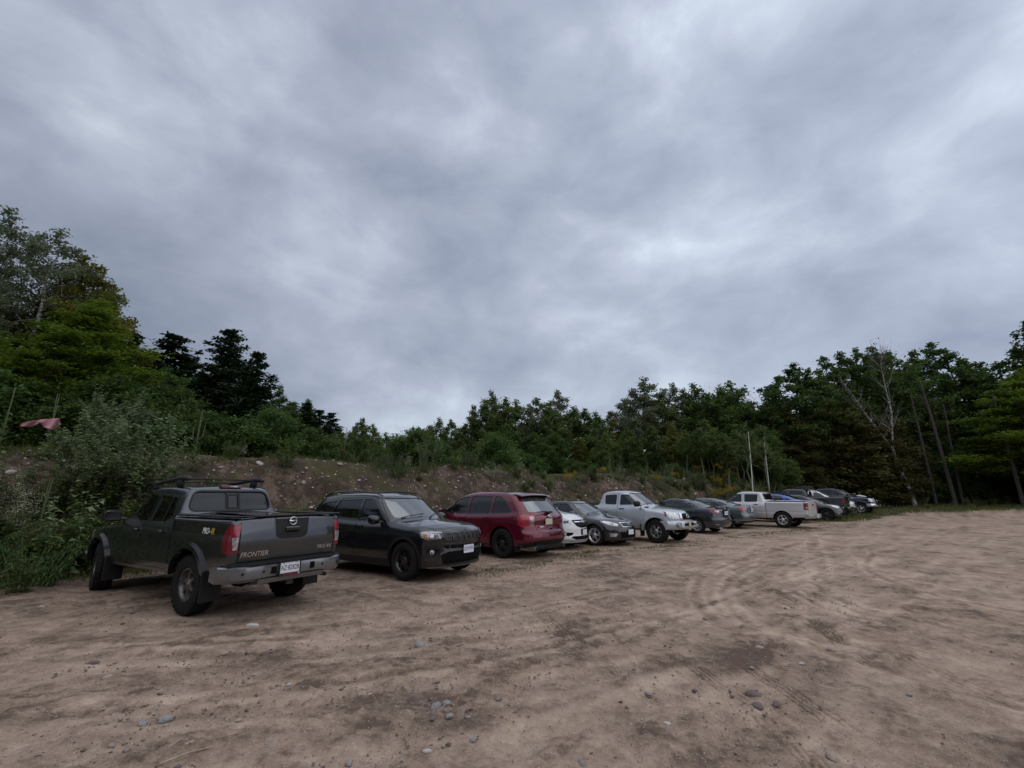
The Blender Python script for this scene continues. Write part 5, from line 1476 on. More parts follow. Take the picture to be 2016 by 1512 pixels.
# ---- blue coupe with a dark reflection laid on its roof
def car_blue_coupe(loc, yaw):
    root = vehicle('coupe_car', loc, yaw, 'bright blue car with a dark reflection painted on its roof showing above the silver pickup bed', 'car')
    P = paint_mat('blue_paint', (.012, .065, .36), metal=.3, rough=.3, dust=.15, dustz=.3)
    S = sedan_spec(H=1.50, deck=1.12, over=dict(x0=-1.98, rear=[(0,-1.75),(.4,-1.88),(.6,-1.90),(1.05,-1.85),(1.2,-1.75)], top=[(-3.6,.95),(-1.90,1.05),(-1.74,1.12),(-.90,1.42),(-.55,1.49),(-.1,1.50),(.2,1.48),(.46,1.40),(1.2,.985),(1.3,.955),(1.75,.88),(2.0,.80),(2.12,.72),(3.6,.6)]))
    S['win'] = [S['win'][0], dict(p=[(-.27,.975),(-.85,1.01),(-.78,1.28),(-.6,1.37),(-.27,1.385)], r=.04, mat=M['glass_dark']), dict(p=[(-.98,1.10),(-1.22,1.13),(-1.08,1.23),(-.97,1.25)], r=.03, mat=M['glass_dark'])]
    S['screens'][1].update(mat=M['glass_rear'], p=[(-.58,1.19),(.58,1.19),(.47,1.42),(-.47,1.42)])
    B = basic_car(root, P, S, res=.06)
    # dark roof reflection imitated by a black sheet over the panel
    pts = [(-1.45,.30),(-.9,.56),(-.3,.60),(.2,.56),(.36,.40)]
    V = []; F = []; xs = np.linspace(-.80, .30, 16); ys = np.linspace(-.50, .50, 13)
    zs = np.linspace(1.7, .9, 400)
    for x in xs:
        for y in ys:
            q = np.stack([np.full(400, x), np.full(400, y), zs], -1); v = B.f(q); k = int(np.argmax(v < 0)); V.append((x, y, zs[k]+.006))
    for i in range(15):
        for j in range(12): F.append([i*13+j, (i+1)*13+j, (i+1)*13+j+1, i*13+j+1])
    mb = MB(); mb.add(V, F); mb.build('roof_reflection', M['gloss_black'], root, True)
    lamp(root, B, [(-1.86,.42,1.0),(-1.75,.80,1.04),(-1.6,.88,1.03),(-1.75,.84,.86),(-1.86,.50,.84)], 145, M['red'], 'tail_lamp', .008)
    handles(root, B, [(-.08,.885)], P); mirror_pair(root, .60, 1.02, .85, P, .9)
    add_wheels(root, S, 'five', 'alloy', 'road'); add_interior(root, S, -.1, -.85, .33)
    return root

# ---- dark grey hatchback, nose towards us
def car_dark_hatch(loc, yaw):
    root = vehicle('hatchback_car', loc, yaw, 'dark grey hatchback with amber tinged headlamps, nose out past the silver pickup tailgate', 'car')
    P = paint_mat('dark_grey_paint', (.032, .034, .036), metal=.5, rough=.3, dust=.08, dustz=.35)
    S = dict(wb=2.70, w=.90, rt=.345, wt=.225, rim=.23, Ra=.40,
        x0=-2.2, x1=2.22, zlo=.12, zhi=1.70,
        top=[(-3.6,.9),(-2.15,1.10),(-1.95,1.33),(-1.6,1.44),(-.8,1.49),(0,1.48),(.36,1.41),(1.30,1.02),(1.42,.985),(1.85,.90),(2.05,.80),(2.15,.7),(3.6,.6)],
        bot=[(-3.6,.34),(-1.8,.26),(-1,.22),(1.2,.20),(1.9,.20),(3.6,.22)],
        side=SIDE_CAR(.97, 1.46), rise=[(-2,.07),(0,0),(2,-.04)],
        front=[(0,2.08),(.25,2.16),(.45,2.18),(.62,2.14),(.8,2.05),(.95,1.95)], rear=[(0,-2.05),(.4,-2.15),(.9,-2.15),(1.2,-2.02),(1.5,-1.9)],
        kf=.44, pf=2.2, kr=.2, pr=3, crown=.06, wrap=(.34,.14), hoodx=1.45, hoodwrap=.24, kt=.11, krr=.1, kfr=.10,
        taper=[(-2.2,.05),(-1.6,0),(1.4,0),(2.1,.05)], floor=.42, cabin=(-1.9, 1.1),
        win=[dict(p=[(.78,1.02),(-.15,1.0),(-.15,1.36),(.08,1.365),(.24,1.32)], r=.03, mat=M['glass_dark']), dict(p=[(-.22,1.0),(-1.15,1.03),(-1.1,1.34),(-.22,1.36)], r=.03)],
        screens=[dict(p=[(-.68,1.06),(.68,1.06),(.54,1.37),(-.54,1.37)], x=(.1,1.7), a=0, r=.06)],
        doors=[dict(p=[(.96,.36),(1.0,.7),(.90,1.0),(.30,1.36),(.10,1.41),(-.18,1.41),(-.18,.36)], sides=(-1,)), dict(p=[(-.195,.36),(-.195,1.41),(-1.12,1.38),(-1.18,1.0),(-1.0,.8),(-.9,.36)], sides=(-1,))])
    B = basic_car(root, P, S)
    h = lamp(root, B, [(2.0,.50,.80),(1.80,.76,.90),(1.55,.88,.945),(1.60,.88,.86),(1.82,.80,.76),(2.02,.54,.70)], 42, M['head_clear'], 'headlamp', .006)
    lamp(root, B, [(1.75,.80,.905),(1.55,.885,.94),(1.60,.885,.88),(1.76,.82,.84)], 50, M['amber_soft'], 'indicator_lens', .012, h)
    front_panel(root, B, [(-.38,.62),(.38,.62),(.42,.76),(-.42,.76)], M['well'], 'grille', .006); front_panel(root, B, [(-.38,.70),(.38,.70),(.38,.715),(-.38,.715)], M['chrome'], 'grille_bar', .015)
    front_panel(root, B, [(-.46,.28),(.46,.28),(.50,.46),(-.50,.46)], M['well'], 'lower_intake', .006)
    emblem(root, tuple(np.add(hit(B, 0, .72, 0), (.02, 0, 0))), 0, .07, M['chrome'], ry=.05, bar='T')
    round_light(root, B, .68, .40, 35, .045, M['head']); handles(root, B, [(-.05,.92)], P); mirror_pair(root, .72, 1.05, .87, P, .95)
    wipers(root, B, [(-.6,-.05,1.5),(.02,.6,1.5)], 1.03)
    add_wheels(root, S, 'five', 'alloy_dark', 'road'); add_interior(root, S, 0, -.85, .42, dash=(.55,1.0))
    return root

# ---- black pickup, tail towards us
def car_black_pickup(loc, yaw):
    root = vehicle('pickup_truck', loc, yaw, 'black pickup with white ring sticker on its rear window, parked tail out', 'pickup truck')
    P = paint_mat('black_truck_paint', (.006, .006, .007), rough=.25, dust=.05, dustz=.3)
    S = dict(wb=3.5, w=.96, rt=.40, wt=.26, rim=.225, Ra=.475,
        x0=-3.05, x1=2.62, zlo=.26, zhi=2.0, bedx=-1.02, bedz=1.05,
        top=[(-3.6,1.33),(-1.04,1.33),(-1.025,1.36),(-.90,1.74),(-.76,1.80),(-.2,1.84),(.25,1.83),(.6,1.76),(1.35,1.28),(1.5,1.24),(2.2,1.18),(2.5,1.1),(3.6,1.0)],
        bot=[(-3.6,.56),(-1.0,.45),(1.3,.44),(2.0,.50),(3.6,.5)],
        side=[(0,.06),(.45,.03),(.58,.008),(.70,.0),(1.05,.005),(1.16,.03),(1.24,.06),(1.30,.09),(1.78,.23),(2.2,.40)],
        front=[(0,2.4),(.45,2.5),(.9,2.55),(1.1,2.5)], rear=[(0,-2.96),(.6,-2.99),(1.4,-3.02)],
        kf=.2, pf=3, kr=.04, pr=3, crown=.045, wrap=(.3, .05), hoodx=1.6, kt=.06, krr=.04, kfr=.10,
        taper=[(-2.8,.02),(-2.3,0),(1.6,0),(2.4,.06)], floor=.55, cabin=(-.86, 1.3),
        cuts=[(-2.92,-1.14,-.76,.76,.86,2.2),(-1.075,-1.055,-1.1,1.1,.4,2.2)],
        win=[dict(p=[(1.15,1.30),(.20,1.28),(.20,1.68),(.45,1.69),(.64,1.63)], r=.05), dict(p=[(.06,1.28),(-.66,1.29),(-.68,1.67),(.06,1.69)], r=.06)],
        screens=[dict(p=[(-.7,1.30),(.7,1.30),(.6,1.72),(-.6,1.72)], x=(.2,1.8), a=0, r=.06), dict(p=[(-.72,1.38),(.72,1.38),(.64,1.72),(-.64,1.72)], x=(-1.2,-.75), a=180, r=.07, name='rear_window', mat=M['glass_dark'], smin=.3)],
        doors=[])
    B = basic_car(root, P, S, res=.06)
    seam(root, B, [(-.76,.68),(-.76,1.33)], 180, w=.014); seam(root, B, [(.76,.68),(.76,1.33)], 180, w=.014)
    lamp(root, B, [(-3.0,.78,1.25),(-2.9,.95,1.25),(-2.9,.95,.90),(-3.0,.78,.90)], 130, M['red'], 'tail_lamp', .008)
    p0 = hit(B, .38, 1.56, 180)
    Mx = face_matrix((p0[0]-.015, .40, 1.56), 180, 12)
    mb = MB()
    for k in range(8):
        t = 2*PI*k/8
        pts = [tuple(Mx @ Vector((.085*math.cos(t+q)*1.0, .085*math.sin(t+q), .006))) for q in np.linspace(0, 2*PI/8, 4)]
        mb.tube(pts, .022, 5, True)
        if k % 2 == 0: mb.tube([tuple(Mx @ Vector((.10*math.cos(t), .10*math.sin(t), .006))), tuple(Mx @ Vector((.14*math.cos(t), .14*math.sin(t), .006)))], .020, 5)
    mb.build('window_sticker', M['ink_white'], root)
    Mx = face_matrix((p0[0]-.02, .42, 1.42), 180, 12)
    mb = MB(); mb.box(-.13, .13, -.025, .025, 0, .004, M=Mx); mb.build('window_sticker', M['ink_pale'], root)
    box_part(root, 'rear_bumper', M['gloss_black'], -3.18, -2.99, -.90, .90, .48, .68, bev=.05)
    handles(root, B, [(.36,1.15)], P, .2); mirror_pair(root, 1.15, 1.34, .90, P, 1.1)
    add_wheels(root, S, 'six', 'alloy', 'road'); add_interior(root, S, .35, -.35, .6)
    return root

# ---- silver SUV, nose towards us
def car_silver_suv(loc, yaw):
    root = vehicle('sport_utility_vehicle', loc, yaw, 'silver SUV nosed out between the black pickup and the navy pickup', 'SUV')
    P = paint_mat('white_silver_paint', (.58, .60, .62), metal=.3, rough=.32, dust=.2, dustz=.4)
    S = dict(wb=2.78, w=.93, rt=.37, wt=.235, rim=.24, Ra=.43,
        x0=-2.35, x1=2.32, zlo=.14, zhi=1.86,
        top=[(-3.6,1.0),(-2.3,1.15),(-2.1,1.50),(-1.8,1.66),(-1.0,1.74),(-.2,1.735),(.30,1.66),(1.35,1.16),(1.5,1.12),(2.0,1.04),(2.2,.95),(3.6,.8)],
        bot=[(-3.6,.40),(-1.8,.32),(-1,.26),(1.2,.25),(1.9,.28),(3.6,.30)],
        side=SIDE_CAR(1.08, 1.71), rise=[(-2,.06),(0,0),(2,-.03)],
        front=[(0,2.15),(.3,2.24),(.8,2.27),(1.0,2.2)], rear=[(0,-2.15),(.4,-2.28),(.9,-2.28),(1.3,-2.15),(1.6,-2.0)],
        kf=.34, pf=2.5, kr=.2, pr=3, crown=.055, wrap=(.34,.14), hoodx=1.5, hoodwrap=.2, kt=.10, krr=.1, kfr=.10,
        taper=[(-2.3,.05),(-1.6,0),(1.4,0),(2.2,.05)], floor=.48, cabin=(-2.05, 1.15),
        win=[dict(p=[(.78,1.15),(-.08,1.12),(-.08,1.59),(.10,1.60),(.30,1.52)], r=.03, mat=M['glass_mid']), dict(p=[(-.18,1.12),(-1.08,1.14),(-1.08,1.59),(-.18,1.60)], r=.03), dict(p=[(-1.18,1.15),(-1.85,1.22),(-1.65,1.50),(-1.18,1.58)], r=.03)],
        screens=[dict(p=[(-.7,1.18),(.7,1.18),(.57,1.62),(-.57,1.62)], x=(.1,1.8), a=0, r=.06)],
        doors=[dict(p=[(1.05,.40),(1.08,.8),(.98,1.14),(.46,1.60),(.20,1.645),(-.12,1.64),(-.12,.40)], sides=(-1,))])
    B = basic_car(root, P, S)
    flares(root, B, S, M['trim'], .05, .010, thick=.05)
    front_panel(root, B, [(-.9,.28),(.9,.28),(.9,.54),(.5,.60),(-.5,.60),(-.9,.54)], M['trim'], 'lower_bumper', .006)
    front_panel(root, B, [(-.5,.68),(.5,.68),(.52,.90),(-.52,.90)], M['gloss_black'], 'grille', .008); front_panel(root, B, [(-.48,.78),(.48,.78),(.48,.80),(-.48,.80)], M['chrome'], 'grille_bar', .016)
    lamp(root, B, [(2.15,.56,.98),(1.9,.86,1.0),(1.72,.93,1.0),(1.85,.90,.84),(2.15,.58,.82)], 42, M['head_clear'], 'headlamp', .006)
    for sg in (1, -1):
        mb = MB(); mb.tube([(.1,sg*.62,1.68),(-.3,sg*.63,1.755),(-1.5,sg*.62,1.745),(-1.8,sg*.60,1.67)], .02, 6); mb.build('roof_rail', M['alloy'], root, True)
    handles(root, B, [(.02,1.03)], P); mirror_pair(root, .82, 1.18, .88, M['trim'], 1.0)
    front_panel(root, B, [(-.8,.26),(.8,.26),(.8,.31),(-.8,.31)], M['bumper_silver'], 'bumper_lip', .02)
    add_wheels(root, S, 'five', 'alloy', 'road'); add_interior(root, S, 0, -.9, .48, dash=(.6,1.1))
    return root

# ---- navy pickup with a black cap over its bed
def car_navy_pickup(loc, yaw):
    root = vehicle('pickup_truck', loc, yaw, 'navy blue pickup with chrome bumper and bed cap, last in the row', 'pickup truck')
    P = paint_mat('navy_paint', (.008, .012, .040), metal=.3, rough=.25, dust=.06, dustz=.35)
    S = dict(wb=3.67, w=.985, rt=.40, wt=.27, rim=.235, Ra=.485,
        x0=-3.12, x1=2.80, zlo=.30, zhi=2.06, bedx=-1.12, bedz=1.10,
        top=[(-3.6,1.40),(-1.14,1.40),(-1.125,1.43),(-1.0,1.82),(-.86,1.87),(-.2,1.90),(.25,1.89),(.6,1.82),(1.38,1.34),(1.5,1.30),(2.2,1.24),(2.55,1.18),(2.68,1.05),(3.6,1.0)],
        bot=[(-3.6,.60),(-1.0,.48),(1.3,.46),(2.0,.54),(3.6,.54)],
        side=[(0,.06),(.45,.03),(.58,.008),(.70,.0),(1.10,.005),(1.20,.03),(1.28,.06),(1.34,.09),(1.84,.23),(2.2,.40)],
        front=[(0,2.5),(.5,2.62),(.9,2.68),(1.12,2.64)], rear=[(0,-3.02),(.6,-3.04),(1.4,-3.06)],
        kf=.22, pf=3, kr=.04, pr=3, crown=.045, wrap=(.3, .05), hoodx=1.6, kt=.07, krr=.04, kfr=.10,
        taper=[(-2.8,.02),(-2.3,0),(1.8,0),(2.6,.06)], floor=.6, cabin=(-.96, 1.3),
        cuts=[(-1.175,-1.155,-1.1,1.1,.4,2.2)],
        win=[dict(p=[(1.18,1.36),(.25,1.33),(.25,1.76),(.46,1.765),(.66,1.69)], r=.05), dict(p=[(.12,1.33),(-.74,1.34),(-.78,1.74),(.12,1.765)], r=.06)],
        screens=[dict(p=[(-.74,1.36),(.74,1.36),(.62,1.78),(-.62,1.78)], x=(.2,1.8), a=0, r=.06), dict(p=[(-.72,1.46),(.72,1.46),(.66,1.76),(-.66,1.76)], x=(-1.3,-.85), a=180, r=.07, name='rear_window', mat=M['glass_dark'], smin=.3)],
        doors=[dict(p=[(1.28,.56),(1.30,1.15),(1.22,1.36),(.70,1.75),(.48,1.805),(.20,1.80),(.20,.56)], sides=(-1,)), dict(p=[(.185,.56),(.185,1.80),(-.80,1.78),(-.86,.56)], sides=(-1,))])
    B = basic_car(root, P, S)
    flares(root, B, S, P, .06, .022, thick=.06, a0=-14)
    # cap
    V = []
    prof = [(-3.03,.93,1.41),(-3.03,.78,2.08),(-2.4,.80,2.14),(-1.55,.80,2.12),(-1.20,.90,1.42)]
    mb = MB()
    for sg in (1, -1): V += [(x, sg*y, z) for x, y, z in prof]
    mb.add(V, [[0,1,2,3,4],[9,8,7,6,5],[0,5,6,1],[1,6,7,2],[2,7,8,3],[3,8,9,4],[4,9,5,0]])
    cp = mb.build('bed_cap', M['cap_brown'], root)
    for sg in (1, -1):
        g = MB(); yy = sg*.885
        g.add([(-2.75, sg*.885, 1.55),(-1.6, sg*.885, 1.55),(-1.72, sg*.815, 1.95),(-2.70, sg*.815, 1.98)], [[0,1,2,3]]); g.build('cap_window', M['glass_dark'], cp)
    front_panel(root, B, [(-.44,.80),(.44,.80),(.44,1.14),(-.44,1.14)], M['chrome'], 'grille_surround', .016, r=.04)
    front_panel(root, B, [(-.38,.85),(.38,.85),(.38,1.09),(-.38,1.09)], M['well'], 'grille', .024, r=.03)
    emblem(root, tuple(np.add(hit(B, 0, .97, 0), (.035, 0, 0))), 0, .09, M['chrome'], ry=.04, bar='fill')
    lamp(root, B, [(2.66,.50,1.12),(2.5,.86,1.13),(2.36,.95,1.12),(2.36,.95,.92),(2.5,.90,.88),(2.66,.52,.86)], 36, M['head_clear'], 'headlamp', .008)
    prof = [(2.50,.52),(2.74,.52),(2.80,.58),(2.80,.70),(2.74,.76),(2.50,.76)]
    bu = loft_y(root, prof, np.linspace(-.98,.98,23), lambda y: -(abs(y)/.98)**3*.30, M['chrome'], 'front_bumper')
    for sg in (1, -1):
        Mx = face_matrix((2.76, sg*.58, .60), sg*10); o = MB(); o.lathe([(-.04,.065),(.03,.065),(.034,.05),(.02,.0005)], 14, 'z'); o.v = [tuple(Mx @ Vector(v)) for v in o.v]; o.build('fog_lamp', M['white_lens'], bu, True)
    handles(root, B, [(.38,1.20),(-.66,1.20)], P, .2); mirror_pair(root, 1.18, 1.42, .92, M['gloss_black'], 1.25)
    box_part(root, 'fender_badge', M['chrome'], 1.12, 1.46, -.990, -.976, 1.14, 1.18, bev=.004)
    wipers(root, B, [(-.6,-.05,1.7),(.02,.6,1.7)], 1.35)
    add_wheels(root, S, 'five', 'alloy_bright', 'road'); add_interior(root, S, .35, -.40, .62, dash=(.95,1.3))
    return root
# ================================================================== GROUND, BANK, WOODS
SQ = math.sqrt(2)
def uv_of(x, y): return (x+y)/SQ, (y-x)/SQ
def xy_of(u, v): return (u-v)/SQ, (u+v)/SQ
def toe_v(u): return 12.9 - 1.9*sstep(22, 48, u) + .25*np.sin(u*.45)+.15*np.sin(u*1.3+1)
BANK_H = 2.72
def lot_h(x, y):
    d = np.hypot(x, y)
    return .18*sstep(22, 40, d)+.45*sstep(42, 62, d)+.9*sstep(70, 150, d)
def bank_f(u, v):
    """height of the bank above the lot, 0..BANK_H and the terrace behind"""
    t = (v-toe_v(u))/(3.5+.35*np.sin(u*.7)+.25*np.sin(u*.31+2))
    prof = sstep(-.06, 1.12, t)*.85+.15*np.clip(t, 0, 1)
    H = BANK_H*(1+.035*np.sin(u*.5)+.03*np.sin(u*1.1+.6))
    end = 1-sstep(47, 58, u)
    return prof*H*end + np.clip(v-toe_v(u)-4, 0, 80)*.018*end
def ground_z(x, y):
    x = np.asarray(x, float); y = np.asarray(y, float)
    u, v = uv_of(x, y)
    b = bank_f(u, v)
    return lot_h(x, y)+np.where(v > toe_v(u)-.3, b, 0)

def polyline_dist(x, y, pts):
    """distance to a polyline and arc position, signed side"""
    best = np.full(x.shape, 1e9); s_ = np.zeros(x.shape); w_ = np.zeros(x.shape)
    acc = 0
    for (x0, y0), (x1, y1) in zip(pts[:-1], pts[1:]):
        dx, dy = x1-x0, y1-y0; L = math.hypot(dx, dy)
        t = np.clip(((x-x0)*dx+(y-y0)*dy)/(L*L), 0, 1)
        px, py = x-(x0+t*dx), y-(y0+t*dy); d = np.hypot(px, py)
        m = d < best
        best = np.where(m, d, best); s_ = np.where(m, acc+t*L, s_); w_ = np.where(m, (dx*py-dy*px)/L, w_)
        acc += L
    return best, s_, w_, acc

def curve(pts, n=14):
    """Catmull-Rom through points"""
    P = [np.array(p, float) for p in pts]; P = [2*P[0]-P[1]]+P+[2*P[-1]-P[-2]]
    out = []
    for i in range(1, len(P)-2):
        for t in np.linspace(0, 1, n, endpoint=False):
            a, b, c, d = P[i-1], P[i], P[i+1], P[i+2]
            out.append(tuple(.5*((2*b)+(c-a)*t+(2*a-5*b+4*c-d)*t*t+(3*b-a-3*c+d)*t**3)))
    out.append(tuple(P[-2])); return out

TREADS = [[(.30,7.9),(.42,6.9),(.58,6.2),(.77,5.42),(.99,4.54),(1.2,3.9)], [(1.70,5.2),(1.86,4.4),(1.90,4.0),(1.88,3.4),(1.84,3.0)], [(1.2,7.4),(1.60,6.5),(1.85,5.95),(2.1,5.5)], [(5.2,8.6),(4.25,7.1),(3.66,5.59),(3.50,4.8)], [(3.6,6.4),(3.88,5.4),(4.0,4.5),(4.03,3.7)], [(.2,5.9),(.80,5.2),(1.1,4.7)],
          [(-2.6,8.2),(-1.6,7.8),(-.9,7.5),(.4,7.7)], [(.6,9.0),(1.0,8.1),(1.5,7.3),(1.85,6.6)], [(2.3,5.6),(2.6,5.0),(3.1,4.2)], [(-.6,9.8),(.2,9.2),(.9,8.8),(2.0,8.4)], [(2.25,5.2),(2.36,4.3),(2.40,3.3)], [(5.0,11.4),(4.4,9.2),(4.2,7.4),(4.8,5.8)], [(5.25,11.3),(4.66,9.2),(4.46,7.5),(5.0,6.0)], [(7.6,12.0),(6.9,10.8),(6.1,9.6),(5.4,8.4)], [(-3.4,4.9),(-1.8,5.3),(-.4,5.6)]]
LIGHT_TRACKS = [[(2.6,6.0),(2.75,7.2),(3.2,8.6),(4.2,10.4),(6.0,12.6)], [(3.0,5.9),(3.15,7.0),(3.6,8.4),(4.7,10.2),(6.6,12.3)], [(5.2,5.4),(4.7,6.8),(4.75,8.2),(5.4,9.8),(6.6,11.4),(8.6,13.4)], [(5.7,5.6),(5.2,6.9),(5.3,8.2),(6.0,9.7),(7.4,11.4)], [(1.3,5.6),(2.4,6.9),(4.6,9.0),(8.2,12.0)], [(8.5,5.2),(7.4,6.6),(7.0,8.4),(8.0,11.0),(10.5,14.0)], [(-4.6,3.6),(-2.2,4.3),(.2,5.4),(3,7.6)], [(-5.4,5.3),(-3.0,5.7),(-.6,6.6),(2.0,8.6)], [(4.6,3.2),(3.9,4.2),(3.2,5.6)]]
RUTS = [[(-9,5.5),(-4,5.2),(0,6.0),(5,9),(12,15),(22,24)], [(-9,4.2),(-4,3.9),(0.5,4.6),(6,7.8),(13,14),(23,22.5)], [(-4,1.9),(-1,2.4),(2.2,4.0),(5,8),(10,16),(16,26)], [(6,2.2),(4.4,3.6),(3.4,6),(4.6,10),(9,17)],
        [(7.5,2.8),(5.6,4.6),(4.9,6.6),(6.5,11),(11,17.5)], [(3.2,8.4),(3.05,7.0),(3.5,5.9),(4.2,5.2)], [(2.3,8.6),(2.1,7.4),(1.9,6.4)], [(-8,6.4),(-3,6.6),(1,8),(6,12.5),(14,21)], [(-7,2.8),(-3,2.9),(0,3.5),(3,5.6)], [(9,5),(8,9),(10,14),(16,21)]]

def build_ground():
    th = np.concatenate([np.linspace(-180, -56, 40, endpoint=False), np.linspace(-56, 56, 540, endpoint=False), np.linspace(56, 180, 41)])
    th = R(1)*th
    r = np.concatenate([np.linspace(.02, 1.6, 24, endpoint=False), np.exp(np.linspace(math.log(1.6), math.log(42), 700, endpoint=False)), np.exp(np.linspace(math.log(42), math.log(900), 50))])
    Rr, Th = np.meshgrid(r, th, indexing='ij')
    x = Rr*np.sin(Th); y = Rr*np.cos(Th)
    near = 1-sstep(16, 30, Rr)
    # directions: the lot is driven roughly along the row, so marks stretch along u
    u, v = uv_of(x, y)
    wx = x+.35*(fbm(x*.5, y*.5, 3, 5)-.5); wy = y+.35*(fbm(x*.5, y*.5, 3, 9)-.5)
    u2, v2 = uv_of(wx, wy)
    A = fbm(u2*.45, v2*1.1, 4, 21)                     # broad patches
    Bn = fbm(u2*1.5, v2*3.2, 4, 33, .6)
    C = fbm(x*4.5, y*4.5, 4, 44, .6)
    D = fbm(x*16, y*16, 3, 55, .65)
    z = lot_h(x, y)
    E2 = fbm(x*38, y*38, 2, 58, .6)
    h = (A-.5)*.030+(Bn-.5)*.024+(C-.5)*.034*near+(D-.5)*.022*near+(E2-.5)*.010*near
    rough = sstep(.50, .66, A*.5+Bn*.5)                  # loose, churned soil
    clod = np.abs(fbm(x*9, y*9, 3, 66, .6)-.5)*2
    h += rough*near*(.5-clod)*.034
    fine = fbm(x*2.4+5, y*2.4, 4, 77, .62)
    damp = .13*sstep(.42, .68, A)+.15*sstep(.46, .72, Bn)+.60*(fine-.5)+.50*(C-.5)+.34*(D-.5)*near+.25*(E2-.5)*near+.26*rough*sstep(.1, .5, clod)+.04
    # wheel ruts
    for pts in RUTS:
        P = curve(pts, 8)
        d, s_, w_, L = polyline_dist(x, y, P)
        prof = np.exp(-(d/.13)**2); lip = np.exp(-((d-.23)/.07)**2)
        k = .5+.8*vnoise(s_*.5, s_*0+len(pts), 3)
        h += (-.008*prof+.005*lip)*k*near*(.4+1.2*fbm(x*1.2, y*1.2, 2, 91))
        damp += (-.11*lip+.07*prof-.06*np.exp(-(d/.5)**2))*k
    for pts in LIGHT_TRACKS:
        P = curve(pts, 8); d, s_, w_, L = polyline_dist(x, y, P)
        k = sstep(0, 1.0, s_)*sstep(L, L-1.0, s_)*sstep(.2, .5, fbm(x*1.6, y*1.6, 2, 95))
        h += (-.007*np.exp(-(d/.07)**2)+.007*np.exp(-((np.abs(d)-.13)/.045)**2))*k
        damp += (-.24*np.exp(-((d-.12)/.06)**2)+.12*np.exp(-(d/.06)**2))*k
    # tread prints
    for i, pts in enumerate(TREADS):
        P = curve(pts, 6)
        d, s_, w_, L = polyline_dist(x, y, P)
        ins = sstep(.125, .10, d)*sstep(0, .35, s_)*sstep(L, L-.35, s_)*sstep(.30, .55, fbm(x*2.2+i, y*2.2, 3, 71))
        rib = np.cos(2*PI*w_/.052); lug = np.sin(2*PI*(s_/.085+np.abs(w_)*3))
        pat = .7*rib+.3*lug*sstep(.03, .07, np.abs(w_))
        h += ins*(-.008+.005*pat)
        damp += ins*(.14-.26*pat)
    # dips with a dark damp floor
    for (px, py, rad, k) in ((2.0,5.2,.6,.22), (2.7,5.2,.6,.20), (-.45,3.95,.28,.3), (3.75,5.85,.12,.4), (-.75,4.3,.3,.4), (.6,6.0,.22,.6), (1.6,3.8,.2,.4), (-2.6,5.2,.4,.3), (-1.4,6.2,.35,.35)):
        d = np.hypot(x-px, (y-py)*1.3)+.12*(C-.5)
        g = np.exp(-(d/rad)**2); h -= .03*g*k; damp += k*g*.9
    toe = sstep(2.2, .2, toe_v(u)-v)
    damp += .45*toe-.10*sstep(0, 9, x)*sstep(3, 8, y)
    # soil grows darker towards the foot of the bank
    # beyond the lot to the right and at the back: forest floor
    # sink the sheet under the bank so the two never coincide
    z = z+h*(1-sstep(0, .6, v-toe_v(u))*(1-sstep(50, 60, u)))
    z -= .25*sstep(0.15, 1.0, v-toe_v(u))*(1-sstep(56, 64, u))
    forest = np.clip(sstep(40.5, 43.5, y+x*.12-2.5*np.sin(x*.2)+4*sstep(24, 34, x)*0)*(x > 5)+sstep(52, 60, np.hypot(x, y)), 0, 1)
    edge_n = fbm(x*.35, y*.35, 4, 80)
    green = np.clip(sstep(-.8, .8, lot_edge(x, y)+5*(edge_n-.5)), 0, 1)
    n0, n1 = x.shape
    V = np.stack([x, y, z], -1).reshape(-1, 3)
    idx = np.arange(n0*n1).reshape(n0, n1)
    F = np.stack([idx[:-1, :-1], idx[:-1, 1:], idx[1:, 1:], idx[1:, :-1]], -1).reshape(-1, 4)[:, ::-1]
    # close the centre
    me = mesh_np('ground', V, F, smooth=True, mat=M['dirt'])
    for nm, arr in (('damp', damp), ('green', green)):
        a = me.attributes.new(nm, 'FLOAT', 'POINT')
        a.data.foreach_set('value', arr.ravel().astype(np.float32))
    o = link('ground', me); tag(o, kind='structure')
    return o

def lot_edge(x, y):
    """metres past the line where the bare lot gives way to grass"""
    return y-np.interp(x, [-50, 10, 16, 20, 26, 31, 45, 60, 120], [60, 60, 27, 27.5, 33.0, 36.5, 37.5, 40, 55])

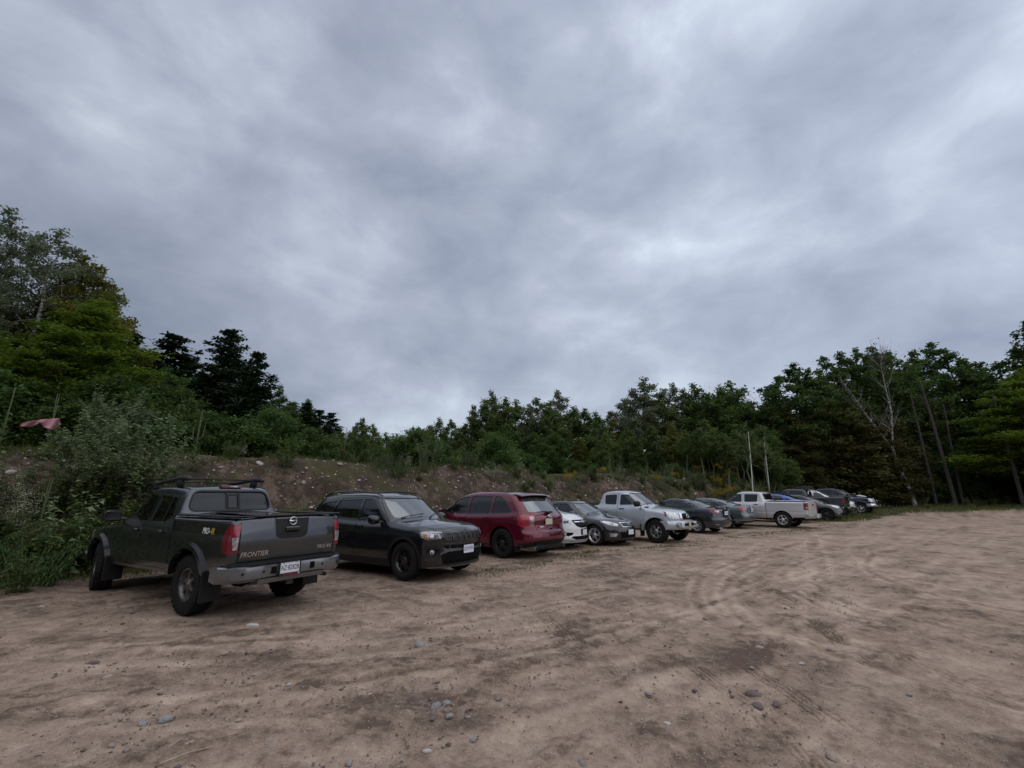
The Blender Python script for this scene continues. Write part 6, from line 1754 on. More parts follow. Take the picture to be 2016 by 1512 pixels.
def dirt_mat(name, bank=False):
    m, nt, ns, ln = new_mat(name)
    out = ns.new('ShaderNodeOutputMaterial')
    p = nd(ns, 'ShaderNodeBsdfPrincipled', i_Roughness=.95); p.inputs['Specular IOR Level'].default_value = .2
    geo = ns.new('ShaderNodeNewGeometry')
    pos = geo.outputs['Position']
    at = nd(ns, 'ShaderNodeAttribute', attribute_name='damp')
    n1 = nd(ns, 'ShaderNodeTexNoise', i_Scale=7.0, i_Detail=8, i_Roughness=.7); ln.new(pos, n1.inputs['Vector'])
    n2 = nd(ns, 'ShaderNodeTexNoise', i_Scale=60.0, i_Detail=6, i_Roughness=.75); ln.new(pos, n2.inputs['Vector'])
    n3 = nd(ns, 'ShaderNodeTexNoise', i_Scale=.8, i_Detail=5, i_Roughness=.6); ln.new(pos, n3.inputs['Vector'])
    vo = nd(ns, 'ShaderNodeTexVoronoi', i_Scale=55.0); ln.new(pos, vo.inputs['Vector'])
    # wetness = attribute + medium noise
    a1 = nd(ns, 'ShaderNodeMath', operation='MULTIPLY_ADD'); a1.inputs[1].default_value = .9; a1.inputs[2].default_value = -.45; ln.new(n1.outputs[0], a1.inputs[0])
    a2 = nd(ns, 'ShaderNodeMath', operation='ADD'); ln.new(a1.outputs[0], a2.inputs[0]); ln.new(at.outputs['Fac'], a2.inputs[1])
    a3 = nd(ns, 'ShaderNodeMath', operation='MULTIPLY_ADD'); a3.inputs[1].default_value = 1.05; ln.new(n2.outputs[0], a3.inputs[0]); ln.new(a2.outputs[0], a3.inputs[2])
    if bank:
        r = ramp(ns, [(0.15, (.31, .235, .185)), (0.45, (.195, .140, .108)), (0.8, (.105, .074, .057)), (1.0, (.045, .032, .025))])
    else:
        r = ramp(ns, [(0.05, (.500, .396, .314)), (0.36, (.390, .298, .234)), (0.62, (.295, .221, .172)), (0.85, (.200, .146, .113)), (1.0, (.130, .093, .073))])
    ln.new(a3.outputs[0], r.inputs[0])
    tint = ramp(ns, [(0.3, (.97, .95, .93)), (0.7, (1.05, 1.0, .95))]); ln.new(n3.outputs[0], tint.inputs[0])
    c = mixc(ns, ln, r.outputs[0], tint.outputs[0], 1.0, 'MULTIPLY')
    # scattered fine grit, pale and dark
    g1 = ramp(ns, [(0.0, 1.0), (0.22, 1.0), (0.30, 0.0)]); ln.new(vo.outputs['Distance'], g1.inputs[0])
    gc = nd(ns, 'ShaderNodeSeparateColor'); ln.new(vo.outputs['Color'], gc.inputs[0])
    g2 = ramp(ns, [(0.74, 0.0), (0.78, .85)]); ln.new(gc.outputs[0], g2.inputs[0])
    gm = nd(ns, 'ShaderNodeMath', operation='MULTIPLY'); ln.new(g1.outputs[0], gm.inputs[0]); ln.new(g2.outputs[0], gm.inputs[1])
    g3 = ramp(ns, [(0.0, (.09, .07, .065)), (0.55, (.10, .08, .075)), (0.6, (.5, .46, .42))]); ln.new(gc.outputs[1], g3.inputs[0])
    c = mixc(ns, ln, c, g3.outputs[0], gm.outputs[0])
    # grassy margin
    ag = nd(ns, 'ShaderNodeAttribute', attribute_name='green')
    gg = mixc(ns, ln, (.050, .052, .020), (.085, .070, .032), n1.outputs[0])
    c = mixc(ns, ln, c, gg, ag.outputs['Fac'])
    ln.new(c, p.inputs['Base Color'])
    b1 = nd(ns, 'ShaderNodeBump', i_Strength=.55, i_Distance=.012); ln.new(n2.outputs[0], b1.inputs['Height'])
    b2 = nd(ns, 'ShaderNodeBump', i_Strength=.5, i_Distance=.03); ln.new(n1.outputs[0], b2.inputs['Height']); ln.new(b1.outputs[0], b2.inputs['Normal'])
    ln.new(b2.outputs[0], p.inputs['Normal'])
    ln.new(p.outputs[0], out.inputs[0])
    return m
M['dirt'] = dirt_mat('lot_dirt'); M['bank'] = dirt_mat('bank_dirt', True)

def build_bank():
    us = [-26.0]
    while us[-1] < 62: us.append(us[-1]+(.07 if -6 < us[-1] < 16 else (.14 if us[-1] > 0 else .25)))
    us = np.array(us)
    t = np.concatenate([np.linspace(-.35, 4.6, 84), 4.6+np.exp(np.linspace(math.log(.08), math.log(260), 60))])
    U, Tt = np.meshgrid(us, t, indexing='ij')
    Vv = toe_v(U)+Tt
    x, y = xy_of(U, Vv)
    z = lot_h(x, y)+bank_f(U, Vv)
    m = sstep(-.3, .3, Tt)
    n = (fbm(U*.8, Vv*.8, 4, 101)-.5)*.34+(fbm(U*3.5, Vv*3.5, 4, 102, .6)-.5)*.13+(fbm(U*14, Vv*14, 2, 103)-.5)*.035
    gul = (np.abs(fbm(U*1.4, Vv*.25, 3, 104)-.5)*2)
    n -= .05*sstep(.25, .0, gul)*sstep(.3, 1.5, Tt)*sstep(4.4, 3, Tt)
    far = 1-sstep(4.5, 9, Tt)*.6
    z = z+n*m*far-.10*(1-m)
    damp = .32+.45*(fbm(U*.7, Vv*.7, 4, 105)-.3)+.8*(fbm(U*5, Vv*5, 4, 107, .6)-.5)
    grass = sstep(.50, .66, fbm(U*.55+3, Vv*.9, 4, 106)+.10*sstep(1.2, 0, Tt))*.75+sstep(4.2, 5.5, Tt)*.8+sstep(30, 44, U)*.8
    n0, n1 = x.shape
    V = np.stack([x, y, z], -1).reshape(-1, 3); idx = np.arange(n0*n1).reshape(n0, n1)
    F = np.stack([idx[:-1, :-1], idx[1:, :-1], idx[1:, 1:], idx[:-1, 1:]], -1).reshape(-1, 4)
    me = mesh_np('embankment', V, F, smooth=True, mat=M['bank'])
    for nm, arr in (('damp', damp), ('green', np.clip(grass, 0, 1))):
        a = me.attributes.new(nm, 'FLOAT', 'POINT'); a.data.foreach_set('value', arr.ravel().astype(np.float32))
    o = link('embankment', me); tag(o, kind='structure')
    return (us, t, z)
bank_grid = None
def bank_z(u, v):
    """height of the built bank sheet"""
    us, t, z = bank_grid
    tt = v-toe_v(np.asarray(u, float))
    i = np.clip(np.searchsorted(us, u)-1, 0, len(us)-2); j = np.clip(np.searchsorted(t, tt)-1, 0, len(t)-2)
    fu = np.clip((u-us[i])/(us[i+1]-us[i]), 0, 1); ft = np.clip((tt-t[j])/(t[j+1]-t[j]), 0, 1)
    return (z[i, j]*(1-fu)+z[i+1, j]*fu)*(1-ft)+(z[i, j+1]*(1-fu)+z[i+1, j+1]*fu)*ft
def any_z(x, y):
    u, v = uv_of(x, y)
    if v > toe_v(np.float64(u)) and u < 58: return float(bank_z(u, v))
    return float(lot_h(x, y))

# ------------------------------------------------------------------ foliage
def leaf_mat(name, c1, c2, c3=None, trans=.42, rough=.6):
    m, nt, ns, ln = new_mat(name)
    out = ns.new('ShaderNodeOutputMaterial')
    oi = ns.new('ShaderNodeObjectInfo'); at = nd(ns, 'ShaderNodeAttribute', attribute_name='lv')
    geo = ns.new('ShaderNodeNewGeometry')
    n = nd(ns, 'ShaderNodeTexNoise', i_Scale=.55, i_Detail=3); ln.new(geo.outputs['Position'], n.inputs['Vector'])
    a = nd(ns, 'ShaderNodeMath', operation='MULTIPLY_ADD'); a.inputs[1].default_value = .55; ln.new(at.outputs['Fac'], a.inputs[0])
    b = nd(ns, 'ShaderNodeMath', operation='MULTIPLY_ADD'); b.inputs[1].default_value = .8; b.inputs[2].default_value = -.25; ln.new(n.outputs[0], b.inputs[0]); ln.new(b.outputs[0], a.inputs[2])
    r = ramp(ns, [(0.1, c1), (0.55, c2), (0.95, c3 or c2)]); ln.new(a.outputs[0], r.inputs[0])
    v = ramp(ns, [(0, .78), (1, 1.22)]); ln.new(oi.outputs['Random'], v.inputs[0])
    c = mixc(ns, ln, r.outputs[0], v.outputs[0], 1.0, 'MULTIPLY')
    p = nd(ns, 'ShaderNodeBsdfPrincipled', i_Roughness=rough); p.inputs['Specular IOR Level'].default_value = .2; ln.new(c, p.inputs['Base Color'])
    t = ns.new('ShaderNodeBsdfTranslucent'); ln.new(c, t.inputs[0])
    mx = nd(ns, 'ShaderNodeMixShader'); mx.inputs[0].default_value = trans; ln.new(p.outputs[0], mx.inputs[1]); ln.new(t.outputs[0], mx.inputs[2])
    ln.new(mx.outputs[0], out.inputs[0])
    return m
M['lf_maple'] = leaf_mat('maple_leaves', (0.062, 0.112, 0.014), (0.130, 0.198, 0.022), (0.231, 0.242, 0.026))
M['lf_rust'] = leaf_mat('turning_leaves', (0.071, 0.090, 0.017), (0.133, 0.135, 0.022), (0.203, 0.128, 0.028))
M['lf_dark'] = leaf_mat('dark_leaves', (0.046, 0.088, 0.025), (0.085, 0.136, 0.035), (0.142, 0.180, 0.045))
M['lf_grey'] = leaf_mat('poplar_leaves', (0.086, 0.109, 0.059), (0.151, 0.182, 0.100), (0.237, 0.254, 0.159))
M['lf_mid'] = leaf_mat('mixed_leaves', (0.064, 0.103, 0.030), (0.110, 0.155, 0.043), (0.182, 0.206, 0.064))
M['lf_conifer'] = leaf_mat('conifer_needles', (0.019, 0.037, 0.017), (0.035, 0.062, 0.024), (0.056, 0.087, 0.034), trans=.12)
M['lf_brown'] = leaf_mat('bronze_leaves', (0.050, 0.055, 0.019), (0.090, 0.086, 0.029), (0.144, 0.113, 0.038))
M['lf_weed'] = leaf_mat('weed_leaves', (0.077, 0.126, 0.035), (0.142, 0.200, 0.058), (0.283, 0.336, 0.106))
M['lf_pale'] = leaf_mat('pale_leaves', (0.135, 0.194, 0.094), (0.231, 0.287, 0.145), (0.385, 0.425, 0.221))
M['lf_fern'] = leaf_mat('dark_weed_leaves', (0.039, 0.095, 0.023), (0.077, 0.136, 0.035), (0.120, 0.189, 0.054))
M['lf_gold'] = leaf_mat('goldenrod_flowers', (0.240, 0.170, 0.017), (0.393, 0.280, 0.025), (0.459, 0.340, 0.041))
M['lf_white'] = leaf_mat('white_flowers', (0.492, 0.460, 0.331), (0.655, 0.600, 0.455))
M['lf_dry'] = leaf_mat('dry_weeds', (0.082, 0.048, 0.025), (0.121, 0.075, 0.038), (0.164, 0.120, 0.050), trans=.2)
M['grass'] = leaf_mat('grass_blades', (0.063, 0.084, 0.022), (0.119, 0.133, 0.039), (0.224, 0.203, 0.077))
M['bark'] = simple_mat('bark', (.055, .048, .042), .95, nscale=8, nvar=.5, bump=.6)
M['bark_dark'] = simple_mat('dark_bark', (.026, .023, .020), .95, nscale=8, nvar=.5)
M['stem'] = simple_mat('green_stem', (.07, .08, .035), .8)
M['stem_pale'] = simple_mat('pale_stem', (.11, .125, .06), .8)
def birch_mat():
    m, nt, ns, ln = new_mat('birch_bark')
    out = ns.new('ShaderNodeOutputMaterial'); p = nd(ns, 'ShaderNodeBsdfPrincipled', i_Roughness=.8)
    tcn = ns.new('ShaderNodeTexCoord'); mp = nd(ns, 'ShaderNodeMapping'); mp.inputs['Scale'].default_value = (2, 2, 9); ln.new(tcn.outputs['Object'], mp.inputs[0])
    n = nd(ns, 'ShaderNodeTexNoise', i_Scale=1.1, i_Detail=5, i_Roughness=.65); ln.new(mp.outputs[0], n.inputs['Vector'])
    r = ramp(ns, [(.40, (.035, .030, .028)), (.50, (.22, .21, .20)), (.62, (.42, .41, .39))]); ln.new(n.outputs[0], r.inputs[0]); ln.new(r.outputs[0], p.inputs['Base Color'])
    ln.new(p.outputs[0], out.inputs[0]); return m
M['birch'] = birch_mat()

def leaf_mesh(name, C, size, mat, flat=.5, aspect=1.0, rnd=None, up=None, val=None, tri=False):
    """C (n,3) leaf centres; each a small rhombus with its own random pose"""
    n = len(C)
    g = rnd or rng
    nrm = g.normal(size=(n, 3)); nrm[:, 2] = np.abs(nrm[:, 2])+flat*1.5
    nrm /= np.linalg.norm(nrm, axis=1, keepdims=True)
    a = np.cross(nrm, g.normal(size=(n, 3))); a /= np.maximum(np.linalg.norm(a, axis=1, keepdims=True), 1e-6)
    b = np.cross(nrm, a)
    s = (size*g.uniform(.6, 1.35, n))[:, None] if np.isscalar(size) else (size*g.uniform(.7, 1.3, n))[:, None]
    a = a*s*aspect; b = b*s*.55
    bend = nrm*s*.18
    V = np.stack([C-a, C+b*1.0-bend*0, C+a, C-b], 1).reshape(-1, 3)
    V[0::4] -= bend; V[2::4] -= bend
    F = np.arange(n*4).reshape(n, 4)
    me = mesh_np(name, V, F, smooth=False, mat=mat)
    at = me.attributes.new('lv', 'FLOAT', 'POINT')
    lv = g.uniform(0, 1, n) if val is None else np.clip(val+g.uniform(-.25, .25, n), 0, 1)
    at.data.foreach_set('value', np.repeat(lv, 4).astype(np.float32))
    return me

def envelope(kind, t):
    """crown radius (fraction of max) for height fraction t (0 base of crown, 1 top)"""
    if kind == 'round': return math.sqrt(max(0, 1-(2*t*.92-.86)**2))*.98+.02
    if kind == 'cone': return (1-t)**.62*(.9+.1*math.sin(t*9+1))+.03
    if kind == 'egg': return (math.sin(PI*min(1, t**.75*.97+.03)))**.7*.97+.03
    if kind == 'wide': return (1-t**2.4)**.6*.97+.03
    if kind == 'column': return .75+.25*math.sin(PI*t)-.6*max(0, t-.8)*3*.6
    return 1

def tree_variant(seed, H, cb, rad, kind='egg', leaf=.22, nleaf=7000, limbs=22, mat='lf_mid', bark='bark', trunk_r=.16, clump=.55, flat=.6, lean=0.0, gappy=0.0, up=.5, conifer=False, flatclump=.55, aspect=1.0, twigs=True):
    """a unit tree standing at the origin; returns (trunk mesh, crown mesh)"""
    g = np.random.default_rng(seed)
    mb = MB(); C = []; Vl = []
    n = 9
    tp = [(lean*H*(i/n)**1.3+g.normal()*.02*i, g.normal()*.02*i, H*.96*i/n) for i in range(n+1)]
    tp[0] = (0, 0, -.3)
    mb.tube(tp, [trunk_r*(1.25 if i == 0 else 1)*(1-i/n)**.8+.012 for i in range(n+1)], 7)
    def trunk_at(z):
        f = min(max(z/(H*.96), 0), .999)*n; i = int(f); a = np.array(tp[i] if i > 0 else (0, 0, 0)); b = np.array(tp[i+1]); return a+(b-a)*(f-i)
    per = []
    lc = g.uniform(0, 2*PI)
    for k in range(limbs):
        t = (k+.5)/limbs
        t = t if conifer else t**.9
        z0 = cb*H+(H-cb*H)*t*(.97 if conifer else .9)
        az = lc+k*2.399+g.normal()*.3
        rr = rad*envelope(kind, t)*g.uniform(.68 if not conifer else .55, 1.12 if not conifer else 1.2)
        p0 = trunk_at(z0)
        if conifer: dz = -rr*.12+g.normal()*.1 + (.35*rr if t > .85 else 0)
        else: dz = up*rr*g.uniform(.5, 1.3)*(1-t*.4)
        if not conifer: p0 = trunk_at(max(cb*H*.85, z0-dz*.8)); 
        end = np.array([p0[0]+rr*math.cos(az), p0[1]+rr*math.sin(az), p0[2]+dz])
        midp = (p0+end)/2+np.array([g.normal()*.08*rr, g.normal()*.08*rr, (-.04 if not conifer else .06)*rr])
        lr = trunk_r*.32*(1-t*.6)
        mb.tube([tuple(p0), tuple(midp), tuple(end)], [lr, lr*.6, .012], 4, False)
        m = max(3, int((4 if conifer else 6)*(.5+envelope(kind, t))))
        for j in range(m):
            s = (j+.6)/m; s = s if conifer else .35+.65*s
            base = p0+(end-p0)*s if s > .5 else p0+(midp-p0)*s*2
            sd = (1-s*.55)*rr*(.34 if conifer else .42)
            q = g.normal(size=3); q /= np.linalg.norm(q); q[2] = abs(q[2])*.5 if not conifer else q[2]*.15
            c = base+q*sd*g.uniform(.5, 1)
            if gappy and g.uniform() < gappy: continue
            if twigs and not conifer and s > .4: mb.tube([tuple(base), tuple(c)], [lr*.35+.006, .006], 3, False)
            per.append((c, clump*(.7+.5*g.uniform())*(1-(.60 if conifer else .35)*t), g.uniform(0, 1)))
    # leader tuft
    q0 = .28 if conifer else .6
    for f_ in (.99, .965, .94, .9): per.append((trunk_at(H*f_), clump*q0, .5))
    w = np.array([q[1]**2 for q in per]); w /= w.sum()
    cnt = g.multinomial(nleaf, w)
    for (c, cs, lv), k in zip(per, cnt):
        if k == 0: continue
        q = g.normal(size=(k, 3))*np.array([cs, cs, cs*flatclump])*.62
        C.append(c+q); Vl.append(np.full(k, lv)+q[:, 2]/max(cs, .01)*.12)
    C = np.concatenate(C); Vl = np.concatenate(Vl)
    return mb.mesh('trunk', M[bark], True, 60, fix=False), leaf_mesh('crown', C, leaf, M[mat], flat, aspect, g, val=Vl)

def place_tree(var, name, x, y, h, H0, label, cat, group, rz=None, sxy=1.0, z=None, crown_mat=None):
    s = h/H0
    zz = any_z(x, y) if z is None else z
    e = empty(name, (x, y, zz-.05), random.uniform(0, 6.28) if rz is None else rz)
    e.scale = (s*sxy, s*sxy, s)
    tag(e, label, cat, group)
    link('trunk', var[0], e); link('crown', var[1], e)
    return e
# ================================================================== BUILD EVERYTHING
build_ground()
bank_grid = build_bank()
# kind, x, y (metres), height of the top above the lot, width factor
TREES = [('airy', -25.92, 18.5, 13.87, 1.0),
         ('airy', -27.48, 21, 16.12, 1.0),
         ('airy', -24.74, 20, 15.58, 1.0),
         ('airy', -26.69, 23, 16.04, 1.0),
         ('airy', -23.21, 21, 15.08, 1.0),
         ('rust', -23.81, 23, 14.62, 0.8),
         ('rust', -21.7, 22, 13.46, 0.8),
         ('rust', -22.77, 24, 13.27, 0.8),
         ('maple', -16.56, 17, 9.32, 1.15),
         ('maple', -16.24, 15.5, 7.55, 1.1),
         ('maple', -16.28, 14.6, 6.3, 1.1),
         ('maple', -19.41, 16, 7.74, 1.1),
         ('maple', -15.04, 16.3, 6.85, 1),
         ('maple', -22.27, 17, 8.99, 1.2),
         ('maple', -21.31, 21, 10.99, 1),
         ('maple', -16.36, 13.6, 5.16, 1),
         ('spruce', -21.07, 24, 10.51, 1.22),
         ('spruce', -22.09, 27, 10.29, 1.22),
         ('pine', -21.04, 27, 11.45, 1.52),
         ('pine', -21.41, 29, 10.58, 1.22),
         ('spruce', -20.9, 30, 9.62, 1.1),
         ('pine', -17.78, 28, 10.06, 1.52),
         ('pine', -17.87, 30, 9.62, 1.22),
         ('spruce', -17.27, 31, 8.9, 1.22),
         ('dark', -21.54, 33, 9.06, 1.0),
         ('dark', -16.05, 31, 9.05, 1.0),
         ('pine', -16.08, 33, 8.3, 1.22),
         ('dark', -16.0, 35, 8.9, 1.0),
         ('pine', -14.93, 35, 8.1, 1.46),
         ('pine', -14.72, 37, 8.26, 1.34),
         ('dark2', -16.15, 20.5, 7.41, 1.1),
         ('mid', -14.37, 20, 5.85, 1.0),
         ('maple2', -16.39, 24, 6.47, 1),
         ('dark2', -14.44, 18, 5.26, 1.0),
         ('mid', -16.68, 20, 5.43, 1.0),
         ('dark2', -14.91, 25, 6.39, 1.0),
         ('mid', -14.59, 23, 5.74, 1.0),
         ('mid', -14.07, 27, 6.31, 1.0),
         ('dark2', -12.21, 26, 5.99, 1.0),
         ('mid', -12.0, 28, 5.85, 1.0),
         ('spruce', -15.17, 27, 6.62, 1.34),
         ('mid', -12.92, 34, 6.49, 1.0),
         ('popl', -12.42, 36, 7.18, 1.0),
         ('popl', -11.48, 35, 7.42, 1.0),
         ('popl', -11.18, 37, 7.21, 1.0),
         ('mid', -11.51, 42, 7.11, 1.0),
         ('dark2', -11.17, 46, 7.53, 1.0),
         ('maple2', -9.88, 46, 7.43, 1.0),
         ('mid', -8.02, 44, 8.12, 1.0),
         ('mid', -7.05, 43, 8.75, 0.9),
         ('dark', -5.83, 44, 8.81, 1.0),
         ('mid', -4.38, 42, 8.1, 1.0),
         ('popl', -3.46, 42, 9.64, 1.0),
         ('popl', -2.33, 41, 10.15, 1.0),
         ('popl', -1.72, 42, 11.09, 0.9),
         ('popl', -0.62, 42, 10.51, 1.0),
         ('mid', 0.34, 43, 10.42, 1.0),
         ('airy2', 1.56, 43, 10.07, 1.0),
         ('airy2', 2.64, 43, 10.72, 1.0),
         ('popl', 3.44, 41, 9.92, 1.0),
         ('airy2', 4.61, 44, 11.65, 0.8),
         ('mid', 5.55, 42, 9.64, 1.2),
         ('dark', 6.9, 43, 9.73, 1.1),
         ('mid', 8.09, 43, 9.24, 1.0),
         ('rust', 9.52, 44, 9.61, 0.9),
         ('airy2', 11.08, 45, 10.99, 1.0),
         ('airy2', 12.7, 46, 12.27, 1.1),
         ('airy2', 14.23, 47, 13.72, 1.2),
         ('mid', 15.28, 46, 11.73, 1.0),
         ('airy2', 17.24, 48, 13.35, 0.9),
         ('dark', 18.45, 48, 12.73, 1.0),
         ('mid', 19.76, 48, 13.29, 1.1),
         ('dark2', 20.53, 47, 11.95, 1.0),
         ('dark2', 22.58, 48, 13.01, 1.1),
         ('mid', 24.11, 49, 13.71, 1.1),
         ('mid', 24.69, 48, 11.33, 1.0),
         ('mid', 24.45, 46, 9.77, 1.0),
         ('dark2', -0.12, 36, 6.65, 1.1),
         ('mid', -1.93, 36, 6.45, 1.0),
         ('dark2', 1.69, 36, 6.45, 1.1),
         ('dark2', 3.59, 37, 6.58, 1.2),
         ('rust', 5.28, 36, 6.05, 1),
         ('mid', 7.71, 38, 6.72, 1.0),
         ('mid', 9.64, 38, 7.14, 1.0),
         ('mid', 11.87, 39, 7.51, 1.1),
         ('rust', 13.97, 40, 7.66, 0.9),
         ('mid', 14.45, 38, 6.29, 1.0),
         ('mid', -4.58, 38, 6.72, 1.1),
         ('mid', 20.21, 41, 7.12, 1.0),
         ('dark2', 22.66, 42, 7.96, 1.1),
         ('dark2', 26.46, 47, 11.13, 1.0),
         ('airy3', 27.58, 46, 13.73, 1.3),
         ('airy3', 30.65, 48, 15.75, 1.2),
         ('airy3', 31.67, 47, 14.89, 1.1),
         ('airy3', 34.92, 49, 16.76, 1.1),
         ('airy3', 37.48, 50, 17.67, 1),
         ('airy3', 40.74, 52, 18.7, 1),
         ('airy3', 40.33, 50, 17.37, 1.1),
         ('dark', 44.16, 53, 19.28, 1.0),
         ('airy3', 45.05, 52, 18.44, 1.0),
         ('dark', 49.27, 54, 18.96, 1.0),
         ('airy3', 52.04, 54, 20.15, 1.1),
         ('airy3', 54.74, 55, 19.61, 1.0),
         ('dark', 53.16, 52, 17.37, 1.0),
         ('airy3', 57.24, 54, 17.32, 1.0),
         ('airy3', 54.15, 50, 14.96, 1.0),
         ('airy3', 54.71, 44, 20.7, 1.2),
         ('airy3', 55.91, 47, 19.61, 0.9),
         ('airy3', 59.23, 46, 20.97, 1.0),
         ('maple3', 46.85, 41.5, 12.69, 1.25),
         ('maple3', 51.51, 43, 14.9, 1.1),
         ('airy3', 54.65, 43, 15.42, 1.0),
         ('brown', 27.3, 45, 10.21, 1.1),
         ('airy3', 30.07, 46, 10.93, 1.1),
         ('brown', 32.4, 46, 11.46, 1.2),
         ('brown', 33.86, 45.5, 10.83, 1.2),
         ('brown', 36.22, 46, 10.4, 1.1),
         ('brown', 38.98, 47, 9.78, 1.0),
         ('airy3', 46.53, 52, 11.54, 1.0),
         ('airy3', 51.37, 54, 11.93, 1.0),
         ('dark2', 54.42, 54, 11.93, 1.0),
         ('dark2', 57.47, 54, 11.93, 1.0),
         ('brown', 44.59, 52, 9.18, 1.0),
         ('dark2', 45.83, 50, 8.33, 0.9),
         ('dark2', 50.14, 52, 8.02, 1.0),
         ('brown', 51.4, 50, 8.33, 1.0),
         ('pine', -13.9, 24.0, 9.3, 1.2),
         ('spruce', -12.0, 26.5, 7.0, 1.2),
         ('pine', -16.6, 25.5, 11.2, 1.2)]
M['birch_white'] = simple_mat('white_bark', (.62,.61,.58), .8, nscale=10, nvar=.3)
VAR = {}
def variants(k, n, **kw):
    H = kw.pop('H')
    VAR[k] = ([tree_variant(hash_(k)+i*31, H, **kw) for i in range(n)], H)
def hash_(s): return sum(ord(c)*(i+7) for i, c in enumerate(s))
variants('maple', 2, H=12, cb=.06, rad=3.7, kind='egg', leaf=.13, nleaf=25000, limbs=40, mat='lf_maple', clump=.85, flat=1.1, flatclump=.35, trunk_r=.2)
variants('maple2', 1, H=7, cb=.08, rad=2.4, kind='egg', leaf=.17, nleaf=7000, limbs=26, mat='lf_maple', clump=.7, flat=1.1, flatclump=.4)
variants('maple3', 1, H=15, cb=.18, rad=4.6, kind='wide', leaf=.14, nleaf=26000, limbs=44, mat='lf_maple', clump=0.8, flat=1.2, flatclump=0.45, up=.2)
variants('airy', 2, H=14, cb=.25, rad=3.4, kind='egg', leaf=.085, nleaf=13000, limbs=30, mat='lf_grey', bark='birch', clump=.46, flat=.3, flatclump=.8, gappy=.28, up=.9)
variants('airy2', 2, H=9, cb=.3, rad=2.3, kind='egg', leaf=.10, nleaf=8000, limbs=20, mat='lf_grey', bark='birch', clump=.42, flat=.3, flatclump=.8, gappy=.2, up=1.0, trunk_r=.1)
variants('airy3', 3, H=17, cb=.35, rad=3.8, kind='egg', leaf=.15, nleaf=9500, limbs=34, mat='lf_dark', bark='bark', clump=0.48, flat=0.3, flatclump=0.8, gappy=.25, up=0.8, trunk_r=.2)
variants('popl', 2, H=8, cb=.15, rad=1.7, kind='egg', leaf=.10, nleaf=10000, limbs=22, mat='lf_mid', bark='birch', clump=.42, flat=.2, flatclump=.9, up=1.2, trunk_r=.09)
variants('rust', 2, H=12, cb=.2, rad=3.2, kind='egg', leaf=.12, nleaf=14000, limbs=28, mat='lf_rust', clump=0.55, flat=0.4, flatclump=0.75, gappy=.08)
variants('dark', 3, H=14, cb=.12, rad=3.6, kind='egg', leaf=0.14, nleaf=17000, limbs=46, mat='lf_dark', bark='bark_dark', gappy=.2, clump=0.55, flat=0.3, flatclump=0.85, trunk_r=.2, up=0.8)
variants('dark2', 3, H=10, cb=.08, rad=3.1, kind='round', leaf=0.12, nleaf=18000, limbs=44, mat='lf_dark', bark='bark_dark', gappy=0.14, clump=0.52, flat=0.3, flatclump=0.85, up=0.8)
variants('mid', 3, H=8, cb=.08, rad=2.4, kind='egg', leaf=.11, nleaf=12000, limbs=36, mat='lf_mid', clump=0.42, flat=0.25, flatclump=0.9, up=0.9, gappy=0.1)
variants('spruce', 2, H=12, cb=.04, rad=2.9, kind='cone', leaf=.14, nleaf=22000, limbs=96, mat='lf_conifer', bark='bark_dark', clump=0.5, flat=.8, flatclump=0.5, conifer=True, aspect=1.1)
variants('pine', 2, H=13, cb=.06, rad=3.7, kind='cone', leaf=.14, nleaf=28000, limbs=84, mat='lf_conifer', bark='bark_dark', clump=0.62, flat=.7, flatclump=0.55, conifer=True, aspect=1.1)
variants('brown', 2, H=11, cb=.03, rad=3.0, kind='wide', leaf=.14, nleaf=19000, limbs=50, mat='lf_brown', bark='bark_dark', clump=0.7, flat=0.6, flatclump=0.5, up=0.25)
variants('sapling', 3, H=5, cb=.5, rad=.85, kind='egg', leaf=.07, nleaf=3200, limbs=16, mat='lf_mid', bark='stem_pale', clump=.30, flat=.3, up=1.1, trunk_r=.035)
variants('under', 3, H=2.6, cb=.02, rad=1.7, kind='round', leaf=.075, nleaf=8000, limbs=16, mat='lf_dark', bark='bark_dark', clump=.5, flat=.7, trunk_r=.04)
NM = {'maple': 'maple_tree', 'maple2': 'maple_tree', 'maple3': 'maple_tree', 'airy': 'poplar_tree', 'airy2': 'poplar_tree', 'airy3': 'broadleaf_tree', 'popl': 'poplar_tree', 'rust': 'broadleaf_tree', 'dark': 'broadleaf_tree',
      'dark2': 'broadleaf_tree', 'mid': 'broadleaf_tree', 'spruce': 'spruce_tree', 'pine': 'pine_tree', 'brown': 'broadleaf_tree'}
LB = {'maple': 'yellow green maple with layered leaves at the left end', 'maple2': 'bright green small maple in the tree line', 'maple3': 'green maple with spreading layers at the forest edge on the right',
      'airy': 'tall pale trunked poplar with thin grey green crown rising at the far left', 'airy2': 'slender pale poplar with a see-through crown above the middle tree line', 'airy3': 'tall thin crowned tree showing sky through its branches on the right',
      'popl': 'young upright poplar with grey green leaves in the middle tree line', 'rust': 'tree with rusty olive leaves', 'dark': 'large dark green broadleaf tree', 'dark2': 'dark rounded broadleaf tree',
      'mid': 'mid green young broadleaf tree', 'spruce': 'narrow dark spruce between the maples and the pines', 'pine': 'dark ragged pine on the left skyline', 'brown': 'bronze green low branched tree behind the last pickups'}
def zone(x):
    return 'behind the left part of the bank' if x < -8 else ('behind the middle of the bank' if x < 14 else 'in the wood on the right')
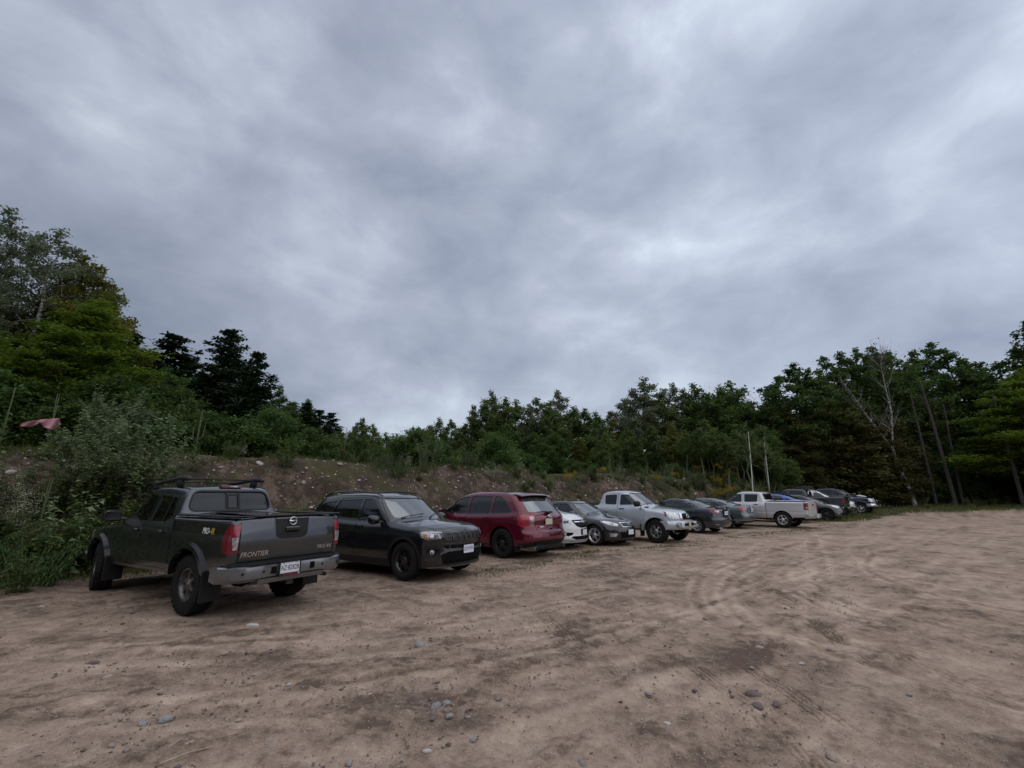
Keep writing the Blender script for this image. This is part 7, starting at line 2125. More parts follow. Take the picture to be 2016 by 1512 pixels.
for i, (k, x, y, zt, w) in enumerate(TREES):
    vs_, H0 = VAR[k]
    z0 = any_z(x, y); h = max(1.5, zt-z0)
    lb = LB[k]
    if k in ('rust', 'dark', 'dark2', 'mid'): lb = lb+' '+zone(x)
    place_tree(vs_[i % len(vs_)], NM[k], x, y, h*1.02, H0, lb, 'tree', lb+'s', sxy=w*(.8+.25*min(1.2, H0/h)))
# deeper rows of the wood on the right, and behind the middle
g_ = np.random.default_rng(5)
for row, (Y0, x0, x1, n, zt) in enumerate(((60, 26, 88, 10, 10.5), (68, 24, 100, 10, 12), (57, -34, 22, 11, 9.0))):
    for i in range(n):
        x = x0+(x1-x0)*(i+g_.uniform(.2, .8))/n; y = Y0+g_.uniform(-3, 3); z0 = any_z(x, y)
        vs_, H0 = VAR['dark' if i % 3 else 'dark2']
        lb = 'dark tree deep in the wood '+('on the right' if row < 2 else 'behind the bank')
        place_tree(vs_[i % len(vs_)], 'broadleaf_tree', x, y, (zt-z0)*g_.uniform(.82, 1.0), H0, lb, 'tree', lb, sxy=1.25, z=z0)
# the wood goes on outside the frame: a few trees at both sides
for (x, y, h) in ((-27, 8, 10), (60, 36, 17), (68, 33, 16), (58, 44, 18), (75, 40, 17), (72, 26, 15)):
    vs_, H0 = VAR['dark']; place_tree(vs_[int(h) % 3], 'broadleaf_tree', x, y, h, H0, 'dark tree of the wood beyond the edge of the view', 'tree', 'trees beyond the edges of the view')
# the wood closes the lot behind the camera too: it shows in the car windows
for i in range(22):
    a = R(112+136*(i+g_.uniform(.2, .8))/22); d = g_.uniform(21, 30); x, y = d*math.sin(a), d*math.cos(a)
    vs_, H0 = VAR['dark' if i % 3 else 'mid']
    place_tree(vs_[i % len(vs_)], 'broadleaf_tree', x, y, g_.uniform(8, 12), H0, 'dark tree of the wood on the far side of the lot', 'tree', 'trees on the far side of the lot', sxy=1.3, z=0)
# young thin trees in front of the wood, with bare stems
for i, (x, y, h, wt_) in enumerate([(13.6,36,3.9,0),(14.6,35.5,4.3,0),(15.6,36,4.6,0),(16.3,35.2,4.8,0),(17.0,36.4,5.0,0),(19.0,38.2,4.7,0),(20.0,38.6,5.1,0),(21.0,38.9,4.9,0),(22.0,39.6,5.2,0),(17.7,34.6,7.0,1),(19.1,34.9,6.4,1),(21.6,38.5,4.6,0),(23.3,38.8,4.5,0),(18.2,37.5,5.3,0),(16.0,37.6,5.1,0)]):
    vs_, H0 = VAR['sapling']
    v0 = vs_[i % 3]
    e = place_tree(v0, 'sapling', x, y, h, H0, 'thin white stemmed birch sapling at the end of the bank' if wt_ else 'thin bare stemmed sapling with a small crown before the wood', 'sapling', 'white birch saplings' if wt_ else 'saplings in front of the wood')
    if wt_:
        mb = MB(); mb.tube([(0,0,-.2),(-.04,.02,1.3),(-.10,.04,2.6),(-.14,.06,4.2)], [.034,.030,.024,.012], 6); e.children[0].data = mb.mesh('trunk', M['ink_white'] if False else M['birch_white'], True)

def bare_tree():
    """leaning white birch, forked, nearly dead"""
    x0, y0 = 37.7, 44.2; z0 = any_z(x0, y0)
    e = empty('birch_tree', (x0, y0, z0-.1)); tag(e, 'leaning white birch, forked and almost leafless, before the dark wood on the right', 'tree')
    g = np.random.default_rng(3)
    mb = MB()
    e.scale = (.86, .86, .86)
    mb.tube([(0,0,-.3),(-.25,0,1.5),(-.75,0,3.4),(-1.15,0,5.2),(-1.3,0,6.4)], [.27,.23,.20,.175,.16], 10)
    forks = [[(-1.3,0,6.3),(-2.1,.1,7.8),(-3.3,.2,10.0),(-4.4,.3,12.4),(-5.4,.3,14.2)], [(-1.25,0,6.3),(-1.05,-.1,8.2),(-.75,-.2,10.5),(-.9,-.2,13.4),(-.8,-.1,16.0),(-.7,0,17.6)]]
    for f in forks: mb.tube(f, [.13,.105,.08,.055,.03,.015][:len(f)], 7)
    mb.build('trunk', M['birch'], e, True)
    tw = MB()
    for f in forks:
        P = [np.array(p, float) for p in f]
        for k in range(26):
            t = g.uniform(.15, 1)*(len(P)-1); i = min(int(t), len(P)-2); p = P[i]+(P[i+1]-P[i])*(t-i)
            az = g.uniform(0, 2*PI); L = g.uniform(1.0, 3.0)*(1.1-.5*t/(len(P)-1))
            d = np.array([math.cos(az)*.7, math.sin(az)*.7, g.uniform(.5, 1.2)]); d /= np.linalg.norm(d)
            q = p+d*L*.5+np.array([0,0,.05]); r_ = p+d*L+np.array([0,0,.25*L])
            tw.tube([tuple(p), tuple(q), tuple(r_)], [.035,.02,.006], 3, False)
            for j in range(3):
                b = p+(r_-p)*g.uniform(.3, .9); dd = d+g.normal(size=3)*.5; dd[2] = abs(dd[2])+.4; dd /= np.linalg.norm(dd)
                tw.tube([tuple(b), tuple(b+dd*L*.4)], [.012,.004], 3, False)
    tw.build('branches', M['birch'], e)
    LC = np.concatenate([(np.array(f[2])+(np.array(f[-1])-np.array(f[2]))*g.uniform(0, 1, (90, 1)))[:, :]+g.normal(size=(90, 3))*np.array([1.0, .9, .9]) for f in forks]); LC = np.concatenate([LC+g.normal(size=LC.shape)*.25 for _ in range(4)])
    link('leaves', leaf_mesh('leaves', LC, .10, M['lf_mid'], .3, 1, g), e)
    # fan of bare twigs at the very top
    tp = MB()
    for k in range(46):
        a = g.uniform(-.85, .85); b = g.uniform(-.4, .4); L = g.uniform(1.6, 3.0)
        p = np.array([-.8+g.normal()*.15, g.normal()*.15, 15.6+g.uniform(0, 1.2)])
        d = np.array([math.sin(a), math.sin(b), math.cos(a)]); m = p+d*L*.5
        tp.tube([tuple(p), tuple(m), tuple(m+np.array([d[0]*.4, d[1]*.3, .9])*L*.5)], [.022,.013,.004], 3, False)
    tp.build('twigs', M['bark'], e)
bare_tree()
# bare trunks standing at the forest edge
for i, (x, y, dx, h, r_) in enumerate([(41.9, 44.6, -.9, 12, .17), (40.6, 45.2, -.3, 11, .12), (43.9, 46, .3, 10, .13), (44.6, 41.2, -.3, 10, .15), (50, 51, -.3, 11, .13), (39.5, 51, .3, 10, .12), (53.5, 50, .5, 11, .14)]):
    z0 = any_z(x, y); e = empty('tree_trunk', (x, y, z0)); mb = MB(); mb.tube([(0,0,-.3),(dx*.3,0,h*.35),(dx*.6,0,h*.7),(dx,0,h)], [r_*1.1, r_*.9, r_*.7, r_*.4], 8); mb.build('trunk', M['bark'], e, True)
    mb = MB()
    for k in range(7):
        zz = h*random.uniform(.3, .95); a = random.uniform(0, 6.28); mb.tube([(dx*zz/h,0,zz),(dx*zz/h+math.cos(a)*1.2, math.sin(a)*1.2, zz+.3)], [.03,.008], 3, False)
    mb.build('dead_branches', M['bark'], e)
    tag(e, 'tall bare grey trunk rising at the dark forest edge', 'tree', 'bare trunks at the forest edge')
# undergrowth
def put_under(n, f, lb, grp, s0, s1, k='under'):
    for i in range(n):
        x, y = f(i, n); vs_, H0 = VAR[k]
        place_tree(vs_[i % len(vs_)], 'bush', x, y, g_.uniform(s0, s1), H0, lb, 'bush', grp)
put_under(34, lambda i, n: (24+62*(i+g_.uniform(0, 1))/n, 46.5+5*g_.uniform(0, 1)+3*sstep(50, 70, 24+62*i/n)), 'dark bush in the undergrowth at the forest edge', 'undergrowth at the forest edge', 2.0, 4.2)
put_under(30, lambda i, n: xy_of(2+44*(i+g_.uniform(0, 1))/n, 20.5+g_.uniform(0, 3)), 'dark bush at the foot of the tree line on the terrace', 'bushes on the terrace', 1.2, 2.6)
put_under(12, lambda i, n: xy_of(-9+11*(i+g_.uniform(0, 1))/n, 19.5+g_.uniform(0, 2)), 'dark bush below the maples on the left', 'bushes below the maples', 1.5, 3.0)
# far-off wood seen as one dark mass between the trunks
def far_wood():
    n = 30000; a = g_.uniform(-1.05, 1.25, n); d = g_.uniform(74, 92, n)
    x = d*np.sin(a); y = d*np.cos(a)
    hm = np.where(a > .42, 8.5, 6.5)+3.0*(fbm(a*9, a*0, 3, 7)-.5)*2
    z = g_.uniform(0, 1, n)**.8*hm+np.where(a > .42, .5, 2.0)
    me = leaf_mesh('far_wood', np.stack([x, y, z], 1), .95, M['lf_dark'], .4, 1, g_)
    tag(link('far_wood', me), kind='stuff')
far_wood()

# ------------------------------------------------------------------ stones
def stone_mesh(seed, sub=2):
    import bmesh
    bm = bmesh.new(); bmesh.ops.create_icosphere(bm, subdivisions=sub, radius=1)
    g = np.random.default_rng(seed)
    ax = g.normal(size=(7, 3)); ax /= np.linalg.norm(ax, axis=1, keepdims=True); of = g.uniform(.62, .95, 7)
    ph = g.uniform(0, 6, 6)
    for v in bm.verts:
        p = np.array(v.co); 
        for a, o in zip(ax, of):
            d = p@a
            if d > o: p = p-a*(d-o)*.85
        p *= 1+.05*math.sin(p[0]*3+ph[0])*math.sin(p[1]*3+ph[1])+.04*math.sin(p[2]*5+ph[2])
        v.co = Vector(p*np.array([1, .78, .55]))
    me = bpy.data.meshes.new('stone'); bm.to_mesh(me); bm.free()
    me.polygons.foreach_set('use_smooth', np.ones(len(me.polygons), bool)); me.set_sharp_from_angle(angle=R(50))
    return me
def stone_mat(name, cols):
    m, nt, ns, ln = new_mat(name)
    out = ns.new('ShaderNodeOutputMaterial'); p = nd(ns, 'ShaderNodeBsdfPrincipled', i_Roughness=.85); p.inputs['Specular IOR Level'].default_value = .3
    oi = ns.new('ShaderNodeObjectInfo'); at = nd(ns, 'ShaderNodeAttribute', attribute_name='lv')
    ad = nd(ns, 'ShaderNodeMath', operation='ADD'); ln.new(oi.outputs['Random'], ad.inputs[0]); ln.new(at.outputs['Fac'], ad.inputs[1])
    fr = nd(ns, 'ShaderNodeMath', operation='FRACT'); ln.new(ad.outputs[0], fr.inputs[0])
    r = ramp(ns, [(i/(len(cols)-.01), c) for i, c in enumerate(cols)]); ln.new(fr.outputs[0], r.inputs[0])
    tcn = ns.new('ShaderNodeTexCoord'); n = nd(ns, 'ShaderNodeTexNoise', i_Scale=3.2, i_Detail=8, i_Roughness=.7); ln.new(tcn.outputs['Object'], n.inputs['Vector'])
    v = ramp(ns, [(.3, .62), (.7, 1.15)]); ln.new(n.outputs[0], v.inputs[0])
    c = mixc(ns, ln, r.outputs[0], v.outputs[0], 1.0, 'MULTIPLY'); ln.new(c, p.inputs['Base Color'])
    b = nd(ns, 'ShaderNodeBump', i_Strength=.4, i_Distance=.02); ln.new(n.outputs[0], b.inputs['Height']); ln.new(b.outputs[0], p.inputs['Normal'])
    ln.new(p.outputs[0], out.inputs[0]); return m
SM = {'g': stone_mat('grey_stone', [(.26,.24,.23), (.34,.32,.31)]), 'p': stone_mat('tan_stone', [(.34,.25,.20), (.42,.33,.28)]), 'b': stone_mat('brown_stone', [(.15,.10,.09), (.20,.15,.14)]),
      'w': stone_mat('white_stone', [(.50,.48,.45), (.58,.56,.53)]), 'bank': stone_mat('bank_stone', [(.34,.30,.27), (.50,.46,.42), (.24,.18,.15), (.56,.52,.48)])}
STN = {k: [stone_mesh(hash_(k)+i) for i in range(3)] for k in SM}
for k in STN:
    for me in STN[k]: me.materials.append(SM[k])
CN = {'g': 'grey', 'p': 'tan', 'b': 'brown', 'w': 'whitish', 's': 'pale'}
STONES = [(-.60,4.07,'g',.055),(-.52,4.13,'g',.048),(-.47,3.92,'g',.036),(-1.02,5.59,'g',.06),(-.19,5.68,'p',.042),(-3.29,6.35,'w',.075),(-1.34,6.83,'p',.05),(-.52,6.57,'p',.05),(-1.17,4.29,'w',.026),(-2.01,3.84,'p',.035),(-2.56,3.86,'g',.045),(-2.68,3.80,'g',.035),(-2.14,3.52,'p',.042),(-1.64,3.57,'g',.028),(-.55,3.43,'w',.034),(-.26,3.58,'g',.03),(-1.01,3.3,'g',.03),(2.58,6.64,'p',.06),(2.67,5.47,'p',.05),(2.84,5.0,'w',.036),(3.42,5.42,'p',.055),(3.06,5.01,'p',.05),(1.55,4.77,'p',.04),(1.14,4.32,'g',.034),(2.0,4.3,'b',.06),(1.93,4.08,'b',.05),(1.12,3.79,'w',.036),(2.03,3.37,'p',.05),(.43,3.29,'g',.028),(.46,5.9,'p',.04),(.95,7.58,'p',.05),(1.71,7.51,'p',.045),(-.33,3.9,'g',.03),(-3.67,4.66,'p',.05),(-4.12,5.02,'b',.05),(-1.95,4.5,'w',.032),(-2.06,4.43,'p',.034),(-1.51,5.08,'p',.03),(2.09,4.11,'b',.04),(-.9,4.6,'p',.03),(3.3,4.3,'g',.03),(-3.0,5.3,'p',.04),(-.1,4.9,'b',.03),(2.3,4.9,'g',.03),(-7.5,6.6,'p',.09),(-8.0,7.6,'w',.10),(-6.9,7.3,'p',.07),(-8.6,7.9,'p',.12)]
for i, (x, y, c, s) in enumerate(STONES):
    o = link('stone', STN[c][i % 3]); o.location = (x, y, any_z(x, y)+s*.02); o.scale = (s*g_.uniform(.9, 1.3), s, s*g_.uniform(.8, 1.15)); o.rotation_euler = (g_.normal()*.2, g_.normal()*.2, g_.uniform(0, 6))
    sz = 'larger' if s > .05 else 'small'
    tag(o, f'{sz} {CN[c]} stone lying on the sandy lot', 'stone', f'{sz} {CN[c]} stones on the lot')
# stones in the bank face
k_ = 0
while k_ < 150:
    u = g_.uniform(-4, 34); t = g_.uniform(.3, 3.7)
    if 13 < u and g_.uniform() < .5: continue
    x, y = xy_of(u, float(toe_v(u))+t); s = min(.13, .03+.036*g_.exponential())*(1+.012*u)
    o = link('stone', STN['bank'][k_ % 3]); o.location = (x, y, any_z(x, y)+s*.12); o.scale = (s, s*.9, s*g_.uniform(.7, 1.1)); o.rotation_euler = (g_.normal()*.4, g_.normal()*.4, g_.uniform(0, 6))
    tag(o, 'pale rounded stone showing in the reddish bank', 'stone', 'stones in the bank'); k_ += 1
for (x, y, s) in ((-5.2, 14.0, .13), (-5.05, 14.15, .09), (-4.0, 15.0, .11), (-7.0, 12.9, .10), (-9.0, 12.2, .10), (-9.2, 12.0, .08), (-2.2, 17.2, .12)):
    o = link('stone', STN['w'][k_ % 3]); o.location = (x, y, any_z(x, y)+s*.2); o.scale = (s*1.2, s, s); o.rotation_euler = (g_.normal()*.3, 0, g_.uniform(0, 6)); k_ += 1
    tag(o, 'large whitish stone sitting on the bank face', 'stone', 'large stones on the bank face')

def pebbles(name, pts, sizes, mat):
    """many little faceted stones as one mesh"""
    base = np.array([(1,0,0),(-1,0,0),(0,1,0),(0,-1,0),(0,0,1),(0,0,-1)], float)
    tri = np.array([(0,2,4),(2,1,4),(1,3,4),(3,0,4),(2,0,5),(1,2,5),(3,1,5),(0,3,5)])
    n = len(pts); a = g_.uniform(0, 2*PI, n); c, s = np.cos(a), np.sin(a)
    B_ = base[None]*np.stack([g_.uniform(.7, 1.3, n), g_.uniform(.6, 1.1, n), g_.uniform(.4, .8, n)], 1)[:, None]*g_.uniform(.8, 1.2, (n, 6, 1))
    V = np.stack([B_[..., 0]*c[:, None]-B_[..., 1]*s[:, None], B_[..., 0]*s[:, None]+B_[..., 1]*c[:, None], B_[..., 2]], -1)*sizes[:, None, None]+pts[:, None]
    F = (tri[None]+np.arange(n)[:, None, None]*6).reshape(-1, 3)
    me = mesh_np(name, V.reshape(-1, 3), F, smooth=True, mat=mat)
    at = me.attributes.new('lv', 'FLOAT', 'POINT'); at.data.foreach_set('value', np.repeat(g_.uniform(0, 1, n), 6).astype(np.float32))
    tag(link(name, me), kind='stuff')
SM['mix'] = stone_mat('pebble_mix', [(.30,.235,.195), (.20,.15,.13), (.40,.33,.28), (.26,.21,.18), (.17,.13,.12)])
n = 26000
rr = np.exp(g_.uniform(math.log(2.2), math.log(17), n)); aa = g_.uniform(-.9, .9, n); px_ = rr*np.sin(aa); py_ = rr*np.cos(aa)
ok = (fbm(px_*.6, py_*.6, 3, 301) > .44+.15*g_.uniform(-1, 1, n)); px_, py_ = px_[ok], py_[ok]
u_, v_ = uv_of(px_, py_); k = v_ < toe_v(u_)-.2; px_, py_ = px_[k], py_[k]
pebbles('pebbles', np.stack([px_, py_, lot_h(px_, py_)+.002], 1), np.minimum(.030, .003+.0045*g_.exponential(size=len(px_))), SM['mix'])
n = 7000
u_ = g_.uniform(-8, 50, n); t_ = g_.uniform(-.6, 4.2, n); v_ = toe_v(u_)+t_; x_, y_ = xy_of(u_, v_)
z_ = np.array([float(bank_z(a, b)) if c > 0 else float(lot_h(*xy_of(a, b)))+.01 for a, b, c in zip(u_, v_, t_)])
pebbles('bank_pebbles', np.stack([x_, y_, z_+.005], 1), np.minimum(.07, .010+.016*g_.exponential(size=n)), SM['bank'])

# ------------------------------------------------------------------ sticks, cloth, bundle
def stick(pts, r_, lb):
    e = MB(); e.tube([(x, y, float(lot_h(x, y))+.012+dz) for x, y, dz in pts], [r_, r_*.9, r_*.5][:len(pts)], 5); o = e.build('stick', M['stick'], None, True); tag(o, lb, 'stick')
M['stick'] = simple_mat('dry_stick', (.36,.29,.22), .9, nscale=30)
stick([(-2.16,3.27,0),(-2.05,3.38,.01),(-1.95,3.46,.005)], .007, 'long dry stick lying in the near left foreground')
stick([(-2.25,3.46,0),(-2.22,3.53,.01),(-2.19,3.60,0)], .006, 'short pale stick beside the tan stone in the near left')
stick([(-.66,5.48,0),(-.53,5.58,.01),(-.42,5.70,0)], .006, 'thin stick lying on the sand before the black SUV')
stick([(-3.24,7.65,0),(-3.14,7.68,.01),(-3.04,7.82,0)], .010, 'pale curved stick by the rear of the grey pickup')
stick([(-2.11,7.05,0),(-2.17,7.25,.03),(-2.22,7.5,.0)], .012, 'dark twisted twig between the grey pickup and the black SUV')

def cloth():
    n, m = 26, 18; V = []; F = []
    for i in range(n):
        for j in range(m):
            s, t = i/(n-1), j/(m-1)
            w_ = .15+.85*s**.8
            x = -.46+.90*s+.05*t; z = .26*s**.55-.36*t*w_*(.35+.65*abs(math.sin(s*5.2+.9)))-.10
            y = .13*math.sin(s*19+t*4)*(.2+t)*w_+.10*t*math.sin(s*7)
            V.append((x, y, z)); 
    for i in range(n-1):
        for j in range(m-1): F.append([i*m+j, (i+1)*m+j, (i+1)*m+j+1, i*m+j+1])
    mb = MB(); mb.add(V, F); me = mb.mesh('cloth', M['pink'], True, 80)
    so = tmp_obj(me); md = so.modifiers.new('s', 'SOLIDIFY'); md.thickness = .006
    dg = bpy.context.evaluated_depsgraph_get(); dg.update(); me2 = bpy.data.meshes.new_from_object(so.evaluated_get(dg)); clear_tmp()
    o = link('cloth', me2); o.location = (-11.75, 11.3, 3.36); o.rotation_euler = (0, 0, R(48)); o.scale = (.74, .8, .95)
    tag(o, 'faded pink cloth caught on the tall stalks at the far left', 'cloth')
M['pink'] = simple_mat('pink_cloth', (.40,.19,.21), .85, nvar=.1)
cloth()
b_ = stone_mesh(77, 3); b_.materials.append(simple_mat('white_sheet', (.66,.66,.65), .6, nscale=6, nvar=.12, bump=.6))
o = link('bundle', b_); o.location = (30.7, 41.5, any_z(30.7, 41.5)+.55); o.scale = (.62, .62, 1.55); tag(o, 'white covered bundle showing behind the navy pickup hood', 'bundle')

# ------------------------------------------------------------------ weeds and bushes
def leaves_dir(name, C, D, L, W, mat, droop=.35, g=None, val=None):
    """leaves growing from C along D, length L, width W, folded and drooping"""
    g = g or g_; n = len(C)
    D = D/np.maximum(np.linalg.norm(D, axis=1, keepdims=True), 1e-6)
    S = np.cross(D, np.array([0, 0, 1.0])); S /= np.maximum(np.linalg.norm(S, axis=1, keepdims=True), 1e-3)
    S = S+g.normal(size=(n, 3))*.18
    N = np.cross(S, D)
    L = (L*np.ones(n))[:, None]; W = (W*np.ones(n))[:, None]
    dr = np.array([0, 0, -1.0])*droop*L
    m = C+D*L*.5+dr*.2; t = C+D*L+dr
    V = np.stack([C, m-S*W*.5+N*W*.12, t, m+S*W*.5+N*W*.12, m], 1).reshape(-1, 3)
    b = np.arange(n)[:, None]*5
    F = np.concatenate([b+np.array([[0, 4, 1, 1]])[:, :3], b+np.array([[1, 4, 2]]), b+np.array([[0, 3, 4]]), b+np.array([[4, 3, 2]])])
    me = mesh_np(name, V, F, smooth=False, mat=mat)
    at = me.attributes.new('lv', 'FLOAT', 'POINT'); lv = g.uniform(0, 1, n) if val is None else val
    at.data.foreach_set('value', np.repeat(lv, 5).astype(np.float32))
    return me

def weed_variant(seed, h, nst, spread, per, L, W, mat, stem='stem', droop=.4, top=None, up=.6, branch=0):
    g = np.random.default_rng(seed); mb = MB(); C = []; D = []; Ls = []
    tops = []
    for k in range(nst):
        az = g.uniform(0, 2*PI); sp = spread*math.sqrt(g.uniform(.02, 1)); hh = h*g.uniform(.65, 1.05)
        b = np.array([math.cos(az)*sp*.35, math.sin(az)*sp*.35, -.05]); e = np.array([math.cos(az)*sp, math.sin(az)*sp, hh]); m = (b+e)/2+np.array([0, 0, hh*.1])
        lines = [(b, m, e, 1.0)]
        for q in range(branch):
            s = g.uniform(.3, .85); p = b+(e-b)*s; a2 = g.uniform(0, 2*PI); l = hh*.38*(1.1-s)
            lines.append((p, p+np.array([math.cos(a2)*l*.5, math.sin(a2)*l*.5, l*.45]), p+np.array([math.cos(a2)*l*.8, math.sin(a2)*l*.8, l*1.0]), .6))
        for (p0, p1, p2, f) in lines:
            mb.tube([tuple(p0), tuple(p1), tuple(p2)], [.007*f+.003, .005*f+.002, .002], 3, False)
            cnt = max(4, int(per*f))
            for j in range(cnt):
                t = (j+g.uniform(0, .8))/cnt; t = .08+.92*t
                p = (1-t)**2*p0+2*t*(1-t)*p1+t*t*p2
                a3 = j*2.4+g.normal()*.3
                C.append(p); D.append((math.cos(a3), math.sin(a3), up*g.uniform(.3, 1.2))); Ls.append(L*(1.15-.6*t)*g.uniform(.7, 1.2))
            tops.append(p2)
    C = np.array(C); D = np.array(D); Ls = np.array(Ls)
    out = [('stems', mb.mesh('stems', M[stem], False, fix=False)), ('leaves', leaves_dir('leaves', C, D, Ls, Ls*W, M[mat], droop, g))]
    if top:
        P = []
        for p in tops:
            for q in range(34): P.append(p+np.array([g.normal()*.05, g.normal()*.05, g.uniform(-.16, .06)*h*.6]))
        out.append(('flowers', leaf_mesh('flowers', np.array(P), .010 if top == 'lf_white' else .022, M[top], .3, 1, g)))
    return out
def mullein_variant(seed, h, spikes=1, mat='lf_weed'):
    g = np.random.default_rng(seed); mb = MB(); C = []; D = []; Ls = []
    mb.tube([(0,0,-.1),(.01,.01,h*.5),(.04,.0,h)], [.016,.014,.008], 5)
    for s in range(spikes):
        dx = (0, .16, -.14)[s % 3]; hh = h*(1, .80, .72)[s % 3]
        mb.tube([(0,0,h*.5),(dx*.8,.02,hh*.7),(dx,.02,hh)], [.008,.013,.006], 6)
    for j in range(46):
        t = (j/46)**1.25; a = j*2.4; L = .36*(1-t)+.06
        C.append((0, 0, .04+t*h*.62)); D.append((math.cos(a), math.sin(a), .5+t)); Ls.append(L*g.uniform(.8, 1.15))
    C, D, Ls = map(np.array, (C, D, Ls))
    return [('stalk', mb.mesh('stalk', M['stem_pale'], True, fix=False)), ('leaves', leaves_dir('leaves', C, D, Ls, Ls*.32, M[mat], .35, g))]
WV = {}
def wv(k, n, fn): WV[k] = [fn(hash_(k)+i*17) for i in range(n)]
wv('goldenrod', 3, lambda s: weed_variant(s, 1.0, 14, .42, 26, .085, .22, 'lf_weed', top='lf_gold'))
wv('leafy', 3, lambda s: weed_variant(s, 1.0, 13, .50, 22, .145, .48, 'lf_weed', branch=2))
wv('milkweed', 2, lambda s: weed_variant(s, 1.2, 8, .45, 15, .23, .48, 'lf_pale', droop=.55))
wv('fern', 2, lambda s: weed_variant(s, .8, 22, .75, 30, .12, .22, 'lf_fern', droop=.8, up=.1))
wv('poplar', 3, lambda s: weed_variant(s, 2.4, 9, .75, 40, .125, .78, 'lf_pale', stem='stem', branch=7, droop=.5))
wv('willow', 2, lambda s: weed_variant(s, 1.4, 14, .8, 30, .10, .35, 'lf_grey', stem='stem_pale', branch=3))
wv('dry', 2, lambda s: weed_variant(s, .6, 18, .45, 20, .05, .3, 'lf_dry', stem='stem_pale', branch=1))
wv('grassy', 2, lambda s: weed_variant(s, .55, 26, .35, 8, .30, .06, 'grass', up=1.4, droop=.5))
wv('whiteweed', 2, lambda s: weed_variant(s, .9, 12, .4, 18, .07, .25, 'lf_weed', top='lf_white', branch=2))
wv('mullein', 2, lambda s: mullein_variant(s, 1.7, 1)); wv('mullein3', 2, lambda s: mullein_variant(s, 1.8, 3))
wv('stalk', 2, lambda s: mullein_variant(s, 1.5, 1, 'lf_dry'))
LW = {'goldenrod': ('goldenrod', 'yellow tipped goldenrod clump'), 'leafy': ('weed', 'leafy green weed clump'), 'milkweed': ('milkweed', 'broad leaved pale green plant'), 'fern': ('weed', 'dark feathery weed clump'),
      'poplar': ('poplar_shoot', 'young poplar shoots with silvery round leaves'), 'willow': ('shrub', 'grey green shrub with slender stems'), 'dry': ('weed', 'reddish dried weed clump'), 'grassy': ('grass_tuft', 'coarse grass tuft'), 'whiteweed': ('weed', 'weed dotted with tiny white flowers'),
      'mullein': ('mullein', 'mullein with one tall spike'), 'mullein3': ('mullein', 'mullein with several spikes'), 'stalk': ('mullein', 'dried mullein stalk')}
def plant(k, x, y, s=1.0, where='on the bank', rx=0.0, lab=None):
    nm, lb = LW[k]; v = WV[k]
    e = empty(nm, (x, y, any_z(x, y)-.02), g_.uniform(0, 6.28), rx=rx); e.scale = (s, s, s*g_.uniform(.9, 1.1))
    tag(e, lab or (lb+' '+where), 'plant', None if lab else lb+' '+where)
    for n_, me in v[int(g_.integers(len(v)))]: link(n_, me, e)
    return e
def P_uv(k, u, t, s=1, where='on the bank', **kw):
    x, y = xy_of(u, float(toe_v(u))+t); return plant(k, x, y, s, where, **kw)
# thicket at the left, nose of the grey pickup
LT = 'in the thicket left of the grey pickup'
kinds = ['leafy', 'milkweed', 'fern', 'leafy', 'fern', 'leafy', 'dry', 'milkweed', 'leafy', 'whiteweed']
for i in range(56):
    u = g_.uniform(-6.5, 1.6); t = g_.uniform(-.5, 2.1); k = kinds[i % 10]
    P_uv(k, u, t, g_.uniform(.8, 1.35)*(.55 if k == 'poplar' else 1), LT)
for (x, y, s, k) in ((-8.6,8.7,1.1,'fern'),(-9.4,8.2,1.2,'fern'),(-9.9,8.9,1.2,'leafy'),(-8.9,9.6,1.1,'milkweed'),(-10.4,8.6,1.3,'milkweed'),(-10.9,9.2,1.3,'leafy'),(-8.6,10.2,1.15,'leafy'),(-9.3,10.0,1.2,'milkweed'),(-8.0,11.0,1.1,'leafy'),(-7.4,11.6,1.0,'fern'),(-10.2,7.6,1.1,'fern'),(-11.2,8.0,1.2,'leafy'),(-9.0,7.7,.7,'fern'),(-8.3,8.3,.7,'leafy')):
    plant(k, x, y, s, LT)
plant('poplar', -9.4, 11.3, 1.35, lab='tall silvery poplar shoots rising on the bank above the grey pickup')
plant('poplar', -10.4, 11.9, 1.15, lab='bushy poplar shoots left of the tallest ones on the bank'); plant('poplar', -9.9, 10.9, 1.1, lab='poplar shoots standing before the tallest ones on the bank'); plant('poplar', -8.6, 11.6, .9, lab='small poplar shoots on the right of the tallest ones')
# tall stalks
plant('mullein', -11.75, 11.6, .95, lab='mullein spike standing beside the pink cloth'); plant('mullein', -12.3, 11.0, .9, lab='mullein spike at the left border of the view')
plant('mullein', -11.0, 12.0, .75, lab='mullein spike between the pink cloth and the poplar shoots'); plant('mullein3', -9.3, 13.5, 1.0, lab='large pale mullein with side spikes above the pickup cab')
plant('stalk', -6.3, 17.3, .85, lab='dry mullein stalk on the crest behind the pickup roof'); plant('stalk', -3.7, 18.6, .6, lab='short dry stalk on the crest before the tree line')
plant('mullein', -9.6, 9.7, .95, lab='yellowish mullein spike low in the thicket'); plant('stalk', -11.2, 10.1, .9, lab='leaning stalk at the left border of the thicket', rx=.2)
plant('mullein', -5.7, 14.0, .75, lab='pale mullein left of the black SUV roof'); plant('mullein', -5.2, 14.3, .8, lab='second pale mullein by the black SUV roof'); plant('mullein', -6.2, 12.9, .7, lab='mullein between the grey pickup and the black SUV')
for (x, y, s) in ((1.0,24,.55),(4.64,27,.6),(5.9,28,.8),(7.2,29.2,.6),(12.2,33,.9),(13.2,33.6,.8),(14.1,34.3,1.0),(11.2,32.5,.6),(9.0,30.9,.7)): plant('stalk' if s < .7 else 'mullein', x, y, s, 'along the far crest')
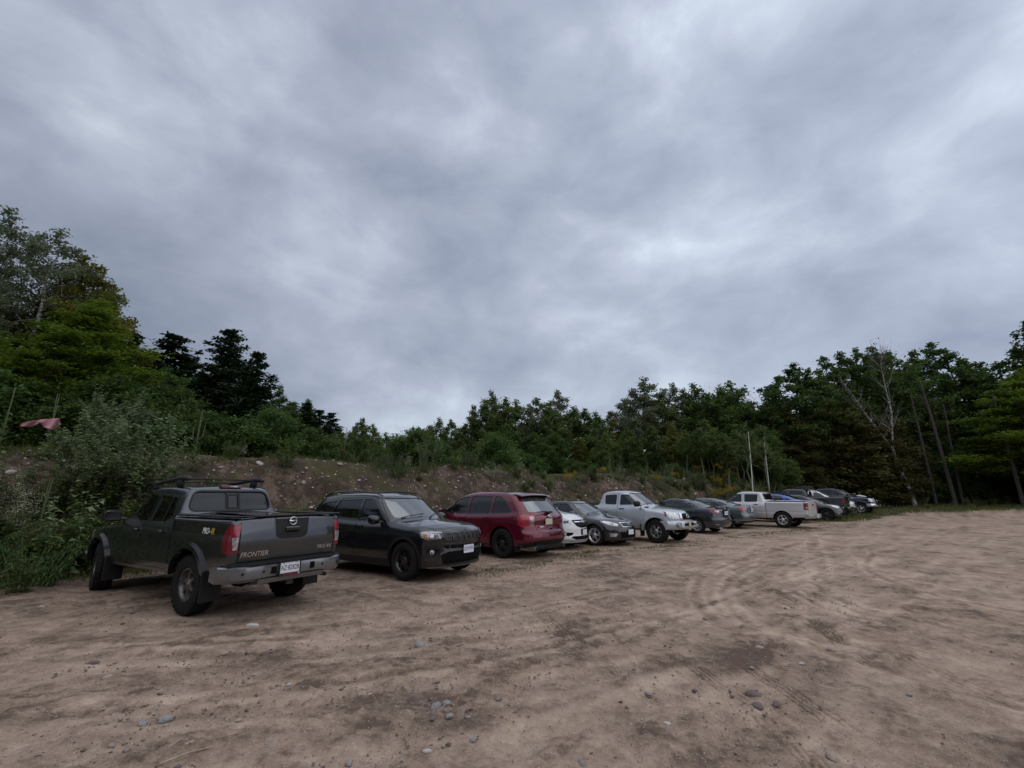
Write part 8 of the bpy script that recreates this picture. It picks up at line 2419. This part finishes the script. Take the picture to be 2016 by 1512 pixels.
# along the toe, between and behind the parked vehicles
for i in range(70):
    u = 1.5+30*(i+g_.uniform(0, 1))/70; P_uv(['leafy','dry','fern','leafy','leafy','grassy','whiteweed','milkweed'][int(g_.integers(8))], u, g_.uniform(-.35, 1.0), g_.uniform(.5, .95), 'at the foot of the bank behind the vehicles')
for i in range(120):
    u = .5+42*g_.uniform()**.8; P_uv(['dry','grassy','leafy','dry','leafy','fern','willow','leafy'][int(g_.integers(8))], u, g_.uniform(.9, 3.7), g_.uniform(.35, .85), 'on the face of the bank')
for i in range(60):
    u = 1+42*(i+g_.uniform(0, 1))/60; P_uv(['grassy','dry','leafy','grassy','willow','grassy','whiteweed'][int(g_.integers(7))], u, g_.uniform(3.3, 4.6), g_.uniform(.35, .75), 'along the crest of the bank')
for (x, y, k, s, lb) in ((-3.6,19.8,'willow',1.0,'rounded grey green shrub on the crest behind the burgundy SUV'),(-2.0,21.0,'willow',.8,'pale shrub with upright stems on the crest right of the rounded one'),(-.9,21.3,'whiteweed',.9,'white flowered weed on the crest above the burgundy SUV'),
                      (3.3,25.6,'goldenrod',1.1,'bright goldenrod clump on the crest above the black sedan'),(5.3,27.4,'goldenrod',.9,'yellow goldenrod on the crest above the silver pickup cab'),(9.6,31,'goldenrod',1.1,'golden clump on the crest right of the silver pickup'),(10.2,31.6,'willow',1.2,'tall grey shrub beside the golden clump on the crest'),(11.6,33,'goldenrod',.8,'low golden weeds at the base of slim trunks')):
    plant(k, x, y, s, lab=lb)
# overgrown end of the bank
for i in range(84):
    u = g_.uniform(33, 53); P_uv(['goldenrod','leafy','leafy','willow','goldenrod','milkweed'][i % 6], u, g_.uniform(-.2, 4.4), g_.uniform(.9, 1.5), 'on the overgrown end of the bank')
# weeds on the lot in front of the last vehicles and at the forest edge
for i in range(46):
    x = g_.uniform(17.5, 30); y = float(np.interp(x, [16, 20, 26, 31], [27.3, 28.2, 33.2, 37]))+g_.uniform(-.3, 2.5); plant(['dry','grassy','dry'][i % 3], x, y, g_.uniform(.3, .6), 'before the last pickups')
for i in range(40):
    x = g_.uniform(28, 62); y = float(np.interp(x, [26, 31, 45, 60], [34, 37.5, 39, 41]))+g_.uniform(.5, 9); plant(['grassy','leafy','dry','fern'][i % 4], x, y, g_.uniform(.5, .9), 'in the grass at the forest edge')
for i in range(8):
    plant('dry', g_.uniform(33, 42), g_.uniform(42, 48), g_.uniform(1.4, 2.2), 'reddish, beside the leaning birch', lab=None)

# grass as ground cover
def grass(name, pts, z, h, w=.012, mat='grass'):
    n = len(pts); a = g_.uniform(0, 2*PI, n); hh = h*g_.uniform(.5, 1.3, n); ln_ = g_.normal(size=(n, 2))*.35*hh[:, None]
    b0 = np.stack([pts[:, 0]-np.cos(a)*w, pts[:, 1]-np.sin(a)*w, z-.01], 1); b1 = np.stack([pts[:, 0]+np.cos(a)*w, pts[:, 1]+np.sin(a)*w, z-.01], 1)
    t = np.stack([pts[:, 0]+ln_[:, 0], pts[:, 1]+ln_[:, 1], z+hh], 1)
    V = np.stack([b0, b1, t], 1).reshape(-1, 3); F = np.arange(n*3).reshape(n, 3)
    me = mesh_np(name, V, F, mat=M[mat]); at = me.attributes.new('lv', 'FLOAT', 'POINT'); at.data.foreach_set('value', np.repeat(g_.uniform(0, 1, n), 3).astype(np.float32))
    tag(link(name, me), kind='stuff')
def clumpy(n, fx, thr, sc, seed):
    x, y = fx(n); k = fbm(x*sc, y*sc, 3, seed) > thr; return x[k], y[k]
def zz(x, y): return np.array([any_z(a, b) for a, b in zip(x, y)])
u_ = g_.uniform(-8, 52, 60000); t_ = np.concatenate([g_.normal(4.1, .55, 26000), g_.uniform(0, 3.8, 22000), g_.normal(-.1, .35, 12000)])
k = fbm(u_*.8, t_*1.2, 3, 401)+np.where((t_ > 3.4) | (t_ < .2), .10, 0) > .52
u_, t_ = u_[k], t_[k]; x, y = xy_of(u_, toe_v(u_)+t_)
grass('bank_grass', np.stack([x, y], 1), zz(x, y), .17, .011)
x, y = clumpy(26000, lambda n: (g_.uniform(16, 66, n), g_.uniform(26, 50, n)), .40, .7, 402); k = lot_edge(x, y) > -.4; x, y = x[k], y[k]
grass('edge_grass', np.stack([x, y], 1), zz(x, y), .20, .03)
pc = [(4.1,15.0,1.1,.5),(5.5,15.6,.8,.35),(1.7,13.0,.9,.5),(2.4,13.9,.7,.4),(8.6,18.6,1.3,.5),(10.5,20.3,1.6,.5),(12.5,21.4,1.5,.5),(-.5,10.6,.8,.4),(6.6,17.2,1,.4),(14.8,22.6,1.6,.6),(17.5,25.4,1.8,.7),(0.6,11.8,.8,.4)]
X = []; Y = []
for (a, b, s1, s2) in pc:
    q = g_.normal(size=(900, 2)); X.append(a+q[:, 0]*s1*.6+q[:, 1]*s2*.4); Y.append(b+q[:, 0]*s1*.5-q[:, 1]*s2*.4)
x, y = np.concatenate(X), np.concatenate(Y); k = fbm(x*2, y*2, 3, 403) > .5; x, y = x[k], y[k]
grass('lot_grass', np.stack([x, y], 1), zz(x, y), .05, .008)

# ------------------------------------------------------------------ the parked row
def V3(x, y, dz=0): return (x, y, float(lot_h(x, y))+dz)
car_grey_pickup(V3(-5.47, 8.37), 148.6)
car_black_suv(V3(-2.71, 10.82, .02), -33.8)
car_red_suv(V3(-.74, 14.28), 139.2)
car_white_suv(V3(.45, 15.9), -32)
car_black_sedan(V3(2.32, 17.14), -44.6)
car_silver_pickup(V3(4.39, 18.2), -43.4)
car_grey_sedan(V3(7.7, 22.0), 131)
car_slate_sedan(V3(10.0, 24.6), 138)
car_silver_crew(V3(12.7, 25.04), 133.5)
car_blue_coupe(V3(15.3, 27.7, .08), 132)
car_dark_hatch(V3(18.1, 29.5), -43)
car_black_pickup(V3(19.4, 32.4), 135.5)
car_silver_suv(V3(21.9, 33.9), -38)
car_navy_pickup(V3(25.4, 37.2), -47)
# labels: number look-alike trees and lot stones by their place along the view
ORD = ['first','second','third','fourth','fifth','sixth','seventh','eighth','ninth','tenth','eleventh','twelfth','thirteenth','fourteenth','fifteenth','sixteenth','seventeenth','eighteenth','nineteenth','twentieth']
by = {}
for o in bpy.data.objects:
    if o.parent is None and o.get('label') and o.get('category') in ('tree', 'stone', 'sapling'): by.setdefault(o['label'], []).append(o)
for lb, os_ in by.items():
    if 2 <= len(os_) <= 20 and 'deep in' not in lb and 'beyond the edge' not in lb and 'far side' not in lb:
        os_.sort(key=lambda o: o.location.x/max(o.location.y, .1))
        for i, o in enumerate(os_):
            n_ = len(lb.split()); suf = ORD[i]+' from the left' if n_ <= 12 else ORD[i]+' leftmost'
            o['label'] = lb+', '+suf
for o in bpy.data.objects:
    if o.name.startswith('flowers'): o['kind'] = 'stuff'
print('objects', len(bpy.data.objects), 'script', round(time.time()-T0, 1))
tt = 0; seen = set()
for o in bpy.data.objects:
    if o.type == 'MESH' and o.data.name not in seen: seen.add(o.data.name); tt += sum(1 for _ in ()) + len(o.data.loops)-2*len(o.data.polygons)
print('unique tris', tt)
